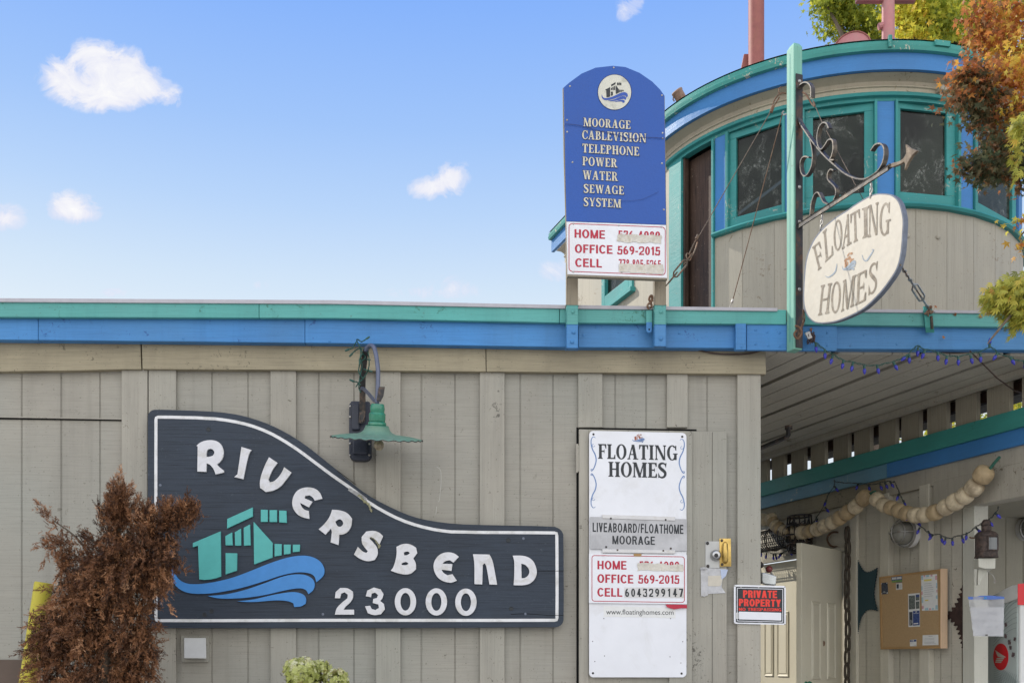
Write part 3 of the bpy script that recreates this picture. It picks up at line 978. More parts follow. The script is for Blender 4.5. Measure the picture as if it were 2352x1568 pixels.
def grot(mb, pl, text, bl, br, h, d, T=.20, gap=.11):
    """a line of plain bold lettering along bl->br, capitals h high"""
    if T not in _sg:
        _sg[T] = sglyphs(T)
    G = _sg[T]
    tot = sum(G[c][0] for c in text) + gap * (len(text) - 1)
    bl, br = Vector(bl), Vector(br)
    e = (br - bl) / tot
    x = 0
    for c in text:
        w, pcs = G[c]
        o0 = bl + e * x
        for k, pc in enumerate(pcs):
            dd = d + k * .00018

            def P(a, b):
                q = o0 + e * a + Vector((0, -h)) * b
                return pl.pt(q.x, q.y, dd)
            if pc[0] == 'ring':
                o = [P(*p) for p in pc[1]]
                i = [P(*p) for p in pc[2]]
                m = len(o)
                mb.add(o + i, [[a, a + 1, m + a + 1, m + a] for a in range(m - 1)])
            else:
                mb.prism([P(*p) for p in pc], pl.n, 0)
        x += w + gap


# the little floating-house emblem, traced once (big sign's own crop)
kA = crop(400, 1180, 1524 / 700)
kB = crop(1000, 1180, 1568 / 720)
EM_G = [[(780, 742), (780, 802), (612, 880), (612, 818)],
        [(832, 757), (878, 758), (878, 837), (832, 837)], [(889, 760), (938, 760), (938, 838), (889, 838)], [(952, 762), (1000, 764), (1002, 843), (952, 840)],
        [(570, 898), (573, 1193), (540, 1205), (500, 1213), (460, 1216), (430, 1212), (422, 992), (388, 1003), (388, 975)],
        [(600, 930), (645, 905), (648, 990), (602, 990)], [(662, 905), (703, 880), (704, 992), (664, 992)], [(720, 875), (762, 853), (766, 990), (722, 992)],
        [(602, 1040), (678, 1042), (676, 1155), (602, 1180)],
        [(785, 836), (910, 975), (909, 1070), (788, 1115)],
        [(922, 980), (969, 982), (968, 1055), (922, 1063)], [(982, 985), (1028, 985), (1026, 1045), (983, 1050)], [(1041, 985), (1088, 985), (1087, 1030), (1041, 1035)]]
EM_B = [[(262, 1130), (268, 1170), (290, 1210), (340, 1240), (420, 1245), (520, 1232), (640, 1205), (760, 1160), (880, 1110), (1000, 1070), (1090, 1055), (1160, 1060),
         (1220, 1090), (1250, 1140), (1245, 1190), (1195, 1230), (1185, 1190), (1150, 1170), (1080, 1163), (980, 1180), (850, 1225), (720, 1265), (600, 1290), (500, 1305),
         (390, 1307), (320, 1290), (270, 1250), (243, 1190), (248, 1150)],
        [(485, 1320), (600, 1312), (720, 1285), (850, 1240), (980, 1190), (1060, 1177), (1130, 1182), (1175, 1210), (1187, 1245), (1175, 1285), (1143, 1308), (1130, 1280),
         (1090, 1267), (1000, 1280), (880, 1310), (760, 1330), (650, 1338), (550, 1337)],
        [(678, 1355), (780, 1345), (900, 1315), (1000, 1297), (1060, 1293), (1110, 1308), (1130, 1335), (1125, 1370), (1095, 1390), (1050, 1392), (1045, 1368), (1010, 1352),
         (930, 1347), (820, 1358), (740, 1360)]]


def emblem(pl, fn, d, gm, bm_, parent, th=0.0):
    """fn maps emblem crop coordinates to photo pixels"""
    a, b = MB(), MB()
    for p in EM_G:
        a.poly(pl, [fn(*q) for q in p], d, th)
    for p in EM_B:
        b.poly(pl, [fn(*q) for q in chaikin(p)], d, th)
    a.build('emblem_house', gm, parent)
    b.build('emblem_waves', bm_, parent)


def fit(src, dst):
    (x0, y0, x1, y1), (u0, v0, u1, v1) = src, dst
    return lambda x, y: (u0 + (x - x0) / (x1 - x0) * (u1 - u0), v0 + (y - y0) / (y1 - y0) * (v1 - v0))


EMBOX = (243, 742, 1253, 1392)

# ================================================================ SETTING: ground
g = MB()
g.add([(-300, -200, 0), (300, -200, 0), (300, 400, 0), (-300, 400, 0)], [[0, 1, 2, 3]])
gm = paint('gravel ground', (.40, .38, .34), .95, .15, .3, None)
tag(g.build('ground', gm), kind='structure')

# ================================================================ THE LONG BUILDING WITH THE BLUE AND TEAL FASCIA
bo = FAC.pu(600, 0)
bld = thing('moorage_office', 'long grey-beige board-clad office building with teal and blue roof fascia', 'building', bo)
# wall: vertical siding with real grooves
grooves = [-380, -300, -210, -120, -40, 50, 141, 230, 487, 570, 732, 813, 968, 1045, 1195, 1270, 1413, 1484, 1624]
prof = [(-420, 0)]
for gx in grooves:
    for e, dd in ((-1.9, 0), (-1.7, -.004), (-.7, -.004), (-.5, -.001), (.5, -.001), (.7, -.004), (1.7, -.004), (1.9, 0)):
        prof.append((gx + e, dd))
prof += [(1747, 0)]
w = MB()
vs = []
for (u, d) in prof:
    vs += [FAC.pu(u, Z(1.90), d), FAC.pu(u, -.02, d)]
m = len(prof)
w.add(vs, [[2 * i, 2 * i + 1, 2 * i + 3, 2 * i + 2] for i in range(m - 1)])
wall = w.build('wall', M['siding'], bld)
# end wall along the passage, its unseen far stretch added to block the sun
w = MB()
cor = FAC.pu(1747, 0, 0)
e0 = FAC.pu(1747, -.02, -.0)
w.prism([e0, e0 + DH * 7.5, e0 + DH * 7.5 + UPV * (Z(1.9) + .02), e0 + UPV * (Z(1.9) + .02)], NR, .08)
w.build('wall', M['siding'], bld)


def bat(u0, u1, v0, v1=1800, d=.024, m='batten', dv=0, bev=.003, th=None):
    MB().quad(FAC, u0, v0, u1, v1, d, (d - .001) if th is None else th, bev, dv).build('batten', M[m], bld)


for (a, b, v) in ((279, 338.5, 846), (341, 404, 847), (621, 680, 848), (863, 920, 851), (1102, 1159, 853)):
    bat(a, b, v)
bat(1328, 1384, 854, 981)
bat(1532, 1580, 856, 981)
bat(1694, 1747.5, 857, 1800, .030)
bat(-205, -150, 852)
# the seam flashing on the left panels
MB().poly(FAC, [(-420, 948), (279, 960.5), (279, 963), (-420, 950.5)], .014, .013).build('flashing', M['batten'], bld)
MB().poly(FAC, [(-420, 953), (279, 963), (279, 966), (-420, 956)], .007, .006).build('flashing', M['black_gap'], bld)
# header boards under the eave
MB().poly(FAC, [(-420, 776), (322.2, 784), (324.2, 848), (279, 848), (180, 850.5), (0, 853), (-420, 860)], .045, .044, bev=.003).build('header_board', M['header'], bld)
MB().poly(FAC, [(325.4, 784), (1115, 792), (1116, 853), (700, 849.5), (327, 847.5)], .047, .046, bev=.003).build('header_board', M['header'], bld)
MB().poly(FAC, [(1116.5, 792), (1759, 800), (1759.5, 859), (1117.5, 853)], .046, .045, bev=.003).build('header_board', M['header'], bld)


# fascia, in boards
def fz(row, u):
    """rows of the fascia by column (they follow the roof's slight fall)"""
    tab = {'dt': [(-420, 679), (0, 684.5), (766, 689), (1290, 700), (1786, 707), (2332, 714), (2800, 720)],
           'gt': [(-420, 687), (0, 692), (766, 696.5), (1290, 707), (1786, 713), (2332, 719), (2800, 725)],
           'gb': [(-420, 723), (0, 728), (766, 730.5), (1290, 741), (1786, 744.5), (2332, 751), (2800, 757)],
           'bt': [(-420, 727), (0, 731.5), (766, 734), (1290, 745), (1786, 747), (2332, 753), (2800, 759)],
           'bb': [(-420, 774), (0, 780), (766, 788), (1290, 797), (1786, 800), (2332, 803.5), (2800, 807)]}[row]
    for (a, va), (b, vb) in zip(tab, tab[1:]):
        if u <= b:
            break
    return va + (vb - va) * (u - a) / (b - a)


def run(u0, u1, r0, r1, d, th, name, m, o0=0, o1=0, bev=.004):
    us = [u0] + [k for k in (0, 766, 1290, 1786, 2332) if u0 < k < u1] + [u1]
    pts = [(u, fz(r0, u) + o0) for u in us] + [(u, fz(r1, u) + o1) for u in reversed(us)]
    return MB().poly(FAC, pts, d, th, bev=bev).build(name, M[m], bld)


for a, b in ((-420, 87.3), (88, 700), (700.6, 1328), (1328.6, 1700), (1700.6, 2700)):
    run(a, b, 'bt', 'bb', .110, .062, 'blue_fascia_board', 'blue', o0=-9)
for a, b in ((-420, 594.5), (595.3, 1285), (1286, 1806), (1842, 2700)):
    run(a, b, 'gt', 'gb', .145, .033, 'teal_fascia_board', 'teal', o0=-2)
for a, b in ((-420, 1300), (1302, 1786), (1842, 2146), (2148, 2700)):
    run(a, b, 'dt', 'gt', .156, .06, 'drip_edge', 'drip', o1=1.2, bev=.001)
# patch boards on the blue fascia round the sign post
MB().quad(FAC, 1690, 743, 1714, 803, .150, .038, .003).build('fascia_block', M['blue'], bld)
MB().quad(FAC, 1715, 744, 1822, 804, .134, .023, .003).build('fascia_patch', M['blue'], bld)
MB().quad(FAC, 1844, 748, 1922, 805, .128, .017, .003).build('fascia_patch', M['blue'], bld)
# bolt heads on the fascia
for (u, v, d) in ((103, 770, .110), (420, 777, .11), (757, 783, .11), (1340, 770, .11), (1370, 752, .11), (1735, 758, .134), (1735, 790, .134), (1762, 762, .134), (1790, 764, .134), (1790, 795, .134), (1764, 793, .134),
                  (1900, 764, .128), (1900, 793, .128), (1702, 796, .15), (1560, 765, .11), (1985, 770, .11), (2060, 790, .11)):
    MB().ball(FAC.pt(u, v, d), .008, .004, .008, nu=8, nv=5).build('bolt', M['blue'], bld)
# roof slab, its right edge following the passage
r0 = FAC.pt(-420, 690, .10)
zr = Z(2.04)
q = [FAC.pu(-420, zr, .10)]
S55 = SID.p - NL * .62
fr = FAC.pu(2600, zr, .10)
k = (S55 - fr).dot(NL) / FAC.ex.dot(NL)
frc = fr + FAC.ex * k
frc.z = zr
q += [frc, frc + DH * 3.35, FAC.pu(-420, zr, .10) - FAC.n * 3.35]
r = MB()
r.prism(q, UPV, .07)
r.build('roof', M['roofing'], bld)

# porch ceiling: boards running back along the passage, some joints open and dark
zs = Z(1.806)
c = MB()
wmax, wmin = 2.3, -.55
step = .1652
edge = [1.365 + step * k for k in range(-13, 8)]
edge = [e for e in edge if wmin - .2 < e < wmax]
fy = FAC.pt(2000, 806, .045)


def sp(w_, tpar, z=None):
    """point w_ metres left of the side wall plane, tpar metres back from the front wall line"""
    b0 = SID.p + NL * w_
    kk = (fy - b0).dot(FAC.n) / DH.dot(FAC.n)
    p = b0 + DH * (kk + tpar)
    p.z = zs if z is None else z
    return p


for i, (a, b) in enumerate(zip(edge, edge[1:])):
    third = (round((b - 1.365) / step)) % 3 == 0
    third0 = (round((a - 1.365) / step)) % 3 == 0
    g0 = .022 if third0 else .004
    g1 = .022 if third else .004
    dzz = random.uniform(0, .002)
    pts = [sp(a + g0, 0, zs + dzz), sp(b - g1, 0, zs + dzz), sp(b - g1, 3.38, zs + dzz), sp(a + g0, 3.38, zs + dzz)]
    c.prism(pts, -UPV, .02)
c.build('porch_ceiling', M['soffit'], bld)
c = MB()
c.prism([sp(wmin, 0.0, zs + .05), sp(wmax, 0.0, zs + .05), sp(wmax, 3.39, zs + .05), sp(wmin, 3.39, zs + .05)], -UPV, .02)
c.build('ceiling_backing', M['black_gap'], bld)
# moulding along the ceiling edge over the slats
c = MB()
c.prism([sp(.02, .02, zs - .002), sp(.09, .02, zs - .002), sp(.09, 3.9, zs - .002), sp(.02, 3.9, zs - .002)][::-1], -UPV, -.035)
c.build('ceiling_moulding', M['soffit'], bld)
# pipe stub under the porch ceiling
pp = MB()
pa, pb = at(1740, 1032, 7.3), at(1808, 1003, 6.9)
pp.tube([pa, pa.lerp(pb, .5), pb, pb + Vector((.008, 0, .012)), pb + Vector((.01, 0, .07))], .016, 10)
pp.tube([pb + Vector((.01, 0, .05)), pb + Vector((.01, 0, .075))], .026, 10)
pp.build('pipe', M['iron'], bld)
# dark cable loop under the fascia
pp = MB()
pp.tube([FAC.pt(u, v, .06) for u, v in catmull([(1590, 800), (1640, 811), (1710, 813), (1760, 803), (1800, 801)], 5)], .004, 6)
pp.build('cable', M['darkwire'], bld)
pp = MB()
pp.tube([FAC.pt(u, v, .06) for u, v in catmull([(2135, 806), (2190, 810), (2250, 806)], 5)], .004, 6)
pp.build('cable', M['darkwire'], bld)

# access door in the front wall, with its lock and pull
DOOR = Plane(FAC.pt(1328, 1300, .012), Matrix.Rotation(R(.6), 3, 'Z') @ FAC.n)
MB().poly(FAC, [(1324, 981), (1600, 985.5), (1600, 1800), (1324, 1800)], .0035, .003).build('door_gap', M['black_gap'], bld)
dr = MB().poly(DOOR, [(1330, 985), (1669.5, 991), (1669.5, 1800), (1330, 1800)], .022, .020, bev=.003).build('door', M['batten'], bld)
MB().poly(DOOR, [(1537, 988.5), (1590, 990), (1590, 1800), (1537, 1800)], .042, .019, bev=.003).build('batten', M['batten'], dr)
MB().poly(DOOR, [(1635.4, 992), (1636.8, 992), (1636.8, 1800), (1635.4, 1800)], .0232, .001).build('groove', M['groove'], dr)
MB().poly(DOOR, [(1330, 985), (1352, 986), (1352, 1800), (1330, 1800)], .028, .005, bev=.002).build('batten', M['batten'], dr)
kD = crop(1700, 1260, 1194 / 600)
hg = MB()
hg.tube([DOOR.pt(*kD(63, 142), .02), DOOR.pt(*kD(63, 312), .02)], .007, 10)
hg.poly(DOOR, [kD(66, 150), kD(72, 150), kD(72, 305), kD(66, 305)], .03, .006)
hg.build('hinge', M['batten'], dr)
lp = MB().poly(DOOR, [kD(829, 722), kD(915, 722), kD(913, 882), kD(829, 880)], .027, .004, bev=.001).build('lock_plate', M['white_plastic'], dr)
s = MB()
s.lathe([(0, .034), (.020, .034), (.026, .030), (.030, .020), (.033, 0)], DOOR.pt(*kD(888, 806), .027), DOOR.n, 24)
s.build('lock', M['chrome'], dr, smooth=40)
s = MB()
s.lathe([(0, .002), (.012, .002), (.0125, 0)], DOOR.pt(*kD(893, 806), .061), DOOR.n, 16)
s.box(DOOR.pt(*kD(893, 806), .064), DOOR.ex, DOOR.n, UPV, .002, .002, .011, 0)
s.build('keyhole', M['iron'], dr)
s = MB()
s.poly(DOOR, [kD(912, 705), kD(980, 705), kD(983, 872), kD(914, 872)], .030, .005, bev=.001)
s.tube([DOOR.pt(*kD(a, b), d) for a, b, d in ((946, 735, .03), (946, 742, .055), (947, 790, .066), (948, 835, .055), (948, 845, .03))], [.012, .016, .017, .016, .012], 10)
s.build('door_pull', M['brass'], dr, smooth=40)
for a, b in ((841, 733), (926, 717), (843, 870), (928, 860)):
    MB().lathe([(0, .006), (.006, .005), (.010, 0)], DOOR.pt(*kD(a, b), .029), DOOR.n, 10).build('screw', M['iron'], dr)
# brown footing under the left panels
MB().quad(FAC, -420, 1514, 76, 1800, .012, .010, .003).build('footing_board', M['base'], bld)
for pts in ([(1003, 1072), (1012, 1080), (1013, 1110), (1009, 1148), (1006, 1150)], [(1003, 1162), (1001, 1182)]):
    MB().stroke(FAC, catmull(pts, 4), 1.0, .0012).build('scrape', M['scrape'], bld)
# ================================================================ WHITE DRYER VENT ON THE WALL
vt = thing('wall_vent', 'white hooded dryer vent on the grey siding below the big dark sign', 'vent', FAC.pt(446, 1518, .03))
kV = crop(0, 1350, 1572 / 700)
MB().poly(FAC, [kV(1218, 1247), kV(1405, 1247), kV(1405, 1425), kV(1222, 1425)], .018, .017, bev=.003).build('back_plate', M['batten'], vt)
h = MB()
a, b, c_, d_ = kV(1240, 1262), kV(1388, 1262), kV(1390, 1402), kV(1240, 1400)
P0 = [FAC.pt(*a, .022), FAC.pt(*b, .022), FAC.pt(*b, .045), FAC.pt(*a, .045)]
P1 = [FAC.pt(*d_, .022), FAC.pt(*c_, .022), FAC.pt(*c_, .085), FAC.pt(*d_, .085)]
bm = bmesh.new()
V = [bm.verts.new(p) for p in P0 + P1]
for f in ((0, 1, 2, 3), (3, 2, 6, 7), (0, 3, 7, 4), (1, 5, 6, 2), (4, 7, 6, 5), (0, 4, 5, 1)):
    bm.faces.new([V[i] for i in f])
bmesh.ops.bevel(bm, geom=list(bm.edges), offset=.005, segments=2, affect='EDGES', profile=.5)
h.addbm(bm)
h.build('hood', M['white_plastic'], vt)

# ================================================================ DECKHOUSE ON THE ROOF
N7 = 7.0
CC = Vector((.38 * N7, 1.232 * N7, 0))
RF, RW = 1.624, 1.500
dk = thing('deckhouse', 'round-fronted cream deckhouse on the roof with teal window frames and blue bands', 'deckhouse', Vector((CC.x, CC.y, Z(2.04))))


def ring(r, L=2.20, n=64):
    out = [CC + NL * r + DH * L]
    for i in range(n + 1):
        a = math.pi * i / n
        out.append(CC + (NL * math.cos(a) - DH * math.sin(a)) * r)
    out.append(CC + NR * r + DH * L)
    return out


def sweep(prof, close=False, L=2.20, n=64, a0=None, a1=None):
    """profile [(r, height)] swept round the deckhouse plan; a0..a1 limits it to part of the curve"""
    mb = MB()
    rows = []
    for (r, h) in prof:
        if a0 is None:
            pts = ring(r, L, n)
        else:
            kk = max(2, int((a1 - a0) / math.pi * n))
            pts = [CC + (NL * math.cos(a0 + (a1 - a0) * i / kk) - DH * math.sin(a0 + (a1 - a0) * i / kk)) * r for i in range(kk + 1)]
        rows.append([Vector((p.x, p.y, Z(h))) for p in pts])
    m = len(rows[0])
    vs = [p for row in rows for p in row]
    fs = []
    nr = len(rows)
    for j in range(nr if close else nr - 1):
        j2 = (j + 1) % nr
        for i in range(m - 1):
            fs.append([j * m + i, j * m + i + 1, j2 * m + i + 1, j2 * m + i])
    if close:
        fs.append([j * m for j in range(nr)])
        fs.append([j * m + m - 1 for j in reversed(range(nr))])
    mb.add(vs, fs)
    return mb


def phi(u, r=RW):
    """angle on the curved wall seen in column u (0 = square left, pi/2 = straight ahead)"""
    d = Vector(((u - CX) / F, 1, 0))
    o = Vector((0, 0, 0)) - CC
    A = d.dot(d)
    B = 2 * o.dot(d)
    Cq = o.dot(o) - r * r
    disc = B * B - 4 * A * Cq
    if disc < 0:
        return None
    k = (-B - math.sqrt(disc)) / (2 * A)
    p = d * k - CC
    return math.atan2(-p.dot(DH), p.dot(NL))


def cp(a, r, h):
    p = CC + (NL * math.cos(a) - DH * math.sin(a)) * r
    return Vector((p.x, p.y, Z(h)))


HEAD, SILL, FB, FT, RT = 3.955, 3.19, 4.058, 4.172, 4.245
# low wall of vertical planks with grooves
mb = MB()
na = 17
a_first = phi(1640)
pr = []
for i in range(na + 1):
    a = a_first + (math.pi - a_first) * i / na
    pr += [(a - .0013, RW), (a - .0012, RW - .003), (a + .0012, RW - .003), (a + .0013, RW)]
vs = []
for (a, rr) in pr:
    vs += [cp(a, rr, SILL), cp(a, rr, 2.38)]
mb.add(vs, [[2 * i, 2 * i + 1, 2 * i + 3, 2 * i + 2] for i in range(len(pr) - 1)])
mb.build('wall', M['cream'], dk)
# wall left of the doorway, and the straight left side
mb = MB()
aL = phi(1541)
n_ = 16
pts = [CC + NL * RW + DH * 2.3]
top, bot = [], []
side_top = [(CC + NL * RW + DH * 2.3), (CC + NL * RW)]
w0 = CC + NL * RW


def sidewall(u):
    """distance back along the straight side seen in column u"""
    pl = Plane(w0, NL)
    q_ = pl.pt(u, HV)
    return (q_ - w0).dot(DH)


s0, s1 = sidewall(1449), sidewall(1392)
sE = sidewall(1312)


def sw(s, h, d=0):
    p = w0 + DH * s + NL * d
    return Vector((p.x, p.y, Z(h)))


for (a, b, h0, h1) in ((s1, sE, 2.38, HEAD), (0, s0, 2.38, HEAD), (s0, s1, 2.38, SILL)):
    mb.add([sw(a, h0), sw(b, h0), sw(b, h1), sw(a, h1)], [[0, 1, 2, 3]])
rowp = [aL * i / n_ for i in range(n_ + 1)]
vs = []
for a in rowp:
    vs += [cp(a, RW, HEAD), cp(a, RW, 2.38)]
mb.add(vs, [[2 * i, 2 * i + 1, 2 * i + 3, 2 * i + 2] for i in range(n_)])
# far end and far side
e1, e2 = CC + NL * RW + DH * sE, CC + NR * RW + DH * sE
mb.add([Vector((e1.x, e1.y, Z(2.38))), Vector((e2.x, e2.y, Z(2.38))), Vector((e2.x, e2.y, Z(4.24))), Vector((e1.x, e1.y, Z(4.24)))], [[0, 1, 2, 3]])
e3 = CC + NR * RW
mb.add([Vector((e3.x, e3.y, Z(2.38))), Vector((e2.x, e2.y, Z(2.38))), Vector((e2.x, e2.y, Z(HEAD))), Vector((e3.x, e3.y, Z(HEAD)))], [[0, 1, 2, 3]])
mb.build('wall', M['cream'], dk)
# wall over the windows, with its cove under the eave
sweep([(RW, HEAD - .01), (RW, 4.0), (RW + .012, 4.004), (RW + .012, 4.012), (RW, 4.016), (RW + .01, 4.04), (RW + .04, 4.054), (RF - .03, 4.056)], L=2.15).build('frieze', M['frieze'], dk, smooth=30)
sweep([(RF - .03, FB), (RF, FB), (RF, FT + .01), (RF - .03, FT + .01)], True).build('blue_fascia', M['blue_dh'], dk)
sweep([(RF + .002, FT), (RF + .030, FT + .004), (RF + .036, FT + .03), (RF + .028, FT + .036), (RF + .030, RT - .012), (RF + .020, RT), (RF - .05, RT)], True).build('gutter', M['teal_worn'], dk)
mb = sweep([(RF + .03, RT + .002), (RF + .012, RT + .014), (1.2, RT + .05), (.6, RT + .075), (.02, RT + .085)])
mb.build('roof', M['darkroof'], dk, smooth=40)
# gutter clips
for u, v in ((2040, 108), (2157, 108)):
    mb = MB()
    a = phi(u, RF)
    o_ = NL * math.cos(a) - DH * math.sin(a)
    mb.box(cp(a, RF + .036, FT + .055), o_.cross(UPV), o_, UPV, .02 if u < 2100 else .11, .02, .075 if u < 2100 else .03, .003)
    mb.build('gutter_clip', M['teal_worn'], dk)
# mouldings round the curve
aS = phi(1640)
sweep([(RW - .01, SILL - .035), (RW + .028, SILL - .03), (RW + .040, SILL - .014), (RW + .028, SILL + .002), (RW - .01, SILL + .006)], True, a0=aS, a1=math.pi).build('sill_moulding', M['teal_trim'], dk)
aH = phi(1533)
sweep([(RW - .01, HEAD - .03), (RW + .030, HEAD - .022), (RW + .036, HEAD - .008), (RW + .024, HEAD + .006), (RW - .01, HEAD + .008)], True, a0=aH, a1=math.pi).build('head_moulding', M['teal_trim'], dk)
sweep([(RW - .05, 3.905), (RW + .004, 3.905), (RW + .004, HEAD - .02), (RW - .05, HEAD - .02)], True, a0=aH, a1=math.pi).build('head_band', M['teal_trim'], dk)


def flat(a0, a1, h0, h1, r, th, mat_, name, par, hole=None, bev=.003, out=None):
    """flat panel set between two angles of the curve"""
    A0, A1 = cp(a0, r, h0), cp(a1, r, h0)
    ex = (A1 - A0).normalized()
    n = Vector((ex.y, -ex.x, 0))
    L = (A1 - A0).length
    H = h1 - h0
    P = lambda x, y: A0 + ex * x + UPV * y
    mb = out or MB()
    if hole:
        l, rr, bt, tp = hole
        for (x0, y0, x1, y1) in ((0, 0, L, bt), (0, H - tp, L, H), (0, bt, l, H - tp), (L - rr, bt, L, H - tp)):
            mb.prism([P(x0, y0), P(x1, y0), P(x1, y1), P(x0, y1)], n, th, bev=bev)
    else:
        mb.prism([P(0, 0), P(L, 0), P(L, H), P(0, H)], n, th, bev=bev)
    if out:
        return L
    return mb.build(name, mat_, par)


def strip(u, w_=6, h0=SILL, h1=3.91, mm='teal_trim', proud=.02):
    a0, a1 = phi(u - w_ / 2), phi(u + w_ / 2)
    flat(a0, a1, h0, h1, RW + proud, proud + .02, M[mm], 'trim_strip', dk)


# door opening and door
a0, a1 = phi(1538), phi(1566)
flat(a0, a1, 2.38, 3.91, RW + .008, .05, M['teal_trim'], 'door_post', dk)
a0, a1 = phi(1566.5), phi(1636.5)
ddp = flat(phi(1556), a1 + .03, 2.38, 3.90, RW - .07, .03, M['brown_wood'], 'door', dk)
dj = flat(a0, phi(1570), 2.38, 3.90, RW - .01, .04, M['brown_wood'], 'door_jamb', dk)
strip(1639.5, 5, 2.38, 3.905)
# inside face of the doorway's right jamb
for (ua, ub) in ((1642.5, 1667), (1797.5, 1842), (2013.5, 2054.5), (2203.5, 2234.5)):
    flat(phi(ua), phi(ub), SILL, 3.91, RW + .002, .03, M['blue_dh'], 'pilaster', dk)
for u in (1671.5, 1800.5, 1845.5, 2010.5, 2058, 2200.5, 2238.5):
    strip(u)
for (ua, ub, mg) in ((1674.5, 1797.5, (.05, .012, .075, .05)), (1848.5, 2007.5, (.055, .062, .085, .055)), (2061, 2197.5, (.03, .07, .085, .04)), (2241.5, 2338, (.02, .06, .09, .04))):
    A, B = phi(ua), phi(ub)
    f = flat(A, B, SILL + .005, 3.905, RW - .012, .035, M['teal_trim'], 'window', dk, mg)
    g = MB()
    flat(A + .005, B - .005, SILL + .03, 3.89, RW - .036, .004, None, '', None, out=g, bev=0)
    g.build('pane', M['glass'], f)
# further round, out of the picture
aE = phi(2338)
p_ = aE + .02
while p_ < math.pi - .3:
    flat(p_, p_ + .09, SILL, 3.91, RW + .002, .03, M['blue_dh'], 'pilaster', dk)
    f = flat(p_ + .1, p_ + .36, SILL + .005, 3.905, RW - .012, .035, M['teal_trim'], 'window', dk, (.05, .05, .085, .05))
    g = MB()
    flat(p_ + .105, p_ + .355, SILL + .03, 3.89, RW - .036, .004, None, '', None, out=g, bev=0)
    g.build('pane', M['glass'], f)
    p_ += .37
flat(p_, math.pi, SILL, 3.91, RW, .03, M['cream'], 'wall', dk)
# small window in the straight left side
f = MB()
for (a, b, h0, h1) in ((s0 - .06, s0 + .01, SILL - .02, HEAD - .03), (s1 - .01, s1 + .06, SILL - .02, HEAD - .03), (s0 + .01, s1 - .01, SILL - .0, SILL + .09), (s0 + .01, s1 - .01, HEAD - .12, HEAD - .04)):
    f.prism([sw(a, h0, .02), sw(b, h0, .02), sw(b, h1, .02), sw(a, h1, .02)], NL, .05, bev=.004)
f.prism([sw(s0 - .09, SILL - .06, .05), sw(s1 + .09, SILL - .06, .05), sw(s1 + .09, SILL - .02, .05), sw(s0 - .09, SILL - .02, .05)], NL, .06, bev=.005)
f = f.build('window', M['teal_trim'], dk)
g = MB()
g.prism([sw(s0, SILL, -.015), sw(s1, SILL, -.015), sw(s1, HEAD - .03, -.015), sw(s0, HEAD - .03, -.015)], NL, .004)
g.build('pane', M['glass'], f)
# plain floor and dark inner lining so the room is a real room
fl = MB()
fl.prism([Vector((p.x, p.y, Z(2.41))) for p in ring(RW - .08, sE - .08, 24)], UPV, .03)
fl.build('floor', M['brown_wood'], dk)
fl = MB()
pl_ = [Vector((p.x, p.y, Z(2.37))) for p in ring(RW - .12, sE - .1, 24) if (p - SID.p).dot(NL) > -.5 and (p - CC).dot(DH) < .7]
fl.prism(pl_, UPV, .34)
fl.build('plinth', M['cream'], dk)
# a little broken vent bracket on the frieze
br_ = MB()
a = phi(2162)
o_ = NL * math.cos(a) - DH * math.sin(a)
br_.box(cp(a, RW + .03, 3.995), o_.cross(UPV), o_, UPV, .08, .05, .022, .006)
br_.box(cp(a - .01, RW + .02, 3.975), o_.cross(UPV), o_, UPV, .03, .03, .04, .006)
br_.build('bracket_stub', M['cream'], dk)
# white bolt heads on the low wall
for (u, v) in ((2084, 541), (2155, 544)):
    bb = MB()
    a = phi(u)
    y = cp(a, RW, 0).y
    bb.ball(at(u, v, y) , .017, .008, .017, nu=10, nv=6)
    bb.build('bolt', M['cream'], dk)

# things on the deckhouse roof
zroof = Z(RT + .05)


def roofpt(u, y):
    return Vector(((u - CX) * y / F, y, zroof))


p0 = roofpt(1737, 8.1)
pipe = thing('smoke_stack', 'tall faded red stove pipe rising from the curved roof, left of the sign post', 'chimney', p0)
mb = MB()
mb.tube([p0 + UPV * z for z in (-.05, .2, .8, 1.9)], .062, 24)
mb.build('pipe', M['stack_pink'], pipe, smooth=40)
mb = MB()
mb.prism([at(1702, 160, 8.15), at(1722, 160, 8.15), at(1720, 124, 8.15), at(1709, 124, 8.15)], (0, -1, 0), .03, bev=.003)
mb.build('flange', M['stack_pink'], pipe)
p0 = roofpt(2040, 7.6)
pole = thing('signal_mast', 'pale pink mast with a crossarm standing on the curved roof', 'mast', p0)
mb = MB()
mb.tube([p0 + UPV * z for z in (-.05, .3, .9)], .046, 20)
mb.build('pole', M['pink'], pole, smooth=40)
mb = MB()
zc = at(2040, 1, 7.6).z
mb.box(Vector((p0.x - .02, p0.y, zc + .0)), (1, 0, 0), (0, 1, 0), UPV, .44, .05, .03, .004)
mb.build('crossarm', M['pink'], pole)
mb = MB()
mb.tube([at(2018, 62, 7.6), at(2026, 60, 7.6), at(2036, 55, 7.6)], .024, 10)
mb.build('lug', M['pink'], pole)
p0 = at(1956, 117, 7.3)
dm = thing('roof_drum', 'faded pink half-round drum on the roof beside the pink mast', 'drum', p0)
mb = MB()
ex_ = Vector((.42, .9, 0)).normalized()
sd_ = Vector((ex_.y, -ex_.x, 0))
rr = .133
prf = [(sd_ * (rr * math.cos(R(a))) + UPV * (rr * math.sin(R(a)) + .0)) for a in range(-20, 201, 10)]
c0 = p0
mb.prism([c0 + q_ for q_ in prf], -ex_, .30, bev=.004)
mb.build('shell', M['pink'], dm, smooth=30)
mb = MB()
mb.tube([c0 + q_ * 1.01 for q_ in prf], .006, 6)
mb.build('rim', M['stack_pink'], dm)
c0 = at(1562, 223, 8.0)
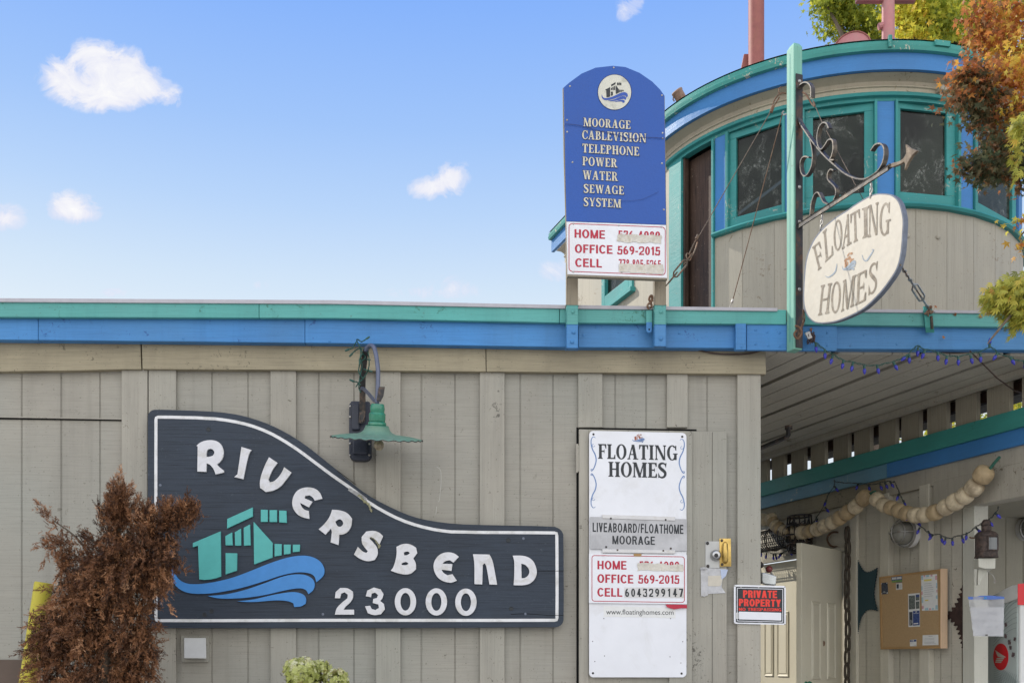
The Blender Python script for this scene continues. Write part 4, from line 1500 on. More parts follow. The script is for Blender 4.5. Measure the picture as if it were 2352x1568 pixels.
cn = thing('tin_can_lamp', 'small rusty can-shaped lamp hanging over the left edge of the curved roof', 'can', c0)
ax_ = Vector((.55, .2, -.8)).normalized()
mb = MB()
mb.lathe([(0, -.055), (.040, -.055), (.046, -.05), (.046, -.04), (.042, -.035), (.042, .05), (.0, .055)], c0, ax_, 20)
mb.build('can', plain('rusty pale tin', (.33, .22, .165), .7, .1, .4, .2, 20, .2, dirty=(.16, .08, .05), dirt_amt=.5), cn, smooth=40)
mb = MB()
mb.tube([c0 + Vector((-.05, 0, .02)), c0 + Vector((-.055, 0, -.02)), c0 + Vector((-.045, 0, -.035))], .005, 6)
mb.build('hook', M['rust'], cn)

# ================================================================ THE ANNEX BEYOND THE PASSAGE
GT, GB_, BB, HB, BM = 1.586, 1.466, 1.361, 1.23, 1.037


def suz(u, h, d=0.0):
    return SID.pu(u, Z(h), d)


an = thing('annex', 'low side building along the covered passage, with slats over its teal and blue fascia', 'building', suz(2100, -HZ))
SB = -.10           # the siding stands this far behind the fascia face


def sbox(u0, h0, u1, h1, d, th, name, m, par=None, bev=.003):
    pts = [suz(u0, h1, d), suz(u1, h1, d), suz(u1, h0, d), suz(u0, h0, d)]
    return MB().prism(pts, SID.n, th, bev=bev).build(name, M[m], par or an)


sbox(1640, GB_, 2620, GT, .0, .04, 'teal_fascia_board', 'teal_trim2')
sbox(1640, BB, 2036, GB_ + .03, -.028, .03, 'blue_fascia_board', 'blue_pale')
sbox(2036.6, BB, 2620, GB_ + .03, -.028, .03, 'blue_fascia_board', 'blue_dh')
sbox(1640, HB, 2033, BB + .02, -.060, .035, 'header_board', 'header')
sbox(2034, HB, 2620, BB + .02, -.058, .035, 'header_board', 'soffit')
# lower roof behind the fascia
r = MB()
e0 = suz(1640, GT - .02, -.03)
e1 = suz(2620, GT - .02, -.03)
r.prism([e0, e1, e1 + NR * 3.2, e0 + NR * 3.2], UPV, .03)
r.build('roof', M['roofing'], an)
# slats between the lower roof and the porch ceiling
y_s = [8.98, 8.70]
us = [1752, 1790.5, 1836, 1882, 1935, 1984, 2042, 2095, 2156, 2223, 2297, 2380, 2470]
for i, u in enumerate(us):
    c0 = suz(u, 1.70, -.035)
    MB().box(c0 + UPV * (-.01 + random.uniform(-.004, .004)), SID.ex, SID.n, UPV, .184, .03, .245, .003).build('slat', M['greyslat'], an)
# a deeper joist above, seen in the gaps
mb = MB()
j0, j1 = suz(1640, 1.76, -.12), suz(2600, 1.76, -.12)
mb.prism([j0 + UPV * .04, j1 + UPV * .04, j1 - UPV * .03, j0 - UPV * .03], SID.n, .05)
mb.build('joist', M['brown_wood'], an)

# wall siding with grooves and battens
W1 = 2209
prof = [(1600, SB)]
for gx in (1650, 1700, 1760, 1800, 1872, 1908, 1990, 2067, 2091, 2161, 2186):
    for e, dd in ((-1.3, 0), (-1.1, -.006), (1.1, -.006), (1.3, 0)):
        prof.append((gx + e, SB + dd))
prof.append((W1, SB))
DT = .866           # top of the doorway
for (ua, ub, h0) in ((1600, 1742, -HZ), (1742, 1936, DT), (1936, W1, -HZ)):
    pp = [(ua, SB)] + [p for p in prof if ua + 3 < p[0] < ub - 3] + [(ub, SB)]
    vs = []
    for (u, d) in pp:
        vs += [suz(u, HB + .05, d), suz(u, h0, d)]
    MB().add(vs, [[2 * i, 2 * i + 1, 2 * i + 3, 2 * i + 2] for i in range(len(pp) - 1)]).build('wall', M['siding_lifted'], an)
for (u0, u1) in ((2021, 2041), (2111, 2133)):
    sbox(u0, -HZ, u1, HB + .02, SB + .05, .049, 'batten', 'batten_grey')
for (u0, u1) in ((1951, 1967),):
    sbox(u0, -HZ, u1, HB + .02, SB + .03, .029, 'batten', 'batten_grey')
sbox(1740, DT, 1950, DT + .035, SB + .035, .034, 'door_head', 'batten_grey')
sbox(2211, -HZ, 2238, BM + .03, SB + .022, .12, 'corner_board', 'post_pale')
# beam over the recess
sbox(2143, BM, 2640, HB + .025, SB + .045, .115, 'beam', 'soffit')
# corner post, its front face towards us
pc = suz(2238, 0, SB + .018)
MB().box(pc + DH * .045 + NR * .062 + UPV * (BM / 2 - HZ / 2 + HZ - Z(0) + .0), NR, DH, UPV, .118, .09, BM + HZ, .004).build('post', M['post_pale'], an)
# recess: back wall, inner side and ceiling
ra = suz(2238, -HZ, SB - .10) + DH * 1.5
mb = MB()
prs = []
for i in range(16):
    x = i * .2
    prs += [(x, 0), (x + .003, -.006), (x + .009, -.006), (x + .012, 0)]
vs = []
for (x, d) in prs:
    p = ra + NR * x - DH * 0 + DH * (-d)
    vs += [Vector((p.x, p.y, Z(HB + .1))), Vector((p.x, p.y, 0))]
mb.add(vs, [[2 * i, 2 * i + 1, 2 * i + 3, 2 * i + 2] for i in range(len(prs) - 1)])
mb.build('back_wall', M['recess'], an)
mb = MB()
q0 = suz(2211, -HZ, SB - .05)
mb.prism([q0, q0 + DH * 1.6, q0 + DH * 1.6 + UPV * (HB + HZ), q0 + UPV * (HB + HZ)], NR, .04)
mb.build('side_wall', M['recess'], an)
mb = MB()
c0, c1 = suz(2200, HB + .06, SB - .05), suz(2640, HB + .06, SB - .05)
mb.prism([c0 + DH * 1.6, c1, c1 + NR * 3.1, c0 + DH * 1.6 + NR * 3.1], UPV, .03)
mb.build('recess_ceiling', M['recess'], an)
# far end of the passage
mb = MB()
f0 = suz(1600, -HZ, .2)
mb.prism([f0 - NR * .3, f0 - NR * 2.2, f0 - NR * 2.2 + UPV * 3.0, f0 - NR * .3 + UPV * 3.0], DH, .05)
# passage floor
mb = MB()
mb.prism([sp(-3.0, -.2, .12), sp(2.3, -.2, .12), sp(2.3, 5, .12), sp(-3, 5, .12)], UPV, .12)
tag(mb.build('passage_floor', M['concrete']), kind='structure')


# doors: six-panel leaves
def panel_door(A, ex, n, Wd, H, name, m, cols, rows, th=.04):
    """leaf from bottom corner A along ex; raised panels as recessed frames"""
    ex = ex.normalized()
    P = lambda x, y, d=0: A + ex * x + UPV * y + n * d
    root = MB().prism([P(0, 0), P(Wd, 0), P(Wd, H), P(0, H)], n, th, bev=.003).build(name, m, an)
    for (x0, x1) in cols:
        for (y0, y1) in rows:
            mb = MB()
            bw = .022
            o = [(x0, y0), (x1, y0), (x1, y1), (x0, y1)]
            i = [(x0 + bw, y0 + bw), (x1 - bw, y0 + bw), (x1 - bw, y1 - bw), (x0 + bw, y1 - bw)]
            vs = [P(*q, .0015) for q in o] + [P(*q, .010) for q in [(x0 + .006, y0 + .006), (x1 - .006, y0 + .006), (x1 - .006, y1 - .006), (x0 + .006, y1 - .006)]] + [P(*q, .002) for q in i] + [P(*q, .008) for q in [(a + (.012 if a < (x0 + x1) / 2 else -.012), b + (.012 if b < (y0 + y1) / 2 else -.012)) for a, b in i]]
            fs = []
            for lv in range(3):
                for k in range(4):
                    l = (k + 1) % 4
                    fs.append([lv * 4 + k, lv * 4 + l, lv * 4 + 4 + l, lv * 4 + 4 + k])
            fs.append([12, 13, 14, 15])
            mb.add(vs, fs)
            mb.build('door_panel', m, root)
    return root, P


kR = crop(2250, 1450, 2155 / 822)
# closed leaf, in the wall plane
A = suz(1655, -HZ + .12, SB - .012)
B = suz(1838, -HZ + .12, SB - .012)
Wd = (B - A).length
H = DT - .005 + HZ - .12
x1 = lambda u: (suz(u, 0, SB - .012) - suz(1655, 0, SB - .012)).length
rowsA = [(.22, .82), (1.12, 1.62), (1.72, 1.93)]
leaf, P = panel_door(A, B - A, SID.n, Wd, H, 'door', M['door'], [(x1(1757), x1(1777)), (x1(1786), x1(1812))], [(.25, .80), (1.02, 1.60)])
# open leaf, swung out towards us
hin = suz(1934, -HZ + .12, SB + .03)
tip = at(1841, HV, 7.20 * 1.06)
tip.z = hin.z
ex = (hin - tip)
n = Vector((ex.y, -ex.x, 0)).normalized()
Lw = ex.length
leaf2, P2 = panel_door(tip, ex, n, Lw, H + .01, 'door', M['door_darker'], [(Lw * .22, Lw * .44), (Lw * .60, Lw * .82)], [(.25, .84), (1.02, 1.62)], th=.042)
# edge strip, latch and knobs
mb = MB()
e = ex.normalized()
mb.prism([P2(-.001, 0, -.004), P2(-.001, 0, -.038), P2(-.001, H, -.038), P2(-.001, H, -.004)], -e, .002)
mb.build('door_edge', M['door'], leaf2)
mb = MB()
for (hz_, r_) in ((.98, .033), (.74, .03)):
    mb.lathe([(0, .045), (r_ * .75, .045), (r_, .03), (r_ * .9, .02), (r_ * .5, .01), (r_ * .9, .004), (r_ * .95, 0)], P2(Lw * .10, hz_, 0), n, 20)
mb.build('door_knob', M['lampgreen'], leaf2, smooth=40)
mb = MB()
mb.lathe([(0, .06), (.03, .06), (.034, .05), (.03, .03), (.012, .025), (.012, 0)], P2(-.0005, .74, -.02), -e, 20)
mb.build('door_latch', M['chrome'], leaf2, smooth=40)
mb = MB()
mb.ball(P2(Lw * .52, 1.30, .001), .014, .002, .022)
mb.build('stain', M['rust'], leaf2)

# junk over the doors: a wire-mesh roll and a dark basket
q = suz(1770, 1.03, SB + .16)
rl = thing('mesh_roll', 'dark rolled wire mesh hung over the left cream door', 'wire roll', q)
mb = MB()
a_, b_ = suz(1700, 1.045, SB + .14), suz(1822, 1.045, SB + .14)
for k in range(10):
    an_ = 2 * math.pi * k / 10
    off = SID.n * (.09 * math.cos(an_)) + UPV * (.09 * math.sin(an_))
    mb.tube([a_ + off, b_ + off], .004, 5)
for k in range(26):
    c_ = a_.lerp(b_, k / 25)
    mb.tube([c_ + SID.n * (.09 * math.cos(2 * math.pi * j / 14)) + UPV * (.09 * math.sin(2 * math.pi * j / 14)) for j in range(14)], .0028, 4, closed=True)
mb.build('mesh', M['iron'], rl)
for uu in (1778, 1808):
    mb = MB()
    c_ = suz(uu, 1.045, SB + .14)
    mb.tube([c_ + SID.n * (.10 * math.cos(2 * math.pi * j / 18)) + UPV * (.10 * math.sin(2 * math.pi * j / 18)) for j in range(18)], .006, 6, closed=True)
    mb.build('hoop', M['iron'], rl)
q = suz(1836, .90, SB + .13)
bk_ = thing('wire_basket', 'black wire crab basket wedged behind the float string above the doors', 'basket', q)
mb = MB()
for k in range(14):
    an_ = 2 * math.pi * k / 14
    mb.tube([q + SID.ex * (.10 * math.cos(an_)) + SID.n * (.08 * math.sin(an_)), q + SID.ex * (.13 * math.cos(an_ + .2)) + SID.n * (.10 * math.sin(an_ + .2)) + UPV * .14,
             q + SID.ex * (.11 * math.cos(an_ + .3)) + SID.n * (.09 * math.sin(an_ + .3)) + UPV * .30], .006, 5)
for z_, r_ in ((0, .10), (.07, .12), (.14, .13), (.22, .125), (.30, .11)):
    mb.tube([q + SID.ex * (r_ * math.cos(2 * math.pi * j / 16)) + SID.n * (r_ * .8 * math.sin(2 * math.pi * j / 16)) + UPV * z_ for j in range(16)], .008, 5, closed=True)
for _ in range(26):
    a0_ = random.uniform(0, 6.28)
    mb.tube([q + SID.ex * (.12 * math.cos(a0_ + j * .5)) + SID.n * (.09 * math.sin(a0_ + j * .5)) + UPV * (random.uniform(0, .28)) for j in range(4)], .005, 4)
mb.build('basket', M['iron'], bk_)
# hook / horseshoe on the boards
mb = MB()
pts = catmull([(1982, 1231), (1966, 1228), (1955, 1222), (1950, 1233), (1950, 1245)], 3)
pts = [kR(*p) for p in catmull([(690, 382), (650, 382), (615, 410), (608, 445), (625, 478), (655, 495), (690, 490)], 4)]
mb.tube([SID.pt(u, v, SB + .02) for u, v in pts], [.008] * (len(pts) - 4) + [.007, .006, .004, .002], 8)
mb.solo('iron_hook', M['rust'], 'rusty curved iron hook on the boards above the open door', 'hook')

# ================================================================ HANGING CHAIN BY THE DOOR
ch = thing('heavy_chain', 'thick rusty anchor chain hanging beside the open door', 'chain', SID.pt(1944, 1568, SB + .10))


def link(mb, c, ax, side, L, Wd, r):
    """one oval link"""
    pts = []
    for k in range(20):
        a = 2 * math.pi * k / 20
        x, y = math.cos(a), math.sin(a)
        pts.append(c + ax * (y * (L / 2 - r) * (1.0 if abs(y) > .99 else 1.0)) + side * ((abs(x) ** .6) * (1 if x > 0 else -1) * (Wd / 2 - r)))
    mb.tube(pts, r, 8, closed=True)


u0_, v0_ = kR(765, 335)
top = SID.pt(u0_, v0_, SB + .07)
pxm = F / top.y
L = 128 * .292 / pxm
for k in range(14):
    c_ = top - UPV * (L * .5 + k * L * .84) + SID.ex * (math.sin(k * 1.1) * .006)
    mb = MB()
    sd = SID.ex if k % 2 else (SID.n * .88 + SID.ex * .47).normalized()
    if k % 2 == 0:
        sd = (SID.n * .95 + SID.ex * .3).normalized()
    link(mb, c_, UPV, sd, L * 1.06, .070, .0115)
    mb.build('link', M['rust_dark'], ch, smooth=True)

# ================================================================ SAW-TOOTHED STEEL PIECES ON THE WALL
kP = crop(2250, 1450, 2155 / 822)


def serrate(pts, amp, n):
    """saw teeth along a polyline (2D)"""
    P = catmull(pts, 8)
    L = [0]
    for a, b in zip(P, P[1:]):
        L.append(L[-1] + (b - a).length)
    out = []
    for k in range(n * 2 + 1):
        s = L[-1] * k / (n * 2)
        j = max(i for i in range(len(L)) if L[i] <= s + 1e-9)
        j = min(j, len(P) - 2)
        f = (s - L[j]) / max(1e-6, L[j + 1] - L[j])
        p = P[j].lerp(P[j + 1], f)
        t_ = (P[j + 1] - P[j]).normalized()
        nn = Vector((t_.y, -t_.x))
        out.append(tuple(p + nn * (amp if k % 2 else 0)))
    return out


o = [(830, 1190), (829, 520)]
o += serrate([(829, 525), (850, 620), (895, 690), (940, 695), (1003, 662)], 6, 17)
o += serrate([(1003, 664), (990, 760), (978, 850), (985, 930), (1005, 998)], -7, 14)[1:]
o += serrate([(1005, 998), (950, 985), (905, 1000), (865, 1060), (842, 1185)], 6, 17)[1:]
MB().poly(SID, [kP(*p) for p in o], SB + .016, .006).solo('saw_plate', M['saw_teal'], 'dark teal star-shaped saw plate with toothed edges on the wall', 'saw blade')


def lobes(pts, amp, n):
    P = serrate(pts, 0, n * 4)
    out = []
    for k, p in enumerate(P):
        a = Vector(P[max(k - 1, 0)])
        b = Vector(P[min(k + 1, len(P) - 1)])
        t_ = (b - a).normalized()
        nn = Vector((t_.y, -t_.x))
        w_ = math.sin(math.pi * 2 * (k / len(P)) * n)
        out.append(tuple(Vector(p) + nn * amp * w_))
    return out


o = [(1672, 795)] + lobes([(1668, 800), (1650, 870), (1615, 950), (1570, 1005), (1532, 1040)], 11, 7) + lobes([(1532, 1045), (1580, 1075), (1625, 1130), (1650, 1200), (1674, 1290)], 12, 8) + [(1676, 1290)]
MB().poly(SID, [kP(*p) for p in o], SB + .016, .006).solo('cog_plate', M['saw_brown'], 'rusty brown scalloped saw plate on the wall left of the lantern post', 'saw blade')

# ================================================================ CORK BOARD
cb = thing('cork_board', 'wood-framed cork notice board pinned with papers on the passage wall', 'notice board', SID.pt(*kP(1278, 1296), SB + .03))
fr_d = SB + .082
MB().poly(SID, [kP(1015, 735), kP(1495, 672), kP(1500, 1293), kP(1026, 1300)], fr_d - .006, .026).build('cork', M['cork'], cb)
for nm, pp in (('frame_rail', [(1015, 733), (1497, 670), (1497, 684), (1015, 747)]), ('frame_rail', [(1026, 1284), (1500, 1277), (1500, 1294), (1026, 1301)]),
               ('frame_stile', [(1015, 747), (1028, 746), (1037, 1284), (1024, 1284)]), ('frame_stile', [(1484, 686), (1498, 684), (1504, 1277), (1489, 1277)])):
    MB().poly(SID, [kP(*p) for p in pp], fr_d, .034, bev=.002).build(nm, M['pine'], cb)
mb = MB()
a_, b_ = SID.pt(*kP(1499, 670), fr_d - .002), SID.pt(*kP(1505, 1292), fr_d - .002)
bx = (a_ + b_) / 2
mb.box(bx - SID.n * .022 + SID.ex * .004, SID.ex, SID.n, UPV, .008, .052, abs(a_.z - b_.z), .002)
mb.build('frame_edge', M['pale_pine'], cb)
PD = fr_d - .0045


def paper(pts, m, label, marks=(), name='paper_notice', cat='paper'):
    """a sheet pinned to the board; marks = (material, polygon)"""
    c0 = SID.pt(*kP(*pts[-1]), PD)
    t_ = thing(name, label, cat, c0, 'papers pinned to the cork board')
    MB().poly(SID, [kP(*p) for p in pts], PD, .0008).build('sheet', M[m], t_)
    x0, y0 = pts[0]
    x1, y1 = pts[1]
    x3, y3 = pts[3]
    for k, (mm, nm, rects) in enumerate(marks):
        mb = MB()
        for (a, b, c, d) in rects:
            if nm == 'border':
                mb = MB()

            def q(s, w_):
                return kP(x0 + (x1 - x0) * s + (x3 - x0) * w_, y0 + (y1 - y0) * s + (y3 - y0) * w_)
            mb.poly(SID, [q(a, b), q(c, b), q(c, d), q(a, d)], PD + .0012 + k * .0004, 0)
            if nm == 'border':
                mb.build('border_spot', M[mm], t_)
        if nm != 'border':
            mb.build(nm, M[mm], t_)
    return t_


lines = lambda x0, x1, ys, h=.012: [(x0, y, x1 - random.uniform(0, .18), y + h) for y in ys]
paper([(1345, 722), (1470, 710), (1478, 994), (1352, 998)], 'paper', 'tall white sheet with a splashy pink and aqua border at the board\'s upper right',
      [('ink_aqua', 'border', [(.0, .0, .12, .12), (.3, .0, .5, .06), (.0, .3, .07, .42), (.93, .25, 1, .4), (.0, .62, .10, .78), (.9, .6, 1, .7), (.2, .93, .4, 1), (.85, .88, 1, 1), (.62, .95, .75, 1)]),
       ('ink_pink', 'border', [(.88, .04, 1, .16), (.16, .0, .26, .05), (.0, .45, .08, .55), (.94, .44, 1, .52), (.45, .95, .58, 1), (.0, .86, .12, .95), (.6, 0, .72, .05)]),
       ('ink_yellow', 'heading', [(.18, .12, .66, .17), (.2, .70, .42, .735)]),
       ('ink', 'text_lines', lines(.18, .8, (.24, .30, .36, .42, .48, .54, .60), .008))])
paper([(1243, 866), (1334, 858), (1336, 1122), (1246, 1126)], 'paper', 'long leaflet with two dark blue photo panels, in the middle of the cork board',
      [('photo_grey', 'photo', [(.06, .06, .60, .47), (.66, .04, .97, .22), (.66, .25, .97, .47)]), ('ink_blue', 'print', [(.40, .53, .97, .97), (.68, .05, .96, .12)]),
       ('ink_dark', 'photo', [(.08, .55, .36, .96)]), ('paper', 'text_lines', lines(.12, .42, (.80, .83, .86, .89, .92), .008) + [(.45, .60, .9, .61), (.45, .9, .85, .93), (.62, .545, .74, .575)])])
paper([(1358, 1190), (1480, 1186), (1482, 1267), (1356, 1270)], 'paper', 'small typed white note at the board\'s lower right corner',
      [('ink', 'text_lines', lines(.12, .9, (.34, .46, .66, .74, .82), .02) + [(.38, .10, .64, .14)])])
paper([(1257, 1226), (1309, 1222), (1309, 1276), (1258, 1277)], 'paper', 'white card with a blue top band at the bottom of the cork board',
      [('ink_blue', 'band', [(.02, .04, .98, .34)]), ('ink', 'text_lines', lines(.1, .6, (.5,), .03) + [(.6, .88, .95, .92)]), ('paper', 'letters', [(.15, .12, .3, .24), (.4, .1, .6, .28)])])
paper([(1112, 730), (1194, 722), (1196, 774), (1114, 778)], 'ink_blue', 'blue and green card with white lettering at the top of the cork board',
      [('ink_green', 'band', [(.0, .66, 1, 1)]), ('paper', 'letters', [(.06 + k * .11, .16, .14 + k * .11, .52) for k in range(4)] + [(.54 + k * .11, .16, .62 + k * .11, .52) for k in range(4)])])
paper([(1148, 784), (1196, 780), (1197, 830), (1149, 834)], 'paper', 'tiny white business card below the blue and green card',
      [('ink_dark', 'photo', [(.08, .12, .46, .8)]), ('ink', 'text_lines', lines(.55, .98, (.2, .35, .5, .65), .05) + [(.1, .86, .9, .92)])])
paper([(1028, 780), (1082, 774), (1087, 866), (1032, 870)], 'ink_dark', 'black card with small white corner marks at the board\'s left edge',
      [('paper', 'corner_marks', [(.04, .03, .14, .10), (.84, .03, .96, .10), (.04, .90, .14, .97), (.80, .88, .96, .97), (.3, .78, .6, .80), (.2, .84, .7, .855)])])

# ================================================================ BULKHEAD LAMPS
def bulkhead(c, n, label, r=.105, grp=None):
    n = Vector(n).normalized()
    ex_ = Vector((-n.y, n.x, 0))
    t_ = thing('bulkhead_light', label, 'wall lamp', c, grp)
    MB().lathe([(0, -.004), (r, -.004), (r, .035), (r * .93, .045), (r * .82, .045), (r * .82, .02), (0, .02)], c, n, 32).build('base', M['white_old'], t_, smooth=40)
    MB().lathe([(r * .80, .03), (r * .79, .06), (r * .72, .10), (r * .55, .135), (r * .3, .152), (.0, .157)], c, n, 28).build('globe', M['lampglass'], t_, smooth=True)
    for k in range(2):
        d_ = ex_ if k else UPV
        mb = MB()
        mb.tube([c + d_ * (r * 1.0 * math.cos(R(a))) + n * (.045 + .125 * math.sin(R(a))) for a in range(0, 181, 12)], .004, 6)
        mb.build('guard_bar', M['steel'], t_)
    mb = MB()
    mb.tube([c + (ex_ * math.cos(R(a)) + UPV * math.sin(R(a))) * r * .74 + n * .115 for a in range(0, 360, 15)], .004, 6, closed=True)
    mb.build('guard_ring', M['steel'], t_)
    MB().lathe([(r * .95, .036), (r * 1.03, .04), (r * 1.03, .052), (r * .95, .056)], c, n, 32).build('rim', M['steel'], t_, smooth=40)
    MB().ball(c + n * .07, .028, .028, .038).build('bulb', M['white_old'], t_, smooth=True)
    return t_


bulkhead(SID.pt(*kP(1262, 390), SB + .052), SID.n, 'round caged ship lamp with a white rim on the wall above the cork board')
bc = ra + NR * .2
pt_ = Plane(ra, -DH)
bulkhead(pt_.pt(*kP(2160, 360), .005), -DH, 'round caged lamp at the right edge, on the dark wall beyond the lantern post')

# ================================================================ BIG DARK SIGN WITH RAISED LETTERS
A_ = lambda pts: [kA(*p) for p in pts]
B_ = lambda pts: [kB(*p) for p in pts]
D0 = .068           # face of the big board
rs = thing('name_sign', 'large slate-blue shaped wooden sign reading RIVERSBEND 23000 with white raised letters', 'sign', FAC.pt(820, 1440, .03))
o = A_([(93, 160), (98, 132), (115, 112), (145, 103), (400, 112), (560, 120), (700, 140), (850, 185), (950, 230), (1050, 285), (1150, 355), (1250, 435), (1350, 515), (1450, 590)])
o += B_([(0, 482), (80, 550), (170, 625), (270, 690), (400, 755), (520, 805), (640, 832), (800, 852), (1000, 858), (1440, 866), (1475, 880), (1497, 902), (1504, 930), (1506, 1470), (1498, 1500), (1478, 1519), (1440, 1526)])
o += A_([(145, 1531), (112, 1522), (96, 1490)])
o = chaikin(o, 1)
MB().poly(FAC, o, D0, .044, bev=.006).build('board', M['slate'], rs)
ln = A_([(147, 1455), (147, 175), (150, 158), (165, 152), (500, 160), (640, 178), (760, 205), (880, 250), (980, 305), (1080, 370), (1180, 445), (1300, 535), (1420, 617), (1524, 693)])
ln += B_([(100, 622), (200, 690), (320, 765), (440, 825), (560, 865), (680, 892), (800, 905), (1440, 908), (1457, 912), (1461, 930), (1462, 1462), (1458, 1476), (1440, 1480), (0, 1479)])
ln += A_([(165, 1482), (151, 1477)])
ln = [tuple(p) for p in chaikin(ln, 1)]
MB().stroke(FAC, ln, 7.0, D0 + .0012, True).build('border_line', M['line'], rs)
LT = [
    (A_, [(412, 340), (440, 315), (490, 302), (540, 306), (575, 330), (592, 378), (585, 420), (565, 448), (545, 462), (562, 480), (592, 503), (590, 515), (537, 527), (525, 492), (500, 462), (478, 455), (476, 510), (418, 508), (419, 430), (420, 345)],
     [(478, 370), (500, 358), (520, 364), (532, 385), (520, 406), (492, 413), (477, 412)]),
    (A_, [(706, 348), (772, 368), (752, 392), (718, 558), (659, 544), (680, 526)], None),
    (A_, [(886, 415), (942, 452), (905, 500), (882, 560), (890, 578), (915, 575), (945, 550), (970, 515), (985, 480), (1033, 515), (1000, 560), (960, 610), (910, 635), (865, 642), (828, 615), (825, 580), (835, 530), (862, 460)], None),
    (A_, [(1235, 685), (1220, 645), (1190, 620), (1150, 610), (1100, 615), (1060, 640), (1037, 690), (1038, 740), (1065, 785), (1105, 808), (1150, 817), (1145, 765), (1120, 760), (1098, 738), (1088, 712), (1146, 742), (1170, 705), (1118, 682), (1122, 668), (1150, 663), (1172, 676), (1185, 698)], None),
    (A_, [(1298, 757), (1350, 760), (1400, 778), (1428, 815), (1425, 865), (1400, 905), (1365, 920), (1345, 920), (1340, 988), (1288, 970), (1298, 900), (1290, 880), (1255, 920), (1210, 885), (1250, 850), (1285, 800)],
     [(1318, 835), (1345, 815), (1368, 830), (1372, 855), (1350, 872), (1330, 862)]),
    (B_, [(325, 930), (300, 905), (260, 893), (215, 900), (185, 935), (185, 975), (205, 1005), (225, 1028), (215, 1040), (190, 1030), (160, 1000), (135, 1050), (170, 1078), (225, 1097), (270, 1085), (292, 1050), (288, 1005), (260, 970), (236, 945), (245, 935), (275, 950), (300, 985)], None),
    (B_, [(412, 1000), (450, 980), (500, 980), (540, 1005), (548, 1040), (522, 1075), (540, 1105), (540, 1145), (510, 1175), (470, 1182), (420, 1172), (375, 1155), (395, 1130), (415, 1050)],
     [[(460, 1036), (488, 1027), (500, 1042), (482, 1055), (463, 1055)], [(445, 1107), (475, 1095), (492, 1110), (475, 1121), (446, 1118)]]),
    (B_, [(820, 1065), (790, 1040), (740, 1033), (690, 1050), (657, 1095), (653, 1145), (675, 1195), (715, 1225), (770, 1237), (807, 1220), (778, 1178), (745, 1185), (718, 1170), (707, 1148), (772, 1157), (778, 1112), (712, 1110), (730, 1092), (760, 1087), (785, 1102)], None),
    (B_, [(912, 1048), (1020, 1050), (1040, 1085), (1055, 1160), (1070, 1247), (1020, 1245), (1008, 1170), (998, 1118), (987, 1107), (976, 1118), (973, 1245), (922, 1243), (922, 1100)], None),
    (B_, [(1172, 1057), (1250, 1056), (1305, 1085), (1332, 1150), (1325, 1200), (1290, 1240), (1240, 1252), (1178, 1250), (1183, 1180), (1183, 1090)],
     [(1228, 1110), (1255, 1115), (1282, 1148), (1280, 1180), (1255, 1203), (1230, 1205)]),
    (B_, [(10, 1335), (15, 1295), (45, 1268), (95, 1268), (127, 1292), (131, 1328), (112, 1362), (80, 1388), (66, 1410), (135, 1410), (135, 1442), (10, 1442), (20, 1398), (58, 1362), (92, 1335), (94, 1312), (72, 1296), (50, 1306), (44, 1335)], None),
    (B_, [(212, 1322), (222, 1285), (265, 1265), (308, 1277), (328, 1308), (320, 1338), (305, 1352), (330, 1372), (336, 1408), (310, 1440), (265, 1448), (225, 1432), (207, 1388), (240, 1384), (250, 1405), (275, 1412), (298, 1398), (294, 1376), (258, 1366), (260, 1340), (284, 1334), (292, 1314), (272, 1298), (250, 1305), (245, 1328)], None),
]


def ell(cx, cy, rx, ry, n=32):
    return [(cx + rx * math.cos(2 * math.pi * k / n), cy + ry * math.sin(2 * math.pi * k / n)) for k in range(n)]


for f_, out_, hole in LT:
    hs = [] if hole is None else ([hole] if isinstance(hole[0], tuple) else hole)
    MB().poly(FAC, chaikin(f_(out_), 2, 40), D0 + .014, .0135, [chaikin(f_(h), 2, 75) for h in hs]).build('letter', M['letter'], rs)
for cx_, cy_ in ((471, 1358), (673, 1359), (866, 1361)):
    MB().poly(FAC, B_(ell(cx_, cy_, 70, 89)), D0 + .014, .0135, [B_(ell(cx_, cy_, 33, 58))]).build('letter', M['letter'], rs)
for p in EM_G:
    MB().poly(FAC, A_(p), D0 + .013, .0125, bev=.0015).build('emblem_house', M['logo_teal'], rs)
for p in EM_B:
    MB().poly(FAC, A_(chaikin(p)), D0 + .012, .0115).build('emblem_wave', M['logo_blue'], rs)
for f_, (a, b) in ((kA, (491, 234)), (kA, (510, 1420)), (kA, (465, 1443)), (kB, (1143, 957)), (kB, (1162, 1404))):
    c_ = FAC.pt(*f_(a, b), D0 + .0005)
    MB().lathe([(0, .0003), (.0095, .0003), (.012, .0016), (.0135, 0)], c_, FAC.n, 16).build('bolt_hole', M['black'], rs)
for f_, (a, b) in ((kA, (176, 598)), (kA, (180, 1371)), (kA, (1238, 1440)), (kB, (1242, 946)), (kB, (1255, 1438))):
    MB().lathe([(0, .002), (.006, .0015), (.008, 0)], FAC.pt(*f_(a, b), D0), FAC.n, 12).build('screw', M['oval_edge'], rs)
for pts in ([(1330, 1158), (1400, 1157), (1505, 1158)], [(1160, 1440), (1260, 1437), (1400, 1446), (1505, 1447)]):
    MB().stroke(FAC, catmull(B_(pts), 5), 1.1, D0 + .0016).build('crack', M['black_gap'], rs)
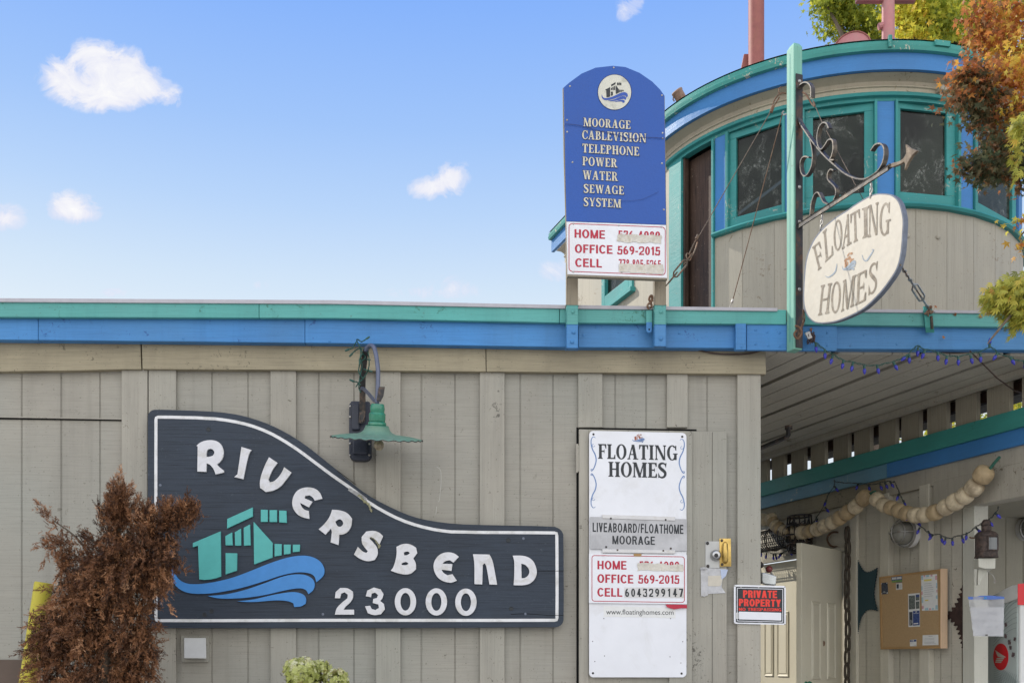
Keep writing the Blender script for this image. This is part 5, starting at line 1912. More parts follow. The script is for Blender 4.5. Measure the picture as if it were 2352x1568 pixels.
# lichen and cobweb bits caught on the sign
for f_, pts, w_ in ((kB, [(170, 665), (205, 705), (235, 730), (250, 770)], 6), (kB, [(250, 935), (285, 965), (300, 1000)], 5)):
    mb = MB()
    for u, v in catmull(f_ and [f_(*p) for p in pts], 6):
        mb.ball(FAC.pt(u + random.uniform(-1.5, 1.5), v + random.uniform(-1.5, 1.5), D0 + .004), random.uniform(.004, .010), .005, random.uniform(.004, .009), nu=7, nv=5)
    mb.build('lichen', M['lichen'], rs)

# ================================================================ BLUE MOORAGE SIGN ON TWO POSTS
kM = crop(1650, 160, 848 / 400)
ya = R(5.3)
MS = Plane(at(1412, 400, 5.74), (math.sin(ya), -math.cos(ya), 0))
m_ = lambda pts: [kM(*p) for p in pts]
ms = thing('service_sign', 'tall arched blue sign listing MOORAGE to SYSTEM, on two posts above the roof', 'sign', MS.pt(1416, 800, 0))
arch = [(87, 218), (125, 185), (200, 130), (290, 92), (400, 80), (480, 88), (570, 125), (650, 180), (700, 230), (727, 268)]
blue = arch + [(733, 700), (738, 1090), (105, 1068), (96, 640)]
MB().poly(MS, m_(blue), .02, .006, bev=.001).build('blue_panel', M['signblue'], ms)
bk = [(82, 222)] + [(a, b + 3) for a, b in arch[1:-1]] + [(729, 272), (735, 700), (746, 1432), (110, 1410), (88, 640)]
MB().poly(MS, m_(bk), .0135, .018).build('plywood_back', M['greywood'], ms)
wp = [(105, 1070), (738, 1092), (745, 1428), (112, 1405)]
MB().poly(MS, m_(wp), .0205, .006, bev=.001).build('phone_panel', M['white'], ms)
MB().poly(MS, m_([(110, 1406), (746, 1428), (747, 1440), (111, 1418)]), .02, .03, bev=.002).build('bottom_rail', M['greywood'], ms)
# lettering: dark outline just behind cream faces
for txt, bl, br, h in (('MOORAGE', (214, 463), (511, 482), 52), ('CABLEVISION', (205, 545), (611, 567), 54), ('TELEPHONE', (207, 630), (566, 652), 54), ('POWER', (207, 712), (427, 726), 54),
                       ('WATER', (209, 800), (431, 812), 55), ('SEWAGE', (214, 885), (469, 898), 52), ('SYSTEM', (214, 970), (452, 982), 52)):
    mb = MB()
    serif(mb, MS, txt, kM(*bl), kM(*br), h * .3612, .0216, .12, grow=1.3)
    mb.build('lettering_outline', M['letter_edge'], ms)
    mb = MB()
    serif(mb, MS, txt, kM(*bl), kM(*br), h * .3612, .0242, .12, grow=.25)
    mb.build('lettering', M['cream_letter'], ms)
MB().poly(MS, m_(ell(411, 248, 109, 115, 40)), .0214, .0004).build('logo_rim', M['letter_edge'], ms)
MB().poly(MS, m_(ell(411, 248, 105, 111, 40)), .0224, .0006).build('logo_disc', M['disc'], ms)
emblem(MS, lambda x, y: kM(*fit(EMBOX, (328, 184, 496, 316))(x, y)), .0234, M['black'], M['ink_blue2'], ms)
# crack across the panel
for pts in ([(97, 450), (180, 458), (300, 490), (430, 520), (520, 545), (600, 535), (722, 540)], [(450, 940), (580, 930), (690, 880)]):
    MB().stroke(MS, catmull(m_(pts), 5), 1.3 if pts[0][0] < 100 else .6, .0268).build('crack', M['letter_edge'], ms)


def phone_text(pl, f_, par, rows, capr, d, bold=.03):
    for k, (txt, bl, br, mm) in enumerate(rows):
        mb = MB()
        grot(mb, pl, txt, f_(*bl), f_(*br), capr, d + .0003 * (k % 2))
        mb.build('lettering', M[mm], par)


def torn_strip(pl, f_, pts, d, par, m='torn'):
    """a part-peeled sticker: thin sheet with a lifted, curling top edge"""
    mb = MB()
    x0, y0, x1, y1 = pts
    nx, ny = 14, 4
    vs = []
    for j in range(ny + 1):
        for i in range(nx + 1):
            s, t_ = i / nx, j / ny
            a = x0 + (x1 - x0) * s + (random.uniform(-4, 4) if i in (0, nx) else 0)
            b = y0 + (y1 - y0) * t_ + (random.uniform(-5, 5) if j in (0, ny) else 0) + 10 * s
            lift = .006 * max(0, 1 - t_ * 2) * (.6 + .4 * math.sin(s * 9)) + .001
            vs.append(pl.pt(*f_(a, b), d + lift))
    fs = [[j * (nx + 1) + i, j * (nx + 1) + i + 1, (j + 1) * (nx + 1) + i + 1, (j + 1) * (nx + 1) + i] for j in range(ny) for i in range(nx)]
    mb.add(vs, fs)
    mb.build('peeled_sticker', M[m], par, smooth=True)


phone_text(MS, kM, ms, [('HOME', (156, 1172), (350, 1180), 'red'), ('OFFICE', (158, 1268), (398, 1275), 'red'), ('CELL', (160, 1357), (330, 1362), 'red'), ('536-4989', (432, 1180), (700, 1188), 'red'),
                        ('569-2015', (428, 1278), (700, 1285), 'red'), ], 54 * .3612, .0214)
phone_text(MS, kM, ms, [('778-805-5265', (437, 1362), (705, 1370), 'red')], 54 * .3612, .0214)
torn_strip(MS, kM, (426, 1150, 710, 1198), .0222, ms)
torn_strip(MS, kM, (440, 1336, 722, 1392), .0222, ms)


def round_rect(x0, y0, x1, y1, r, n=5, sl=0.0):
    """rounded rectangle; sl drops the right side"""
    out = []
    for cx_, cy_, a0 in ((x1 - r, y0 + r, -90), (x1 - r, y1 - r, 0), (x0 + r, y1 - r, 90), (x0 + r, y0 + r, 180)):
        for k in range(n + 1):
            a = R(a0 + 90 * k / n)
            x = cx_ + r * math.cos(a)
            out.append((x, cy_ + r * math.sin(a) + sl * (x - x0) / (x1 - x0)))
    return out


MB().stroke(MS, m_(round_rect(121, 1082, 733, 1386, 22, 5, 24)), 1.7, .0213, True).build('border_line', M['red'], ms)
for a, b in ((127, 210), (405, 92), (712, 268), (108, 425), (109, 500), (716, 507), (143, 693), (717, 541), (724, 994), (712, 700), (149, 1085), (708, 1105), (147, 1390), (714, 1408), (437, 1095), (455, 1395)):
    MB().lathe([(0, .003), (.004, .0025), (.006, 0)], MS.pt(*kM(a, b), .02), MS.n, 10).build('screw', M['steel'], ms)
# posts, painted teal and blue where they cross the fascia
PZ = FAC.pt(1314, 750, .185)
for (u0, u1) in ((1301, 1327.5), (1503, 1529.5)):
    pl = FAC
    q0 = FAC.pt(u0, 799 if u0 < 1400 else 795, .200)
    q1 = FAC.pt(u1, 797, .200)
    wd = (q1 - q0).length
    zt = FAC.pt(u0, 701, .2).z
    zm = FAC.pt(u0, 745, .2).z
    ztop = MS.pt(u0, 380, 0).z
    cx_ = (q0 + q1) / 2

    def pbox(z0, z1, m, nm, dd=0.0):
        c_ = cx_ - FAC.n * .022
        MB().box(Vector((c_.x, c_.y, (z0 + z1) / 2)), FAC.ex, FAC.n, UPV, wd - dd, .044 - dd, z1 - z0, .004).build(nm, M[m], ms)
    pbox(q0.z, zm, 'blue', 'post_foot')
    pbox(zm, zt, 'teal', 'post_foot')
    pbox(zt, ztop, 'greywood', 'post', .001)
    for v in ((716, 763, 785) if u0 < 1400 else (716, 778)):
        MB().lathe([(0, .009), (.006, .008), (.012, .003), (.012, 0)], FAC.pt((u0 + u1) / 2 + random.uniform(-2, 3), v, .2), FAC.n, 8).build('bolt', M['teal'] if v < 745 else M['blue'], ms)

# iron cleat with a shackle beside the right post
cl = thing('fascia_cleat', 'flat painted cleat with a rusty shackle on the fascia beside the blue sign\'s right post', 'cleat', FAC.pt(1491, 769, .16))
kC = crop(1620, 860, 2352 / 480)
o = [(1562, 345), (1645, 345), (1645, 640), (1632, 665), (1605, 676), (1578, 665), (1563, 640)]
z_ = [kC(*p) for p in o]
MB().poly(FAC, [p for p in z_ if p[1] < 746] [:0] + [kC(1563, 345), kC(1645, 345), kC(1645, 520), kC(1563, 520)], .170, .006).build('plate', M['teal'], cl)
MB().poly(FAC, [kC(1563, 521), kC(1645, 521), kC(1645, 640), kC(1632, 665), kC(1605, 676), kC(1578, 665), kC(1563, 640)], .170, .006).build('plate', M['blue'], cl)
MB().lathe([(0, .001), (.005, .001)], FAC.pt(*kC(1605, 627), .17), FAC.n, 10).build('bolt_hole', M['black_gap'], cl)
mb = MB()
mb.tube([FAC.pt(*kC(a, b), .18) for a, b in catmull([(1600, 330), (1580, 300), (1585, 265), (1610, 240), (1635, 250), (1640, 285), (1620, 310)], 4)], .006, 7)
mb.tube([FAC.pt(*kC(a, b), .185) for a, b in catmull([(1615, 260), (1640, 210), (1650, 170), (1640, 130), (1615, 150), (1605, 190), (1625, 215)], 4)], .007, 7)
mb.build('shackle', M['rust'], cl)

# ================================================================ WHITE SIGN ON THE DOOR, WITH ITS PLATES
kW = crop(1700, 1260, 1194 / 600)
w_ = lambda pts: [kW(*p) for p in pts]
d0 = .052
ws = thing('door_sign', 'tall white enamel sign headed FLOATING HOMES on the narrow grey door', 'sign', DOOR.pt(*kW(425, 1532), .04))
rr_ = round_rect(134, 62, 714, 1533, 26, 6)
rr_ = [(x + (1.5 if x > 400 else 0), y + 13 * (x - 134) / 580 * (1 - (y - 62) / 1500)) for x, y in rr_]
MB().poly(DOOR, w_(rr_), d0, .008, bev=.0012).build('panel', M['white'], ws)
mb = MB()
serif(mb, DOOR, 'FLOATING', kW(188, 228), kW(660, 238), 86 * .3848, d0 + .0008, .085, grow=.35)
mb.build('lettering', M['black'], ws)
mb = MB()
serif(mb, DOOR, 'HOMES', kW(250, 335), kW(597, 343), 87 * .3848, d0 + .0008, .075, grow=.35)
mb.build('lettering', M['black'], ws)
emblem(DOOR, lambda x, y: kW(*fit(EMBOX, (392, 82, 466, 132))(x, y)), d0 + .0012, M['tomato'], M['scroll_blue'], ws)
scr = [(172, 105), (160, 98), (148, 112), (146, 140), (155, 175), (170, 205), (176, 240), (165, 280), (150, 302), (145, 292), (158, 292)]
scr2 = [(168, 150), (156, 142), (150, 158)]
for mir in (0, 1):
    for dy_ in (0, 1):
        pts = [(a, b) for a, b in scr] + []
        if dy_:
            pts = [(a, 620 - b) for a, b in pts]
        if mir:
            pts = [(848 - a, b + 14) for a, b in pts]
        cc = catmull(w_(pts), 5)
        n_ = len(cc)
        mb = MB()
        mb.stroke(DOOR, cc, [.9 + 1.7 * math.sin(math.pi * k / (n_ - 1)) for k in range(n_)], d0 + .0008)
        mb.build('scroll', M['scroll_blue'], ws)
        q_ = (160 if not mir else 688, (150 if not dy_ else 470) + (14 if mir else 0))
        mb = MB()
        mb.stroke(DOOR, [kW(q_[0] + 8 * math.cos(R(a)), q_[1] + 8 * math.sin(R(a))) for a in range(0, 300, 20)], 1.0, d0 + .0008)
        mb.build('scroll', M['scroll_blue'], ws)
for a, b in ((160, 84), (690, 98), (157, 1508), (686, 1510), (155, 1318), (693, 1320), (226, 1405), (617, 1410), (168, 1438), (682, 1447), (620, 1182), (222, 1182)):
    big = b < 100 or b > 1500
    MB().lathe([(0, .002), (.005 if big else .002, .0015), (.007 if big else .003, 0)], DOOR.pt(*kW(a, b), d0), DOOR.n, 10).build('screw', M['iron'], ws)
for pts in ([(212, 562), (648, 575), (648, 599), (214, 585)], [(213, 768), (648, 776), (648, 795), (213, 789)]):
    MB().poly(DOOR, w_(pts), d0 + .014, .0135, bev=.002).build('rail', M['white_old'], ws)
MB().poly(DOOR, w_([(222, 1107), (650, 1118), (650, 1180), (222, 1171)]), d0 + .001, .0006).build('web_strip', M['paper'], ws)
mb = MB()
sans(mb, DOOR, 'www.floatinghomes.com', kW(236, 1157), kW(638, 1160), 30 * .3848, d0 + .0016, .0)
mb.build('lettering', M['black'], ws)

lp_ = thing('liveaboard_plate', 'brushed grey metal plate reading LIVEABOARD/FLOATHOME MOORAGE, held by rails on the white sign', 'plate', DOOR.pt(*kW(430, 780), d0))
MB().poly(DOOR, w_([(140, 575), (718, 590), (718, 780), (140, 768)]), d0 + .009, .004, bev=.0008).build('plate', M['aluminium'], lp_)
mb = MB()
grot(mb, DOOR, 'LIVEABOARD/FLOATHOME', kW(155, 665), kW(697, 678), 55 * .3848, d0 + .0096, .20, .13)
mb.build('lettering', M['black'], lp_)
mb = MB()
grot(mb, DOOR, 'MOORAGE', kW(273, 738), kW(527, 743), 50 * .3848, d0 + .0096, .19, .12)
mb.build('lettering', M['black'], lp_)
for a, b in ((264, 585), (591, 593), (303, 774), (577, 778), (236, 755), (622, 764)):
    MB().lathe([(0, .004), (.004, .003), (.006, 0)], DOOR.pt(*kW(a, b), d0 + .0135), DOOR.n, 8).build('screw', M['iron'], lp_)

pn = thing('phone_plate', 'white plate with red HOME OFFICE CELL phone numbers, lower half of the white door sign', 'sign', DOOR.pt(*kW(425, 1094), d0))
MB().poly(DOOR, w_([(133, 795), (718, 803), (718, 1097), (133, 1090)]), d0 + .010, .005, bev=.0008).build('plate', M['white'], pn)
MB().stroke(DOOR, w_(round_rect(151, 806, 703, 1078, 16, 5, 8)), 1.6, d0 + .0108, True).build('border_line', M['red'], pn)
phone_text(DOOR, kW, pn, [('HOME', (184, 888), (357, 890), 'red'), ('OFFICE', (183, 968), (398, 973), 'red'), ('569-2015', (427, 973), (672, 975), 'red'), ('CELL', (183, 1050), (332, 1052), 'red'), ('536-4989', (432, 891), (672, 894), 'red')],
           51 * .3848, d0 + .0108)
for i, c_ in enumerate('6043299147'):
    x = 347 + i * 35.8
    MB().poly(DOOR, w_([(x - 3, 996), (x + 31, 997), (x + 31, 1060), (x - 3, 1059)]), d0 + .0112 + .0002 * (i % 2), .0006).build('digit_sticker', M['white_old'], pn)
    mb = MB()
    grot(mb, DOOR, c_, kW(x + (6 if c_ == '1' else 2), 1052), kW(x + (20 if c_ == '1' else 26), 1053), 49 * .3848, d0 + .0120, .21)
    mb.build('digit', M['black'], pn)
torn_strip(DOOR, kW, (424, 852, 697, 895), d0 + .0115, pn)
mb = MB()
mb.poly(DOOR, w_([(590, 1098), (718, 1100), (719, 1122), (690, 1120), (640, 1127), (600, 1115)]), d0 + .012, .001)
mb.build('red_tape', M['red'], pn)
MB().poly(DOOR, w_([(400, 795), (447, 796), (446, 812), (402, 811)]), d0 + .013, .002).build('tape_scrap', M['pine'], pn)

# taped note under the lock
tn = thing('taped_note', 'scrap of cream paper stuck with silver tape under the door lock', 'note', DOOR.pt(*kW(880, 1040), .03))
zd = .026
MB().poly(DOOR, w_([(800, 880), (955, 886), (930, 950), (925, 995), (950, 1030), (845, 1035), (842, 1045), (804, 1050)]), zd, .001).build('tape', M['tape'], tn)
MB().poly(DOOR, w_([(842, 928), (935, 925), (922, 985), (905, 990), (844, 988)]), zd + .0015, .0008).build('paper', M['oval'], tn)
MB().poly(DOOR, w_([(800, 884), (845, 890), (842, 1040), (825, 1052), (803, 1048)]), zd + .0025, .0008).build('tape', M['tape'], tn)
MB().poly(DOOR, w_([(918, 888), (963, 890), (950, 930), (925, 950)]), zd + .003, .0008).build('tape', M['tape_blue'], tn)
mb = MB()
mb.strap([DOOR.pt(*kW(a, b), d) for a, b, d in ((798, 884, .03), (815, 882, .045), (840, 884, .03))], UPV, .012, .002)
mb.build('tape_curl', M['tape'], tn)

# ================================================================ PRIVATE PROPERTY SIGN
kN = crop(2080, 1550, 1523 / 340)
n_ = lambda pts: [kN(*p) for p in pts]
pv = thing('warning_sign', 'black sign with red PRIVATE PROPERTY NO TRESPASSING lettering on the wall corner', 'sign', FAC.pt(*kN(895, 1440), .03))
sl = 16
MB().poly(FAC, n_(round_rect(546, 908, 1243, 1432, 22, 5, sl)), .040, .004, bev=.0008).build('plate', M['white'], pv)
MB().poly(FAC, n_(round_rect(570, 932, 1222, 1412, 14, 4, sl)), .0404, .0003).build('black_field', M['black'], pv)
MB().stroke(FAC, n_(round_rect(590, 953, 1202, 1393, 6, 3, sl)), 1.3, .0412, True).build('border_line', M['white'], pv)
MB().poly(FAC, n_(round_rect(612, 1268, 1182, 1372, 10, 4, sl)), .0414, .0003).build('blank_field', M['white'], pv)
MB().poly(FAC, n_([(575, 1282), (606, 1283), (606, 1365), (575, 1364)]), .0418, .0003).build('sticker', M['paper'], pv)
mb = MB()
for k in range(7):
    mb.poly(FAC, n_([(582, 1290 + k * 10), (600, 1290 + k * 10), (600, 1294 + k * 10), (582, 1294 + k * 10)]), .0422, 0)
mb.build('sticker_print', M['ink'], pv)
for txt, bl, br, h, bo_ in (('PRIVATE', (668, 1082), (1125, 1088), 100, .25), ('PROPERTY', (612, 1194), (1176, 1206), 98, .25), ('NO TRESPASSING', (612, 1256), (1182, 1264), 40, .20)):
    mb = MB()
    grot(mb, FAC, txt, kN(*bl), kN(*br), h * .1709, .0414, bo_, .08)
    mb.build('lettering', M['red_sign'], pv)
for a, b in ((598, 680), (690, 752), (872, 930), (1160, 1200)):
    MB().poly(FAC, n_([(a, 1412), (b, 1414), (b, 1419), (a, 1417)]), .0414, 0).build('small_print', M['ink'], pv)
for a, b in ((558, 926), (1230, 940), (556, 1424), (1230, 1440), (640, 944), (877, 946)):
    MB().lathe([(0, .002), (.003, .0015), (.0045, 0)], FAC.pt(*kN(a, b), .0405), FAC.n, 8).build('screw', M['steel'], pv)

# chrome lever box behind the corner
kL = crop(2250, 1560, 2025 / 310)
lv = thing('throttle_lever', 'small chrome control box with a red-balled lever, seen past the wall corner', 'lever', at(*kL(380, 1270), 6.75))
LV = Plane(at(*kL(380, 1100), 6.75), (-.25, -1, 0))
MB().poly(LV, [kL(*p) for p in chaikin([(225, 1015), (330, 1030), (470, 1070), (525, 1095), (505, 1275), (280, 1260), (215, 1215)], 2, 70)], .04, .08, bev=.008).build('box', M['chrome_worn'], lv)
mb = MB()
mb.tube([LV.pt(*kL(*p), .0) for p in ((440, 1070), (400, 990), (375, 960))], [.008, .006, .005], 8)
mb.build('lever', M['steel'], lv)
MB().ball(LV.pt(*kL(372, 957), 0), .0235, nu=18, nv=12).build('knob', M['knob_red'], lv, smooth=True)
mb = MB()
mb.tube([LV.pt(*kL(*p), -.03) for p in ((180, 880), (200, 1040), (210, 1240))], .010, 8)
mb.ball(LV.pt(*kL(205, 875), -.03), .022)
mb.build('bracket', M['iron'], lv)

# ================================================================ SIGN POST AND HANGING OVAL SIGN
kH = crop(2350, 200, 1.96)
H_ = lambda pts: [kH(*p) for p in pts]
pq = at(1824, 803, 5.86)
post = thing('sign_post', 'tall square mint-painted wooden post bolted to the blue fascia, carrying the scroll bracket', 'post', pq)
pz0, pz1 = at(1824, 803, 5.86).z, at(1824, 99, 5.86).z
# the two faces: left one along DH, right one facing us
qf = BRK.pt(1823, HV, 0)
pcx = BRK.p - BRK.ex * 0
ecorner = at(1823.5, HV, 5.845)
cxp = ecorner + NR * .029 + DH * .036
mb = MB()
bm = bmesh.new()
hx, hy = .029, .036
zz = pz1 - .02
for z_ in (0,):
    pass
bot = [bm.verts.new(Vector((cxp.x, cxp.y, pz0)) + NR * a + DH * b) for a, b in ((-hx, -hy), (hx, -hy), (hx, hy), (-hx, hy))]
top = [bm.verts.new(Vector((cxp.x, cxp.y, zz)) + NR * a + DH * b) for a, b in ((-hx, -hy), (hx, -hy), (hx, hy), (-hx, hy))]
tp2 = [bm.verts.new(Vector((cxp.x, cxp.y, pz1 + .004)) + NR * a * .62 + DH * b * .62) for a, b in ((-hx, -hy), (hx, -hy), (hx, hy), (-hx, hy))]
bm.faces.new(bot[::-1])
bm.faces.new(tp2)
for i in range(4):
    j = (i + 1) % 4
    bm.faces.new((bot[i], bot[j], top[j], top[i]))
    bm.faces.new((top[i], top[j], tp2[j], tp2[i]))
bmesh.ops.bevel(bm, geom=list(bm.edges), offset=.004, segments=2, affect='EDGES', profile=.5)
mb.addbm(bm)
mb.build('post', M['mint_post'], post)
mb = MB()
gq = Vector((cxp.x, cxp.y, 0)) + NL * (hx + .0006) + DH * .002
mb.box(gq + UPV * ((pz0 + pz1) / 2), DH, NL, UPV, .004, .001, pz1 - pz0 - .1, 0)
mb.build('seam', M['teal_trim'], post)
# iron strap down the front face
mb = MB()
zb0, zb1 = at(1834, 797, 5.84).z, at(1834, 168, 5.84).z
fc = Vector((cxp.x, cxp.y, 0)) - DH * (hy + .004) + NR * .004
mb.box(fc + UPV * ((zb0 + zb1) / 2), NR, DH, UPV, .046, .007, zb1 - zb0, .002)
mb.build('strap', M['iron_rusty'], post)
for v in (185, 428, 663, 508):
    z_ = at(1834, v, 5.84).z
    MB().lathe([(0, .008), (.006, .007), (.011, .002), (.011, 0)], Vector((fc.x, fc.y, z_)) - DH * .003, -DH, 10).build('bolt', M['steel'], post)

br = thing('scroll_bracket', 'wrought iron scroll bracket with an arrow tip, jutting from the mint post', 'bracket', BRK.pt(1832, 522, 0))
paths = [
    [(172, 182), (171, 125), (150, 97), (120, 100), (95, 130), (82, 180), (85, 270), (105, 330), (150, 400), (190, 455), (250, 525), (310, 580), (370, 630), (430, 657), (480, 663), (520, 650), (560, 620), (590, 575), (604, 520), (600, 475), (580, 455), (550, 462), (524, 497)],
    [(165, 430), (180, 500), (178, 570), (160, 622), (135, 645), (115, 625), (108, 580), (116, 545), (135, 530), (160, 536)],
    [(276, 365), (264, 337), (242, 332), (220, 358), (208, 410), (212, 460), (230, 488), (253, 464), (274, 433), (297, 434), (303, 480), (294, 525), (284, 548), (306, 550)],
    [(304, 612), (286, 606), (270, 632), (272, 665), (295, 690), (315, 715), (318, 750), (305, 785)],
    [(166, 878), (174, 810), (190, 757), (212, 741), (228, 765), (245, 797), (272, 810)],
]
for k, p in enumerate(paths):
    MB().strap([BRK.pt(u, v, 0) for u, v in catmull(H_(p), 6)], NL, .028 if k == 0 else .026, .007).build('scroll', M['scroll_iron'], br, smooth=40)
mb = MB()
b0, b1 = BRK.pt(*kH(70, 948), 0), BRK.pt(*kH(640, 578), 0)
e_ = (b1 - b0).normalized()
up_ = NL.cross(e_).normalized()
mb.box((b0 + b1) / 2, e_, NL, up_, (b1 - b0).length, .032, .007, .0015)
mb.box((b0 + b1) / 2 + NL * .013 - up_ * .012, e_, NL, up_, (b1 - b0).length * .97, .006, .024, .0015)
mb.build('bar', M['scroll_iron'], br)
mb = MB()
ap = chaikin([(600, 587), (640, 566), (680, 556), (704, 540), (720, 512), (717, 455), (742, 478), (787, 495), (757, 522), (733, 562), (710, 610), (715, 574), (709, 560), (690, 573), (640, 592)], 0, 38)
mb.poly(BRK, H_(ap), .012, .016, bev=.003)
mb.build('arrow_tip', M['scroll_iron2'], br)

ov = thing('hanging_sign', 'cream oval-shaped hanging sign lettered FLOATING HOMES, chained under the scroll bracket', 'sign', BRK.pt(*kH(230, 1510), 0))
op = [(525, 752), (590, 745), (640, 755), (675, 785), (695, 830), (708, 900), (705, 990), (695, 1100), (670, 1190), (620, 1270), (560, 1345), (480, 1420), (400, 1465), (310, 1500), (230, 1511), (180, 1503), (143, 1470), (122, 1420), (115, 1350), (120, 1240), (130, 1145), (150, 1075), (180, 1012), (230, 950), (300, 890), (370, 845), (440, 797)]
osm = [tuple(p) for p in catmull(H_(op), 5, closed=True)]
cxo, cyo = sum(p[0] for p in osm) / len(osm), sum(p[1] for p in osm) / len(osm)
MB().poly(BRK, osm, .006, .028, bev=.002).build('board', M['oval_edge'], ov)
ins = []
for i, p in enumerate(osm):
    a, b = Vector(osm[i - 1]), Vector(osm[(i + 1) % len(osm)])
    t_ = (b - a).normalized()
    nn = Vector((t_.y, -t_.x))
    q_ = Vector(p) - nn * 3.2
    if (q_ - Vector((cxo, cyo))).length > (Vector(p) - Vector((cxo, cyo))).length:
        q_ = Vector(p) + nn * 3.2
    ins.append(tuple(q_))
MB().poly(BRK, ins, .0068, .0006).build('face', M['oval'], ov)
dO = .0082
for ch_, bl, br2, tl in (('F', (203, 1200), (246, 1165), (168, 1062)), ('L', (245, 1152), (292, 1105), (230, 972)), ('O', (296, 1092), (347, 1066), (294, 916)), ('A', (343, 1075), (398, 1040), (352, 885)),
                         ('T', (397, 1045), (452, 1013), (392, 868)), ('I', (464, 1012), (504, 996), (462, 835)), ('N', (498, 1006), (556, 985), (500, 816)), ('G', (562, 1000), (626, 982), (568, 812)),
                         ('H', (203, 1464), (268, 1448), (220, 1286)), ('O', (277, 1456), (334, 1436), (283, 1276)), ('M', (338, 1442), (414, 1405), (350, 1258)), ('E', (422, 1405), (482, 1374), (430, 1222)), ('S', (496, 1347), (552, 1318), (500, 1170))):
    mb = MB()
    put_glyph(mb, BRK, ch_, kH(*bl), kH(*br2), kH(*tl), dO, GL_THIN)
    mb.build('letter', M['oval_text'], ov)
emblem(BRK, lambda x, y: kH(345 + (x - 243) / 1010 * 82, 1215 - (x - 243) / 1010 * 22 + (y - 1392) / 650 * 112), dO, M['faint_orange'], M['faint_blue'], ov)
for pts in ([(246, 1228), (262, 1238), (285, 1226), (305, 1205), (312, 1180), (314, 1158)], [(462, 1105), (472, 1135), (490, 1140), (508, 1115), (530, 1078), (518, 1075)]):
    cc = catmull(H_(pts), 6)
    n2 = len(cc)
    mb = MB()
    mb.stroke(BRK, cc, [.8 + 2.4 * math.sin(math.pi * k / (n2 - 1)) for k in range(n2)], dO)
    mb.build('flourish', M['faint_blue'], ov)


def chain(pts, name, label, r=.0035, L=.034, Wd=.018, m='steel', cat='chain', group=None):
    P = [Vector(p) for p in pts]
    t_ = thing(name, label, cat, P[-1], group)
    D = [0]
    for a, b in zip(P, P[1:]):
        D.append(D[-1] + (b - a).length)
    n_ = max(2, int(D[-1] / (L * .72)))
    for k in range(n_):
        s = D[-1] * (k + .5) / n_
        j = max(i for i in range(len(D) - 1) if D[i] <= s)
        f_ = (s - D[j]) / (D[j + 1] - D[j])
        c_ = P[j].lerp(P[j + 1], f_)
        ax = (P[j + 1] - P[j]).normalized()
        s1_ = ax.orthogonal().normalized()
        if k % 2:
            s1_ = ax.cross(s1_)
        mb = MB()
        link(mb, c_, ax, s1_, L, Wd, r)
        mb.build('link', M[m], t_)
    return t_


chain([BRK.pt(*kH(a, b), .004) for a, b in ((230, 868), (226, 915), (218, 962))], 'sign_chain', 'short chain from the oval sign up to the bracket bar near the post', group='chains holding the oval sign')
chain([BRK.pt(*kH(a, b), .004) for a, b in ((517, 683), (517, 725), (512, 775))], 'sign_chain', 'short chain from the oval sign up to the upward curl at mid bracket bar', group='chains holding the oval sign')
chain([BRK.pt(1845, 712, .01), at(1847, 735, 5.82), at(1838, 760, 5.80), at(1832, 778, 5.80)], 'sign_chain', 'rusty chain hanging off the oval sign\'s lower left corner against the post foot', group='chains holding the oval sign', m='rust')
mb = MB()
mb.tube([at(u, v, 5.79) for u, v in catmull([(1826, 748), (1836, 752), (1842, 765), (1832, 778), (1824, 768), (1830, 758)], 5)], .006, 7)
mb.solo('snap_hook', M['rust'], 'rusty snap hook at the foot of the mint post strap', 'hook')


# ---- guy cables
def cable(pts, name, label, r=.0028, m='cable', grp='guy cables of the sign post'):
    t_ = thing(name, label, 'cable', pts[-1], grp)
    mb = MB()
    mb.tube(pts, r, 6)
    mb.build('wire_rope', M[m], t_)
    return t_


def turnbuckle(par, a, b, m='rust_steel', r=.006):
    a, b = Vector(a), Vector(b)
    ax = (b - a).normalized()
    sd_ = ax.orthogonal().normalized()
    mb = MB()
    for s_ in (-1, 1):
        mb.tube([a.lerp(b, .05), a.lerp(b, .18) + sd_ * s_ * r * 2.6, a.lerp(b, .82) + sd_ * s_ * r * 2.6, a.lerp(b, .95)], r * .75, 6)
    mb.tube([a.lerp(b, -.3), a.lerp(b, .3)], r * .8, 6)
    mb.tube([a.lerp(b, .7), a.lerp(b, 1.3)], r * .8, 6)
    mb.build('turnbuckle', M[m], par)


yl = 5.86
pA, pB = at(1790, 222, 5.86), at(1604, 545, 5.865)
t_ = cable([pA, pB], 'guy_cable', 'steel guy cable with a turnbuckle from the post top down to the blue sign')
mb = MB()
mb.tube([at(u, v, 5.86) for u, v in catmull([(1806, 215), (1797, 214), (1788, 218), (1778, 232), (1774, 246), (1780, 240), (1790, 224)], 4)], .004, 6)
mb.tube([at(u, v, 5.86) for u, v in ((1794, 218), (1789, 212), (1789, 204), (1794, 200))], .004, 6)
mb.tube([at(1776, 244, 5.86), at(1771, 258, 5.86)], .010, 7)
mb.build('clamp', M['rust'], t_)
mb = MB()
mb.tube([at(u, v, 5.865) for u, v in catmull([(1606, 541), (1598, 552), (1588, 572), (1584, 583), (1589, 588), (1596, 575), (1602, 556)], 4)], .004, 6)
mb.tube([at(1604, 540, 5.865), at(1599, 549, 5.865)], .009, 7)
mb.build('eye_loop', M['rust_steel'], t_)
turnbuckle(t_, at(1580, 595, 5.865), at(1545, 638, 5.865), 'rust_steel', .007)
mb = MB()
mb.tube([at(u, v, 5.865) for u, v in catmull([(1586, 586), (1578, 582), (1577, 592), (1584, 598), (1588, 590)], 4)], .004, 6)
mb.tube([at(1545, 638, 5.865), at(1500, 692, 5.865)], .004, 6)
mb.build('hook', M['rust_steel'], t_)
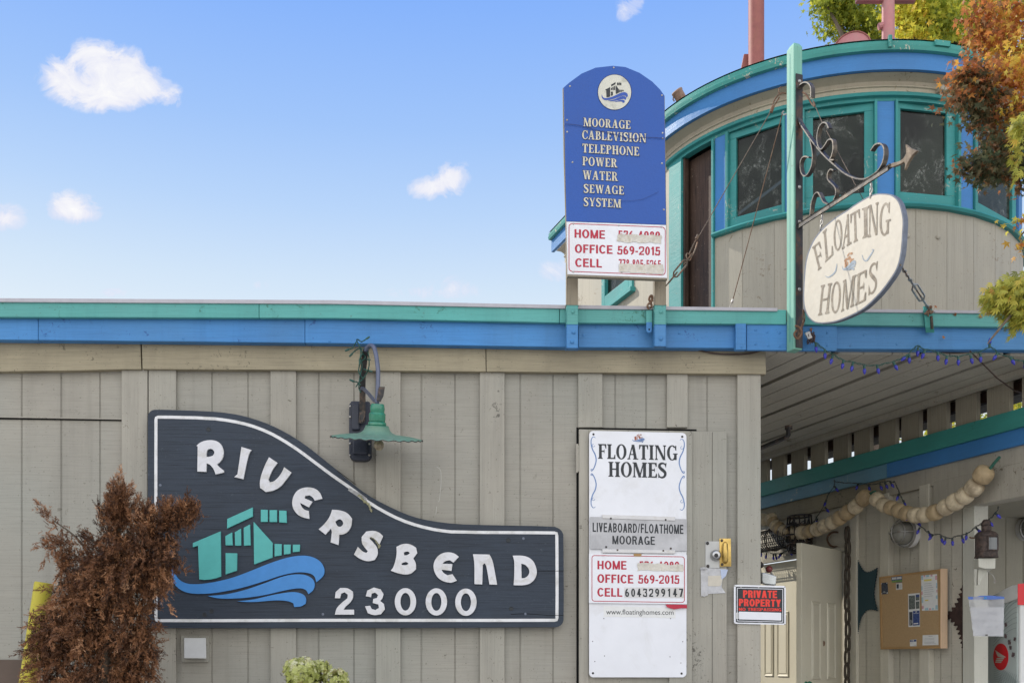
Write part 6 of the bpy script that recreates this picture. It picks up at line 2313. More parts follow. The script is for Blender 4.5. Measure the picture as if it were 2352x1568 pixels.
t_ = cable([at(1797, 262, 5.88), at(1683, 690, 6.25)], 'guy_cable', 'thin rusty guy cable from the post down to the roof edge left of the post', .0026, 'rust')
mb = MB()
mb.tube([at(u, v, 5.87) for u, v in ((1806, 262), (1800, 264), (1796, 260), (1800, 256))], .005, 6)
mb.tube([at(1684, 688, 6.25), at(1681, 695, 6.25)], .008, 7)
mb.tube([at(u, v, 6.25) for u, v in catmull([(1682, 692), (1677, 702), (1673, 712), (1680, 712), (1683, 700)], 4)], .003, 5)
mb.build('clamp', M['steel'], t_)
t_ = cable([BRK.pt(1865, 226, 0), BRK.pt(1890, 285, -.01), BRK.pt(1985, 462, -.03)], 'guy_cable', 'thin wire from the bracket\'s top curl down behind the scrolls to the bar', .002, 'cable')
mb = MB()
mb.tube([BRK.pt(*kH(a, b), 0) for a, b in catmull([(112, 152), (132, 162), (150, 190), (165, 215), (185, 235), (178, 208)], 4)], .005, 6)
mb.build('clamp', M['rust'], t_)
# turnbuckle stay at the right of the oval sign
ea = BRK.pt(2068, 608, 0)
eb = FAC.pt(2135, 712, .17)
t_ = cable([ea, eb], 'sign_stay', 'chain stay with a turnbuckle from the oval sign\'s right edge down to the fascia', .004, 'rust_steel', None)
turnbuckle(t_, ea.lerp(eb, .38), ea.lerp(eb, .78), 'steel', .007)
mb = MB()
for s_ in (.03, .12, .21, .30, .9):
    link(mb, ea.lerp(eb, s_), (eb - ea).normalized(), NL if int(s_ * 100) % 2 else UPV.cross((eb - ea).normalized()).normalized(), .05, .022, .004)
mb.build('shackles', M['steel'], t_)
cl2 = thing('fascia_cleat', 'mossy teal iron cleat on the teal fascia where the oval sign\'s stay ends', 'cleat', FAC.pt(2137, 762, .16))
mb = MB()
mb.strap([FAC.pt(u, v, d) for u, v, d in ((2130, 704, .15), (2131, 714, .162), (2133, 735, .165), (2135, 752, .162), (2136, 763, .140))], FAC.ex, .050, .007)
mb.build('plate', M['teal_worn'], cl2)
mb = MB()
for _ in range(16):
    mb.ball(FAC.pt(random.uniform(2126, 2144), random.uniform(704, 724), .175), random.uniform(.004, .012), .006, random.uniform(.004, .010), nu=7, nv=5)
mb.build('rust_knot', M['rust'], cl2)
mb = MB()
mb.tube([FAC.pt(2139, 726, .172), FAC.pt(2141, 755, .168)], .008, 6)
mb.build('moss', M['rust_dark'], cl2)

# ================================================================ GREEN ENAMEL GOOSENECK LAMP
kG = crop(950, 980, 3.5625)
G_ = lambda pts: [kG(*p) for p in pts]
gl = thing('gooseneck_lamp', 'old green enamel barn lamp on a black wall box, over the big dark sign', 'wall lamp', FAC.pt(*kG(462, 1425), .03))
YL = 5.70
bxp = [(372, 790), (560, 795), (578, 830), (580, 1380), (552, 1415), (520, 1426), (400, 1424), (362, 1408), (345, 1370), (345, 830)]
MB().poly(FAC, G_(bxp), .062, .060, bev=.006).build('junction_box', M['navy'], gl)
MB().poly(FAC, G_([(372, 815), (458, 812), (458, 1100), (372, 1100)]), .082, .022, bev=.008).build('box_cover', M['navy'], gl)
MB().poly(FAC, G_([(380, 1180), (540, 1180), (540, 1360), (380, 1360)]), .080, .019, bev=.010).build('box_cover', M['navy'], gl)
for a, b in ((357, 848), (357, 962), (357, 1245), (355, 1370), (562, 1250), (562, 1370), (540, 1060), (390, 1075)):
    MB().lathe([(0, .005), (.005, .004), (.007, 0)], FAC.pt(*kG(a, b), .063), FAC.n, 8).build('screw', M['steel'], gl)
# flat arm rising out of the box and leaning forward
arm = [FAC.pt(*kG(478, 1030), .090), FAC.pt(*kG(490, 900), .10), FAC.pt(*kG(490, 640), .14), FAC.pt(*kG(492, 520), .17), FAC.pt(*kG(512, 330), .22), FAC.pt(*kG(525, 250), .25)]
MB().strap(arm, FAC.ex, .034, .010).build('arm', M['iron'], gl)
MB().poly(FAC, G_([(460, 880), (522, 880), (518, 960), (484, 1034), (466, 960)]), .105, .012, bev=.002).build('arm_spear', M['iron'], gl)
gooz = [FAC.pt(*kG(a, b), d) for a, b, d in ((525, 255, .25), (548, 215, .27), (580, 200, .29), (612, 222, .31), (632, 290, .32), (645, 370, .33), (655, 460, .335), (656, 560, .335), (652, 680, .335), (646, 830, .335))]
MB().tube(catmull(gooz, 4), .0125, 12).build('gooseneck', M['conduit'], gl, smooth=True)
MB().strap([FAC.pt(*kG(a, b), d) for a, b, d in ((470, 655, .15), (500, 660, .17), (560, 720, .25), (610, 785, .31), (640, 795, .335))], (.4, -1, .3), .030, .006).build('spear_strap', M['conduit'], gl)
MB().poly(FAC, G_([(668, 640), (728, 640), (712, 740), (680, 800), (640, 780), (655, 700)]), .36, .008).build('spear_strap', M['iron'], gl)
ac = FAC.pt(*kG(645, 1100), .335)
pz = F / ac.y / 0.2149          # crop units per metre
un = 1 / pz
ax_ = Vector((.055, -.25, 1)).normalized()
rX = ax_.orthogonal().normalized()
rY = ax_.cross(rX)
zoff = lambda b: (1100 - b) * un
pr = [(0, 830), (62, 830), (72, 845), (78, 885), (73, 918), (80, 928), (88, 935), (87, 1005), (80, 1012), (92, 1022), (98, 1032), (98, 1046), (92, 1052), (118, 1056), (126, 1066)]
MB().lathe([(r_ * un, zoff(b)) for r_, b in pr], ac, ax_, 40).build('shade_cap', M['lampgreen'], gl, smooth=40)
pr2 = [(122, 1058), (128, 1075), (140, 1105), (165, 1128), (205, 1145), (300, 1156), (400, 1172), (488, 1190), (492, 1196), (400, 1180), (300, 1166), (205, 1156), (160, 1140), (90, 1100)]
wv = lambda a, i: (.0030 * math.sin(a * 26)) * (1 if 6 <= i <= 9 else (.4 if i == 5 or i == 10 else 0))
MB().lathe([(r_ * un, zoff(b)) for r_, b in pr2], ac, ax_, 160, wv).build('shade', M['lampgreen2'], gl, smooth=60)
MB().tube([ac + ax_ * zoff(1192) + (rX * math.cos(a) + rY * math.sin(a)) * 490 * un + ax_ * (.0030 * math.sin(a * 26)) for a in [2 * math.pi * k / 120 for k in range(120)]], .0025, 5, closed=True).build('shade_rim', M['iron'], gl)
MB().lathe([(0, zoff(1160)), (28 * un, zoff(1160)), (30 * un, zoff(1215)), (0, zoff(1215))], ac + Vector((.006, 0, 0)), ax_, 16).build('socket', M['brass'], gl)
MB().ball(ac + ax_ * zoff(1262) + Vector((.012, 0, 0)), 55 * un, 55 * un, 58 * un, nu=24, nv=16).build('bulb', M['amber_bulb'], gl, smooth=True)
# loose string-light wire tangled on the arm
sl_ = thing('wire_tangle', 'tangle of green string-light wire wound on the lamp\'s black arm', 'wire', FAC.pt(*kG(480, 620), .2))
mb = MB()
for pts in ([(500, 560), (450, 480), (470, 380), (520, 330), (490, 280), (470, 230), (430, 150), (440, 135), (480, 160), (530, 130)], [(420, 640), (450, 600), (520, 520), (560, 420), (555, 300), (540, 250)], [(460, 350), (470, 260), (430, 160), (390, 220), (345, 240)],
            [(500, 450), (540, 465), (560, 470)], [(380, 285), (420, 250), (450, 235), (510, 235), (545, 240)], [(390, 585), (430, 590), (470, 620)], [(530, 350), (575, 352)], [(505, 260), (470, 330), (485, 420), (465, 520), (450, 640), (470, 700)]):
    mb.tube([FAC.pt(*kG(a, b), .215 + (640 - b) / 640 * .055 + random.uniform(-.012, .012)) for a, b in catmull(pts, 4)], .0035, 5)
mb.build('wire', M['wire'], sl_)
for a, b, dx_, dy_ in ((345, 240, -14, 6), (380, 288, -10, 10), (530, 130, 12, -8), (395, 583, -14, -6), (560, 470, 12, 3), (460, 345, 0, 20), (545, 245, 14, -14)):
    c_ = FAC.pt(*kG(a, b), .25)
    MB().tube([c_, c_ + Vector((dx_, 0, -dy_)) * .0016], [.006, .005], 7).build('socket', M['wire'], sl_)


# ================================================================ STRING LIGHTS
def light_string(name, label, strands, bulbs, wire='wire', bl=.026):
    """strands: list of 3D polylines; bulbs: (point, direction)"""
    t_ = thing(name, label, 'string lights', strands[0][0])
    mb = MB()
    for P in strands:
        for ph in (0, 2.1):
            Q = []
            for k, p in enumerate(P):
                Q.append(Vector(p) + Vector((.004 * math.cos(k * 1.9 + ph), .004 * math.sin(k * 1.9 + ph), .004 * math.sin(k * 1.3 + ph))))
            mb.tube(Q, .0022, 5)
    mb.build('wire', M[wire], t_)
    for p, d in bulbs:
        p, d = Vector(p), Vector(d).normalized()
        b = MB()
        b.lathe([(0, 0), (.0075, .0), (.0075, .020), (.006, .024), (0, .024)], p, d, 8)
        so_ = b.build('socket', M[wire], t_)
        b = MB()
        b.lathe([(.0, .022), (.007, .022), (.0105, .030), (.0095, .040), (.0055, .050), (.001, .056)], p, d, 9)
        b.build('bulb', M['bulb_blue'], t_, smooth=True)
    return t_


kF = crop(2250, 1000, 2343 / 822)
fp = lambda a, b, d=.16: FAC.pt(*kF(a, b), d)
s1_ = [fp(a, b) for a, b in catmull([(470, -10), (500, 30), (540, 70), (570, 85), (640, 140), (720, 185), (800, 230), (880, 245), (975, 268), (1090, 272), (1180, 250), (1270, 225), (1340, 185), (1400, 130), (1440, 105), (1480, 130), (1600, 160), (1690, 190), (1790, 195), (1890, 170), (1970, 155), (2040, 120), (2080, 130), (2130, 175), (2220, 200), (2290, 230), (2420, 240)], 5)]
bs = []
for (a, b, dx_) in ((562, 85, .05), (640, 140, 0), (708, 190, -.3), (800, 228, -.2), (880, 250, -.2), (977, 272, 0), (1085, 270, .2), (1225, 245, .5), (1350, 185, -1.2), (1360, 180, 0), (1437, 120, -.1), (1495, 145, -.4), (1605, 160, 0), (1685, 192, -.2), (1782, 197, -.05), (1885, 185, .2), (1970, 172, 0), (2120, 165, -.7), (2225, 200, .5), (2345, 238, .1)):
    bs.append((fp(a, b), (dx_, -.1, -1)))
bs.append((fp(2048, 120), (0, -.1, 1)))
light_string('string_lights', 'strand of unlit blue bulbs on green wire drooping along the front blue fascia', [s1_], bs)
mb = MB()
for _ in range(10):
    pts = [fp(random.uniform(480, 555), random.uniform(-20, 95), .165 + random.uniform(0, .02)) for _k in range(4)]
    mb.tube(catmull(pts, 3), .003, 5)
mb.solo('wire_bundle', M['darkwire'], 'dark knot of wires at the foot of the mint sign post', 'wire')
MB().poly(FAC, [kF(*p) for p in ((470, -5), (510, -20), (535, 35), (500, 50))], .185, .012, bev=.002).solo('plug_tag', M['white_plastic'], 'white plastic plug on the string-light wire beside the post foot', 'plug')
# the strand in the passage
kS = crop(2250, 1450, 2155 / 822)
ssp = lambda a, b, d=.10: SID.pt(*kS(a, b), d)
s2 = [ssp(a, b, .03) for a, b in catmull([(665, -30), (660, 20), (620, 80), (580, 170), (535, 250), (480, 330), (420, 410), (380, 460), (320, 510), (250, 545), (190, 550), (130, 535), (80, 515), (20, 470)], 5)]
s3 = [ssp(a, b, .03) for a, b in catmull([(660, -22), (700, -10), (800, -5), (890, 0), (960, 8), (1040, -12), (1100, -18), (1140, -10)], 5)]
s4 = [ssp(a, b, .06) for a, b in catmull([(1135, -20), (1160, 40), (1200, 130), (1240, 220), (1300, 300), (1360, 350), (1420, 395), (1490, 400), (1560, 428), (1640, 410), (1710, 390), (1790, 330), (1850, 300), (1900, 265), (1940, 220), (1955, 180)], 5)]
bs = []
for (a, b, dx_) in ((665, 20, .6), (600, 130, -.4), (590, 185, .7), (530, 275, -.3), (525, 300, .6), (480, 340, .1), (430, 365, -.2), (455, 385, .2), (395, 445, 0), (330, 510, -.3), (315, 520, .3), (255, 545, -.9), (240, 545, -.4), (200, 555, .2), (185, 555, -.1), (130, 545, -.2), (90, 530, -.1)):
    bs.append((ssp(a, b, .03), (dx_, -.2, -1)))
for (a, b, dx_) in ((850, 0, -.4), (930, 5, .2), (1020, 0, .3), (1060, -10, .4), (1100, -15, .6)):
    bs.append((ssp(a, b, .03), (dx_, -.2, -1)))
for (a, b, dx_) in ((1170, 80, -.4), (1205, 130, .3), (1225, 200, -.1), (1270, 250, -1.2), (1310, 290, .6), (1335, 345, -.5), (1400, 370, .4), (1440, 400, -.9), (1500, 410, .2), (1540, 425, -.3), (1590, 428, 0), (1665, 410, .2), (1705, 385, -.2), (1775, 345, .9), (1835, 320, .1), (1870, 285, .7), (1925, 225, .9)):
    bs.append((ssp(a, b, .06), (dx_, -.2, -1)))
light_string('string_lights', 'strand of blue bulbs on dark wire looped across the passage wall and its floats', [s2, s3, s4], bs, 'darkgreenwire')
# thin dark cable slanting across the porch ceiling
mb = MB()
mb.tube([at(2228, 806, 5.97), at(2290, 868, 6.2), at(2330, 897, 6.4), at(2362, 908, 6.6)], .0045, 6)
mb.solo('drop_cable', M['darkwire'], 'single thin brown cable slanting down under the porch ceiling at the right edge', 'cable')


# ================================================================ FLOATS ON ROPE
def float_string(pts, sizes, label, rope_end=None, dep=.075):
    P = [SID.pt(*kS(a, b), dep) for a, b in pts]
    t_ = thing('float_string', label, 'float string', P[0], 'strings of net floats on the passage wall')
    mb = MB()
    mb.tube(P, .008, 6)
    if rope_end:
        mb.tube([P[-1]] + [SID.pt(*kS(a, b), dep - .01) for a, b in rope_end], [.010] * (1 + len(rope_end)), 7)
    mb.build('rope', M['rope'], t_)
    for k, p in enumerate(P):
        ax = (P[min(k + 1, len(P) - 1)] - P[max(k - 1, 0)]).normalized()
        s_ = ax.orthogonal().normalized()
        r_ = sizes[0] + (sizes[1] - sizes[0]) * k / max(1, len(P) - 1)
        r_ *= random.uniform(.96, 1.04)
        gap = min((P[j] - p).length for j in (k - 1, k + 1) if 0 <= j < len(P))
        hl = max(gap * .56, r_ * .6)
        prof = []
        for i in range(13):
            x = -1 + 2 * i / 12
            prof.append((r_ * (max(0, 1 - abs(x) ** 3.4)) ** .5 + .004, x * hl))
        MB().lathe(prof, p, ax, 20).build('float', M['floaty'] if random.random() < .75 else M['floaty_dark'], t_, smooth=True)
    return t_


float_string([(40, 262), (108, 282)], (.047, .05), 'short float string end at the wall corner, left of the long swags')
float_string([(165, 272), (178, 300), (200, 330), (230, 352), (268, 370), (312, 384), (362, 388), (412, 383), (468, 374), (532, 356), (592, 333), (650, 303), (705, 270), (765, 226), (835, 178), (900, 112)], (.050, .056),
             'left swag of aged cream net floats, hung over the cream doors', [(930, 85), (985, 62)])
c8 = lambda a, b: ((a * .2686 + 1722.6 - 1722.6) / .292, ((765.6 + b * .2686) - 1110.1) / .292)
float_string([(1000, 125), (1052, 168), (1112, 190), (1172, 213), (1236, 236), (1304, 248), (1380, 243), (1455, 226), (1540, 186), (1615, 143), (1690, 95), (1765, 30)] + [c8(1995, 1207)], (.049, .058),
             'right swag of cream net floats ending in green rope, over the cork board', [c8(2045, 1165), c8(2090, 1105), c8(2135, 1055)])

# ================================================================ LANTERN ON ITS BRACKET
kT = crop(2700, 1550, 1171 / 372)
LY = 6.62
Pl = Plane(at(2265, 1300, LY), (-.2, -1, 0))
lt = thing('ship_lantern', 'rusty brown ship lantern with a glass front on the pale post\'s bracket', 'lantern', Pl.pt(*kT(815, 386), 0))
c_ = Pl.pt(*kT(815, 386), 0)
un2 = .2432 * LY / F
zz_ = lambda b: (386 - b) * un2
MB().lathe([(0, 0), (104 * un2, 0), (106 * un2, zz_(378)), (100 * un2, zz_(368)), (99 * un2, zz_(330)), (102 * un2, zz_(326)), (99 * un2, zz_(320)), (99 * un2, zz_(190)), (104 * un2, zz_(184)), (102 * un2, zz_(168)), (80 * un2, zz_(145)), (48 * un2, zz_(132)), (44 * un2, zz_(126)), (44 * un2, zz_(82)), (50 * un2, zz_(78)), (46 * un2, zz_(66)), (38 * un2, zz_(40)), (25 * un2, zz_(24)), (0, zz_(20))], c_, UPV, 32).build('body', M['lantern'], lt, smooth=40)
mb = MB()
fd = Vector((.30, -.95, 0)).normalized()
sdv = Vector((-fd.y, fd.x, 0))
arcp = [(c_ + (fd * math.cos(R(a)) + sdv * math.sin(R(a))) * 101 * un2) for a in range(-34, 35, 8)]
vs = [p + UPV * zz_(322) for p in arcp] + [p + UPV * zz_(196) for p in arcp]
m_n = len(arcp)
mb.add(vs, [[i, i + 1, m_n + i + 1, m_n + i] for i in range(m_n - 1)])
mb.build('glass', M['lantern_glass'], lt)
mb = MB()
for z_ in (322, 196):
    mb.tube([p * 1 + UPV * zz_(z_) for p in arcp], .005, 6)
for p in (arcp[0], arcp[-1]):
    mb.tube([p + UPV * zz_(322), p + UPV * zz_(196)], .006, 6)
mb.build('glass_frame', M['lantern'], lt)
mb = MB()
mb.tube([Pl.pt(*kT(712, 197), -.02), Pl.pt(*kT(670, 197), -.02), Pl.pt(*kT(655, 188), -.02)], .005, 6)
mb.build('lug', M['rust'], lt)
lb = thing('lantern_bracket', 'pale painted wooden corbel under the rusty lantern, fixed to the post', 'bracket', Pl.pt(*kT(800, 640), .06))
MB().poly(Pl, [kT(*p) for p in ((742, 388), (903, 388), (901, 486), (804, 488), (742, 470))], .04, .13, bev=.003).build('block', M['post_pale'], lb)
MB().poly(Pl, [kT(*p) for p in [(742, 470), (806, 486), (860, 500), (835, 515), (800, 545), (770, 590), (748, 640), (735, 640)]], -.02, .04).build('brace', M['post_pale'], lb)
mb = MB()
mb.tube([Pl.pt(*kT(a, b), .05) for a, b in catmull([(818, 508), (850, 530), (880, 555), (895, 590)], 4)], .0018, 5)
for k in range(3):
    a = R(60 * k + 20)
    mb.tube([Pl.pt(*kT(897 + 14 * math.cos(a), 608 + 20 * math.sin(a)), .05), Pl.pt(*kT(897 - 14 * math.cos(a), 608 - 20 * math.sin(a)), .05)], .0022, 5)
mb.build('wire_tie', M['steel'], lb)

# ================================================================ PLASTIC BAG WITH PAPERS ON THE POST
bp = Plane(at(2264, 1400, 6.60), (-.28, -1, 0))
bg_ = thing('zip_bag', 'clear zip bag with a blue seal holding white papers, pinned to the pale post', 'bag', bp.pt(*kT(820, 1125), 0))


def sheet(pts, d, amp, m, nm, par, nx=16, ny=16, seed=0):
    rnd = random.Random(seed)
    a, b, c, d_ = [Vector(p) for p in pts]
    vs = []
    for j in range(ny + 1):
        for i in range(nx + 1):
            s, t2 = i / nx, j / ny
            q_ = (a * (1 - s) + b * s) * (1 - t2) + (d_ * (1 - s) + c * s) * t2
            w__ = amp * (math.sin(s * 9 + t2 * 3 + seed) * .5 + math.sin(t2 * 14 + s * 5) * .3 + rnd.uniform(-.25, .25))
            if i in (0, nx):
                q_ = q_ + Vector((rnd.uniform(-3, 3), 0))
            vs.append(bp.pt(*kT(q_.x, q_.y), d + w__))
    fs = [[j * (nx + 1) + i, j * (nx + 1) + i + 1, (j + 1) * (nx + 1) + i + 1, (j + 1) * (nx + 1) + i] for j in range(ny) for i in range(nx)]
    return MB().add(vs, fs).build(nm, m, par, smooth=True)


sheet(((668, 852), (980, 850), (976, 1122), (696, 1118)), .004, .002, M['paper'], 'papers', bg_, seed=2)
sheet(((645, 752), (985, 752), (980, 1128), (692, 1124)), .016, .006, M['zip'], 'bag', bg_, 20, 20, seed=5)
MB().poly(bp, [kT(*p) for p in ((642, 750), (720, 752), (760, 742), (860, 740), (985, 752), (986, 772), (862, 778), (645, 776))], .018, .003).build('zip_seal', M['zip_blue'], bg_)
MB().lathe([(0, .004), (.008, .003), (.010, 0)], bp.pt(*kT(806, 764), .02), bp.n, 10).build('pin', M['logo_blue'], bg_)
MB().poly(bp, [kT(*p) for p in ((805, 1108), (828, 1107), (828, 1118), (806, 1119))], .020, .002).build('pin', M['iron'], bg_)
mb = MB()
for r_ in range(3):
    for k in range(5):
        a, b = 735 + k * 40 + random.uniform(-8, 8), 900 + r_ * 65 + random.uniform(-8, 8)
        mb.poly(bp, [kT(a, b), kT(a + 18, b), kT(a + 18, b + 14), kT(a, b + 14)], .0075, 0)
mb.build('show_through', M['faint_print'], bg_)

# ================================================================ COMMUNITY MAILBOX
mfront = at(2336, HV, 6.86)
me_ = Vector((-.08, .997, 0)).normalized()
mn = Vector((-me_.y, me_.x, 0))
mn = mn if mn.x < 0 else -mn
MSD = Plane(mfront, mn)
mfr = Plane(mfront, -me_)
mx = thing('mail_cabinet', 'pale green community mailbox cabinet with a red round postal emblem, at the right edge', 'mailbox', mfront + Vector((.2, .2, -HZ)))
dpt = .62
zt1 = at(2336, 1342, 6.86).z
zt0 = zt1 - .10
ff = Vector((mfront.x, mfront.y, 0))
sidep = [ff + UPV * .13, ff + me_ * dpt + UPV * .13, ff + me_ * dpt + UPV * (zt0 - .09), ff + UPV * zt0]
MB().prism(sidep, mn, 1.1, bev=.006).build('cabinet', M['mail'], mx)
rt = [ff - me_ * .02 + UPV * (zt0 + .004), ff + me_ * (dpt + .02) + UPV * (zt0 - .092), ff + me_ * (dpt + .02) + UPV * (zt0 - .03), ff + me_ * .05 + UPV * zt1, ff - me_ * .02 + UPV * zt1]
MB().prism([p + mn * .008 for p in rt], mn, 1.12, bev=.006).build('roof_cap', M['paper'], mx)
mb = MB()
q_ = [mfr.pt(2338, 1340, .026), mfr.pt(2420, 1334, .026), mfr.pt(2420, 1392, .026), mfr.pt(2338, 1388, .026)]
mb.prism(q_, mfr.n, .004)
mb.build('red_panel', M['mailred'], mx)
mb = MB()
mb.box(ff - me_ * .008 - mn * .55 + UPV * ((zt0 + .13) / 2), me_, mn, UPV, .02, 1.08, zt0 - .16, .004)
mb.build('front_frame', M['paper'], mx)
for col in range(3):
    for row in range(6):
        c_ = ff - me_ * .022 - mn * (.08 + .13 + col * .27) + UPV * (zt0 - .12 - row * .155)
        dmb = MB().box(c_, mn, me_, UPV, .25, .012, .145, .003).build('mail_door', M['mail'], mx)
        MB().lathe([(0, .012), (.012, .010), (.016, 0)], c_ - me_ * .006 + mn * .10, -me_, 12).build('lock', M['steel'], dmb, smooth=40)
# printed arcs, leaves and the red emblem on the side
mp = lambda a, b, d=.002: MSD.pt(*kT(a, b), d)
mb = MB()
for k in range(7):
    mb.stroke(MSD, [kT(880 + 20 * k * .2 + (1100 - 880) * s, 1215 - 60 * k * .55 - (170 + 18 * k) * math.sin(s * 1.45)) for s in [i / 10 for i in range(11)]], .75, .002)
for k in range(4):
    mb.stroke(MSD, [kT(985 + 115 * s, 900 - 28 * k - 110 * s ** .7) for s in [i / 8 for i in range(9)]], .7, .002)
for k in range(9):
    mb.stroke(MSD, [kT(885 + 215 * s, 1400 + 18 * k + (150 - 10 * k) * s ** 1.4) for s in [i / 10 for i in range(11)]], .6, .0024)
    mb.stroke(MSD, [kT(930 + 22 * k + (60 - 6 * k) * s, 1565 - (120 - 6 * k) * math.sin(s * 1.5)) for s in [i / 10 for i in range(11)]], .55, .0028)
mb.build('printed_arcs', M['mail_line'], mx)
MB().poly(MSD, [kT(*p) for p in ell(950, 1318, 70, 126, 40)], .004, .003).build('emblem_disc', M['mailred'], mx)
mb = MB()
for pp in ([(897, 1253), (950, 1290), (1002, 1322), (970, 1326), (925, 1318), (915, 1300)], [(915, 1328), (985, 1328), (978, 1340), (910, 1340)], [(908, 1345), (974, 1345), (966, 1357), (903, 1357)], [(902, 1362), (962, 1362), (952, 1375), (897, 1372)]):
    mb.poly(MSD, [kT(*p) for p in pp], .0052, 0)
mb.build('emblem_arrow', M['oval'], mx)
lf = [(0, 1), (.12, .62), (.30, .72), (.26, .42), (.62, .52), (.5, .30), (.8, .12), (.45, -.1), (.5, -.3), (.08, -.22), (.05, -.7), (-.05, -.7), (-.08, -.22), (-.5, -.3), (-.45, -.1), (-.8, .12), (-.5, .30), (-.62, .52), (-.26, .42), (-.30, .72), (-.12, .62)]
for (a, b, s_, ro) in ((1035, 1175, 42, 2.4), (1085, 1155, 32, .6), (1040, 1235, 34, -.9), (1070, 1305, 42, .5), (1000, 1010, 36, 2.6), (1000, 1120, 36, 2.2)):
    MB().poly(MSD, [kT(a + s_ * .62 * (x * math.cos(ro) - y * math.sin(ro)), b - s_ * (x * math.sin(ro) + y * math.cos(ro))) for x, y in lf], .003, .0004).build('printed_leaf', M['ink_leaf'], mx)

# ================================================================ PLANTS
def palm(c, n, tip, s, rnd, fold=.25):
    """a five-lobed maple leaf: centre c, normal n, tip direction, size s"""
    n = n.normalized()
    tip = (tip - n * tip.dot(n))
    tip = tip.normalized() if tip.length > 1e-5 else n.orthogonal()
    sd_ = n.cross(tip)
    out = []
    for a, r in ((-180, .12), (-112, .52), (-82, .30), (-56, .82), (-28, .36), (0, 1.0), (28, .36), (56, .82), (82, .30), (112, .52)):
        k = R(a)
        p = c + tip * (math.cos(k) * r * s) + sd_ * (math.sin(k) * r * s) - n * (fold * s * r * r * .5)
        out.append(p)
    return out


def leaf_mass(mb, blobs, size, rnd, tintf, droop=.5, clump=.14, out=.6):
    """blobs = (centre, radii, leaf count); leaves gather in clumps over the blob's outer shell"""
    for (c, rad, cnt) in blobs:
        c = Vector(c)
        nc = max(3, cnt // 26)
        for _ in range(nc):
            d = Vector((rnd.gauss(0, 1), rnd.gauss(0, 1), rnd.gauss(0, 1))).normalized()
            rr = rnd.uniform(.35, 1.0) ** .6
            cc = c + Vector((d.x * rad[0], d.y * rad[1], d.z * rad[2])) * rr
            base = rnd.random()
            for _k in range(cnt // nc):
                o = Vector((rnd.gauss(0, 1), rnd.gauss(0, 1), rnd.gauss(0, .7))) * clump * rnd.uniform(.4, 1)
                p = cc + o
                n = (Vector((rnd.gauss(0, .7), rnd.gauss(0, .7), rnd.gauss(.3, .6))) + d * out).normalized()
                tip = Vector((rnd.gauss(0, .6), rnd.gauss(0, .6), -droop)) + d * .5
                s = size * rnd.uniform(.6, 1.25)
                mb.add(palm(p, n, tip, s, rnd), [list(range(10))], min(.999, max(.001, tintf(p, base, rnd))))


def limb(mb, pts, r0, r1, seg=8):
    P = catmull(pts, 4)
    n_ = len(P)
    mb.tube(P, [r0 + (r1 - r0) * i / (n_ - 1) for i in range(n_)], seg)


bark = paint('bark', (.12, .095, .07), .9, .25, .6, 'v', .4)
green_y = leafmat('yellow green leaves', [(0, (.14, .18, .035)), (.35, (.34, .39, .05)), (.65, (.60, .56, .06)), (.85, (.74, .58, .08)), (1, (.76, .38, .08))], .58)
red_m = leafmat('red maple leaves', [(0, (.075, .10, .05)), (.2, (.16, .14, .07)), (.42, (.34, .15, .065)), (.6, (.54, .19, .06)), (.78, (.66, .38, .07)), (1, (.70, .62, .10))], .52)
lace = leafmat('lace maple leaves', [(0, (.18, .2, .04)), (.4, (.44, .44, .07)), (.75, (.66, .56, .10)), (1, (.68, .34, .09))], .4)


def at3(u, v, y, dz=0):
    return at(u, v, y) + UPV * dz


rnd = random.Random(5)
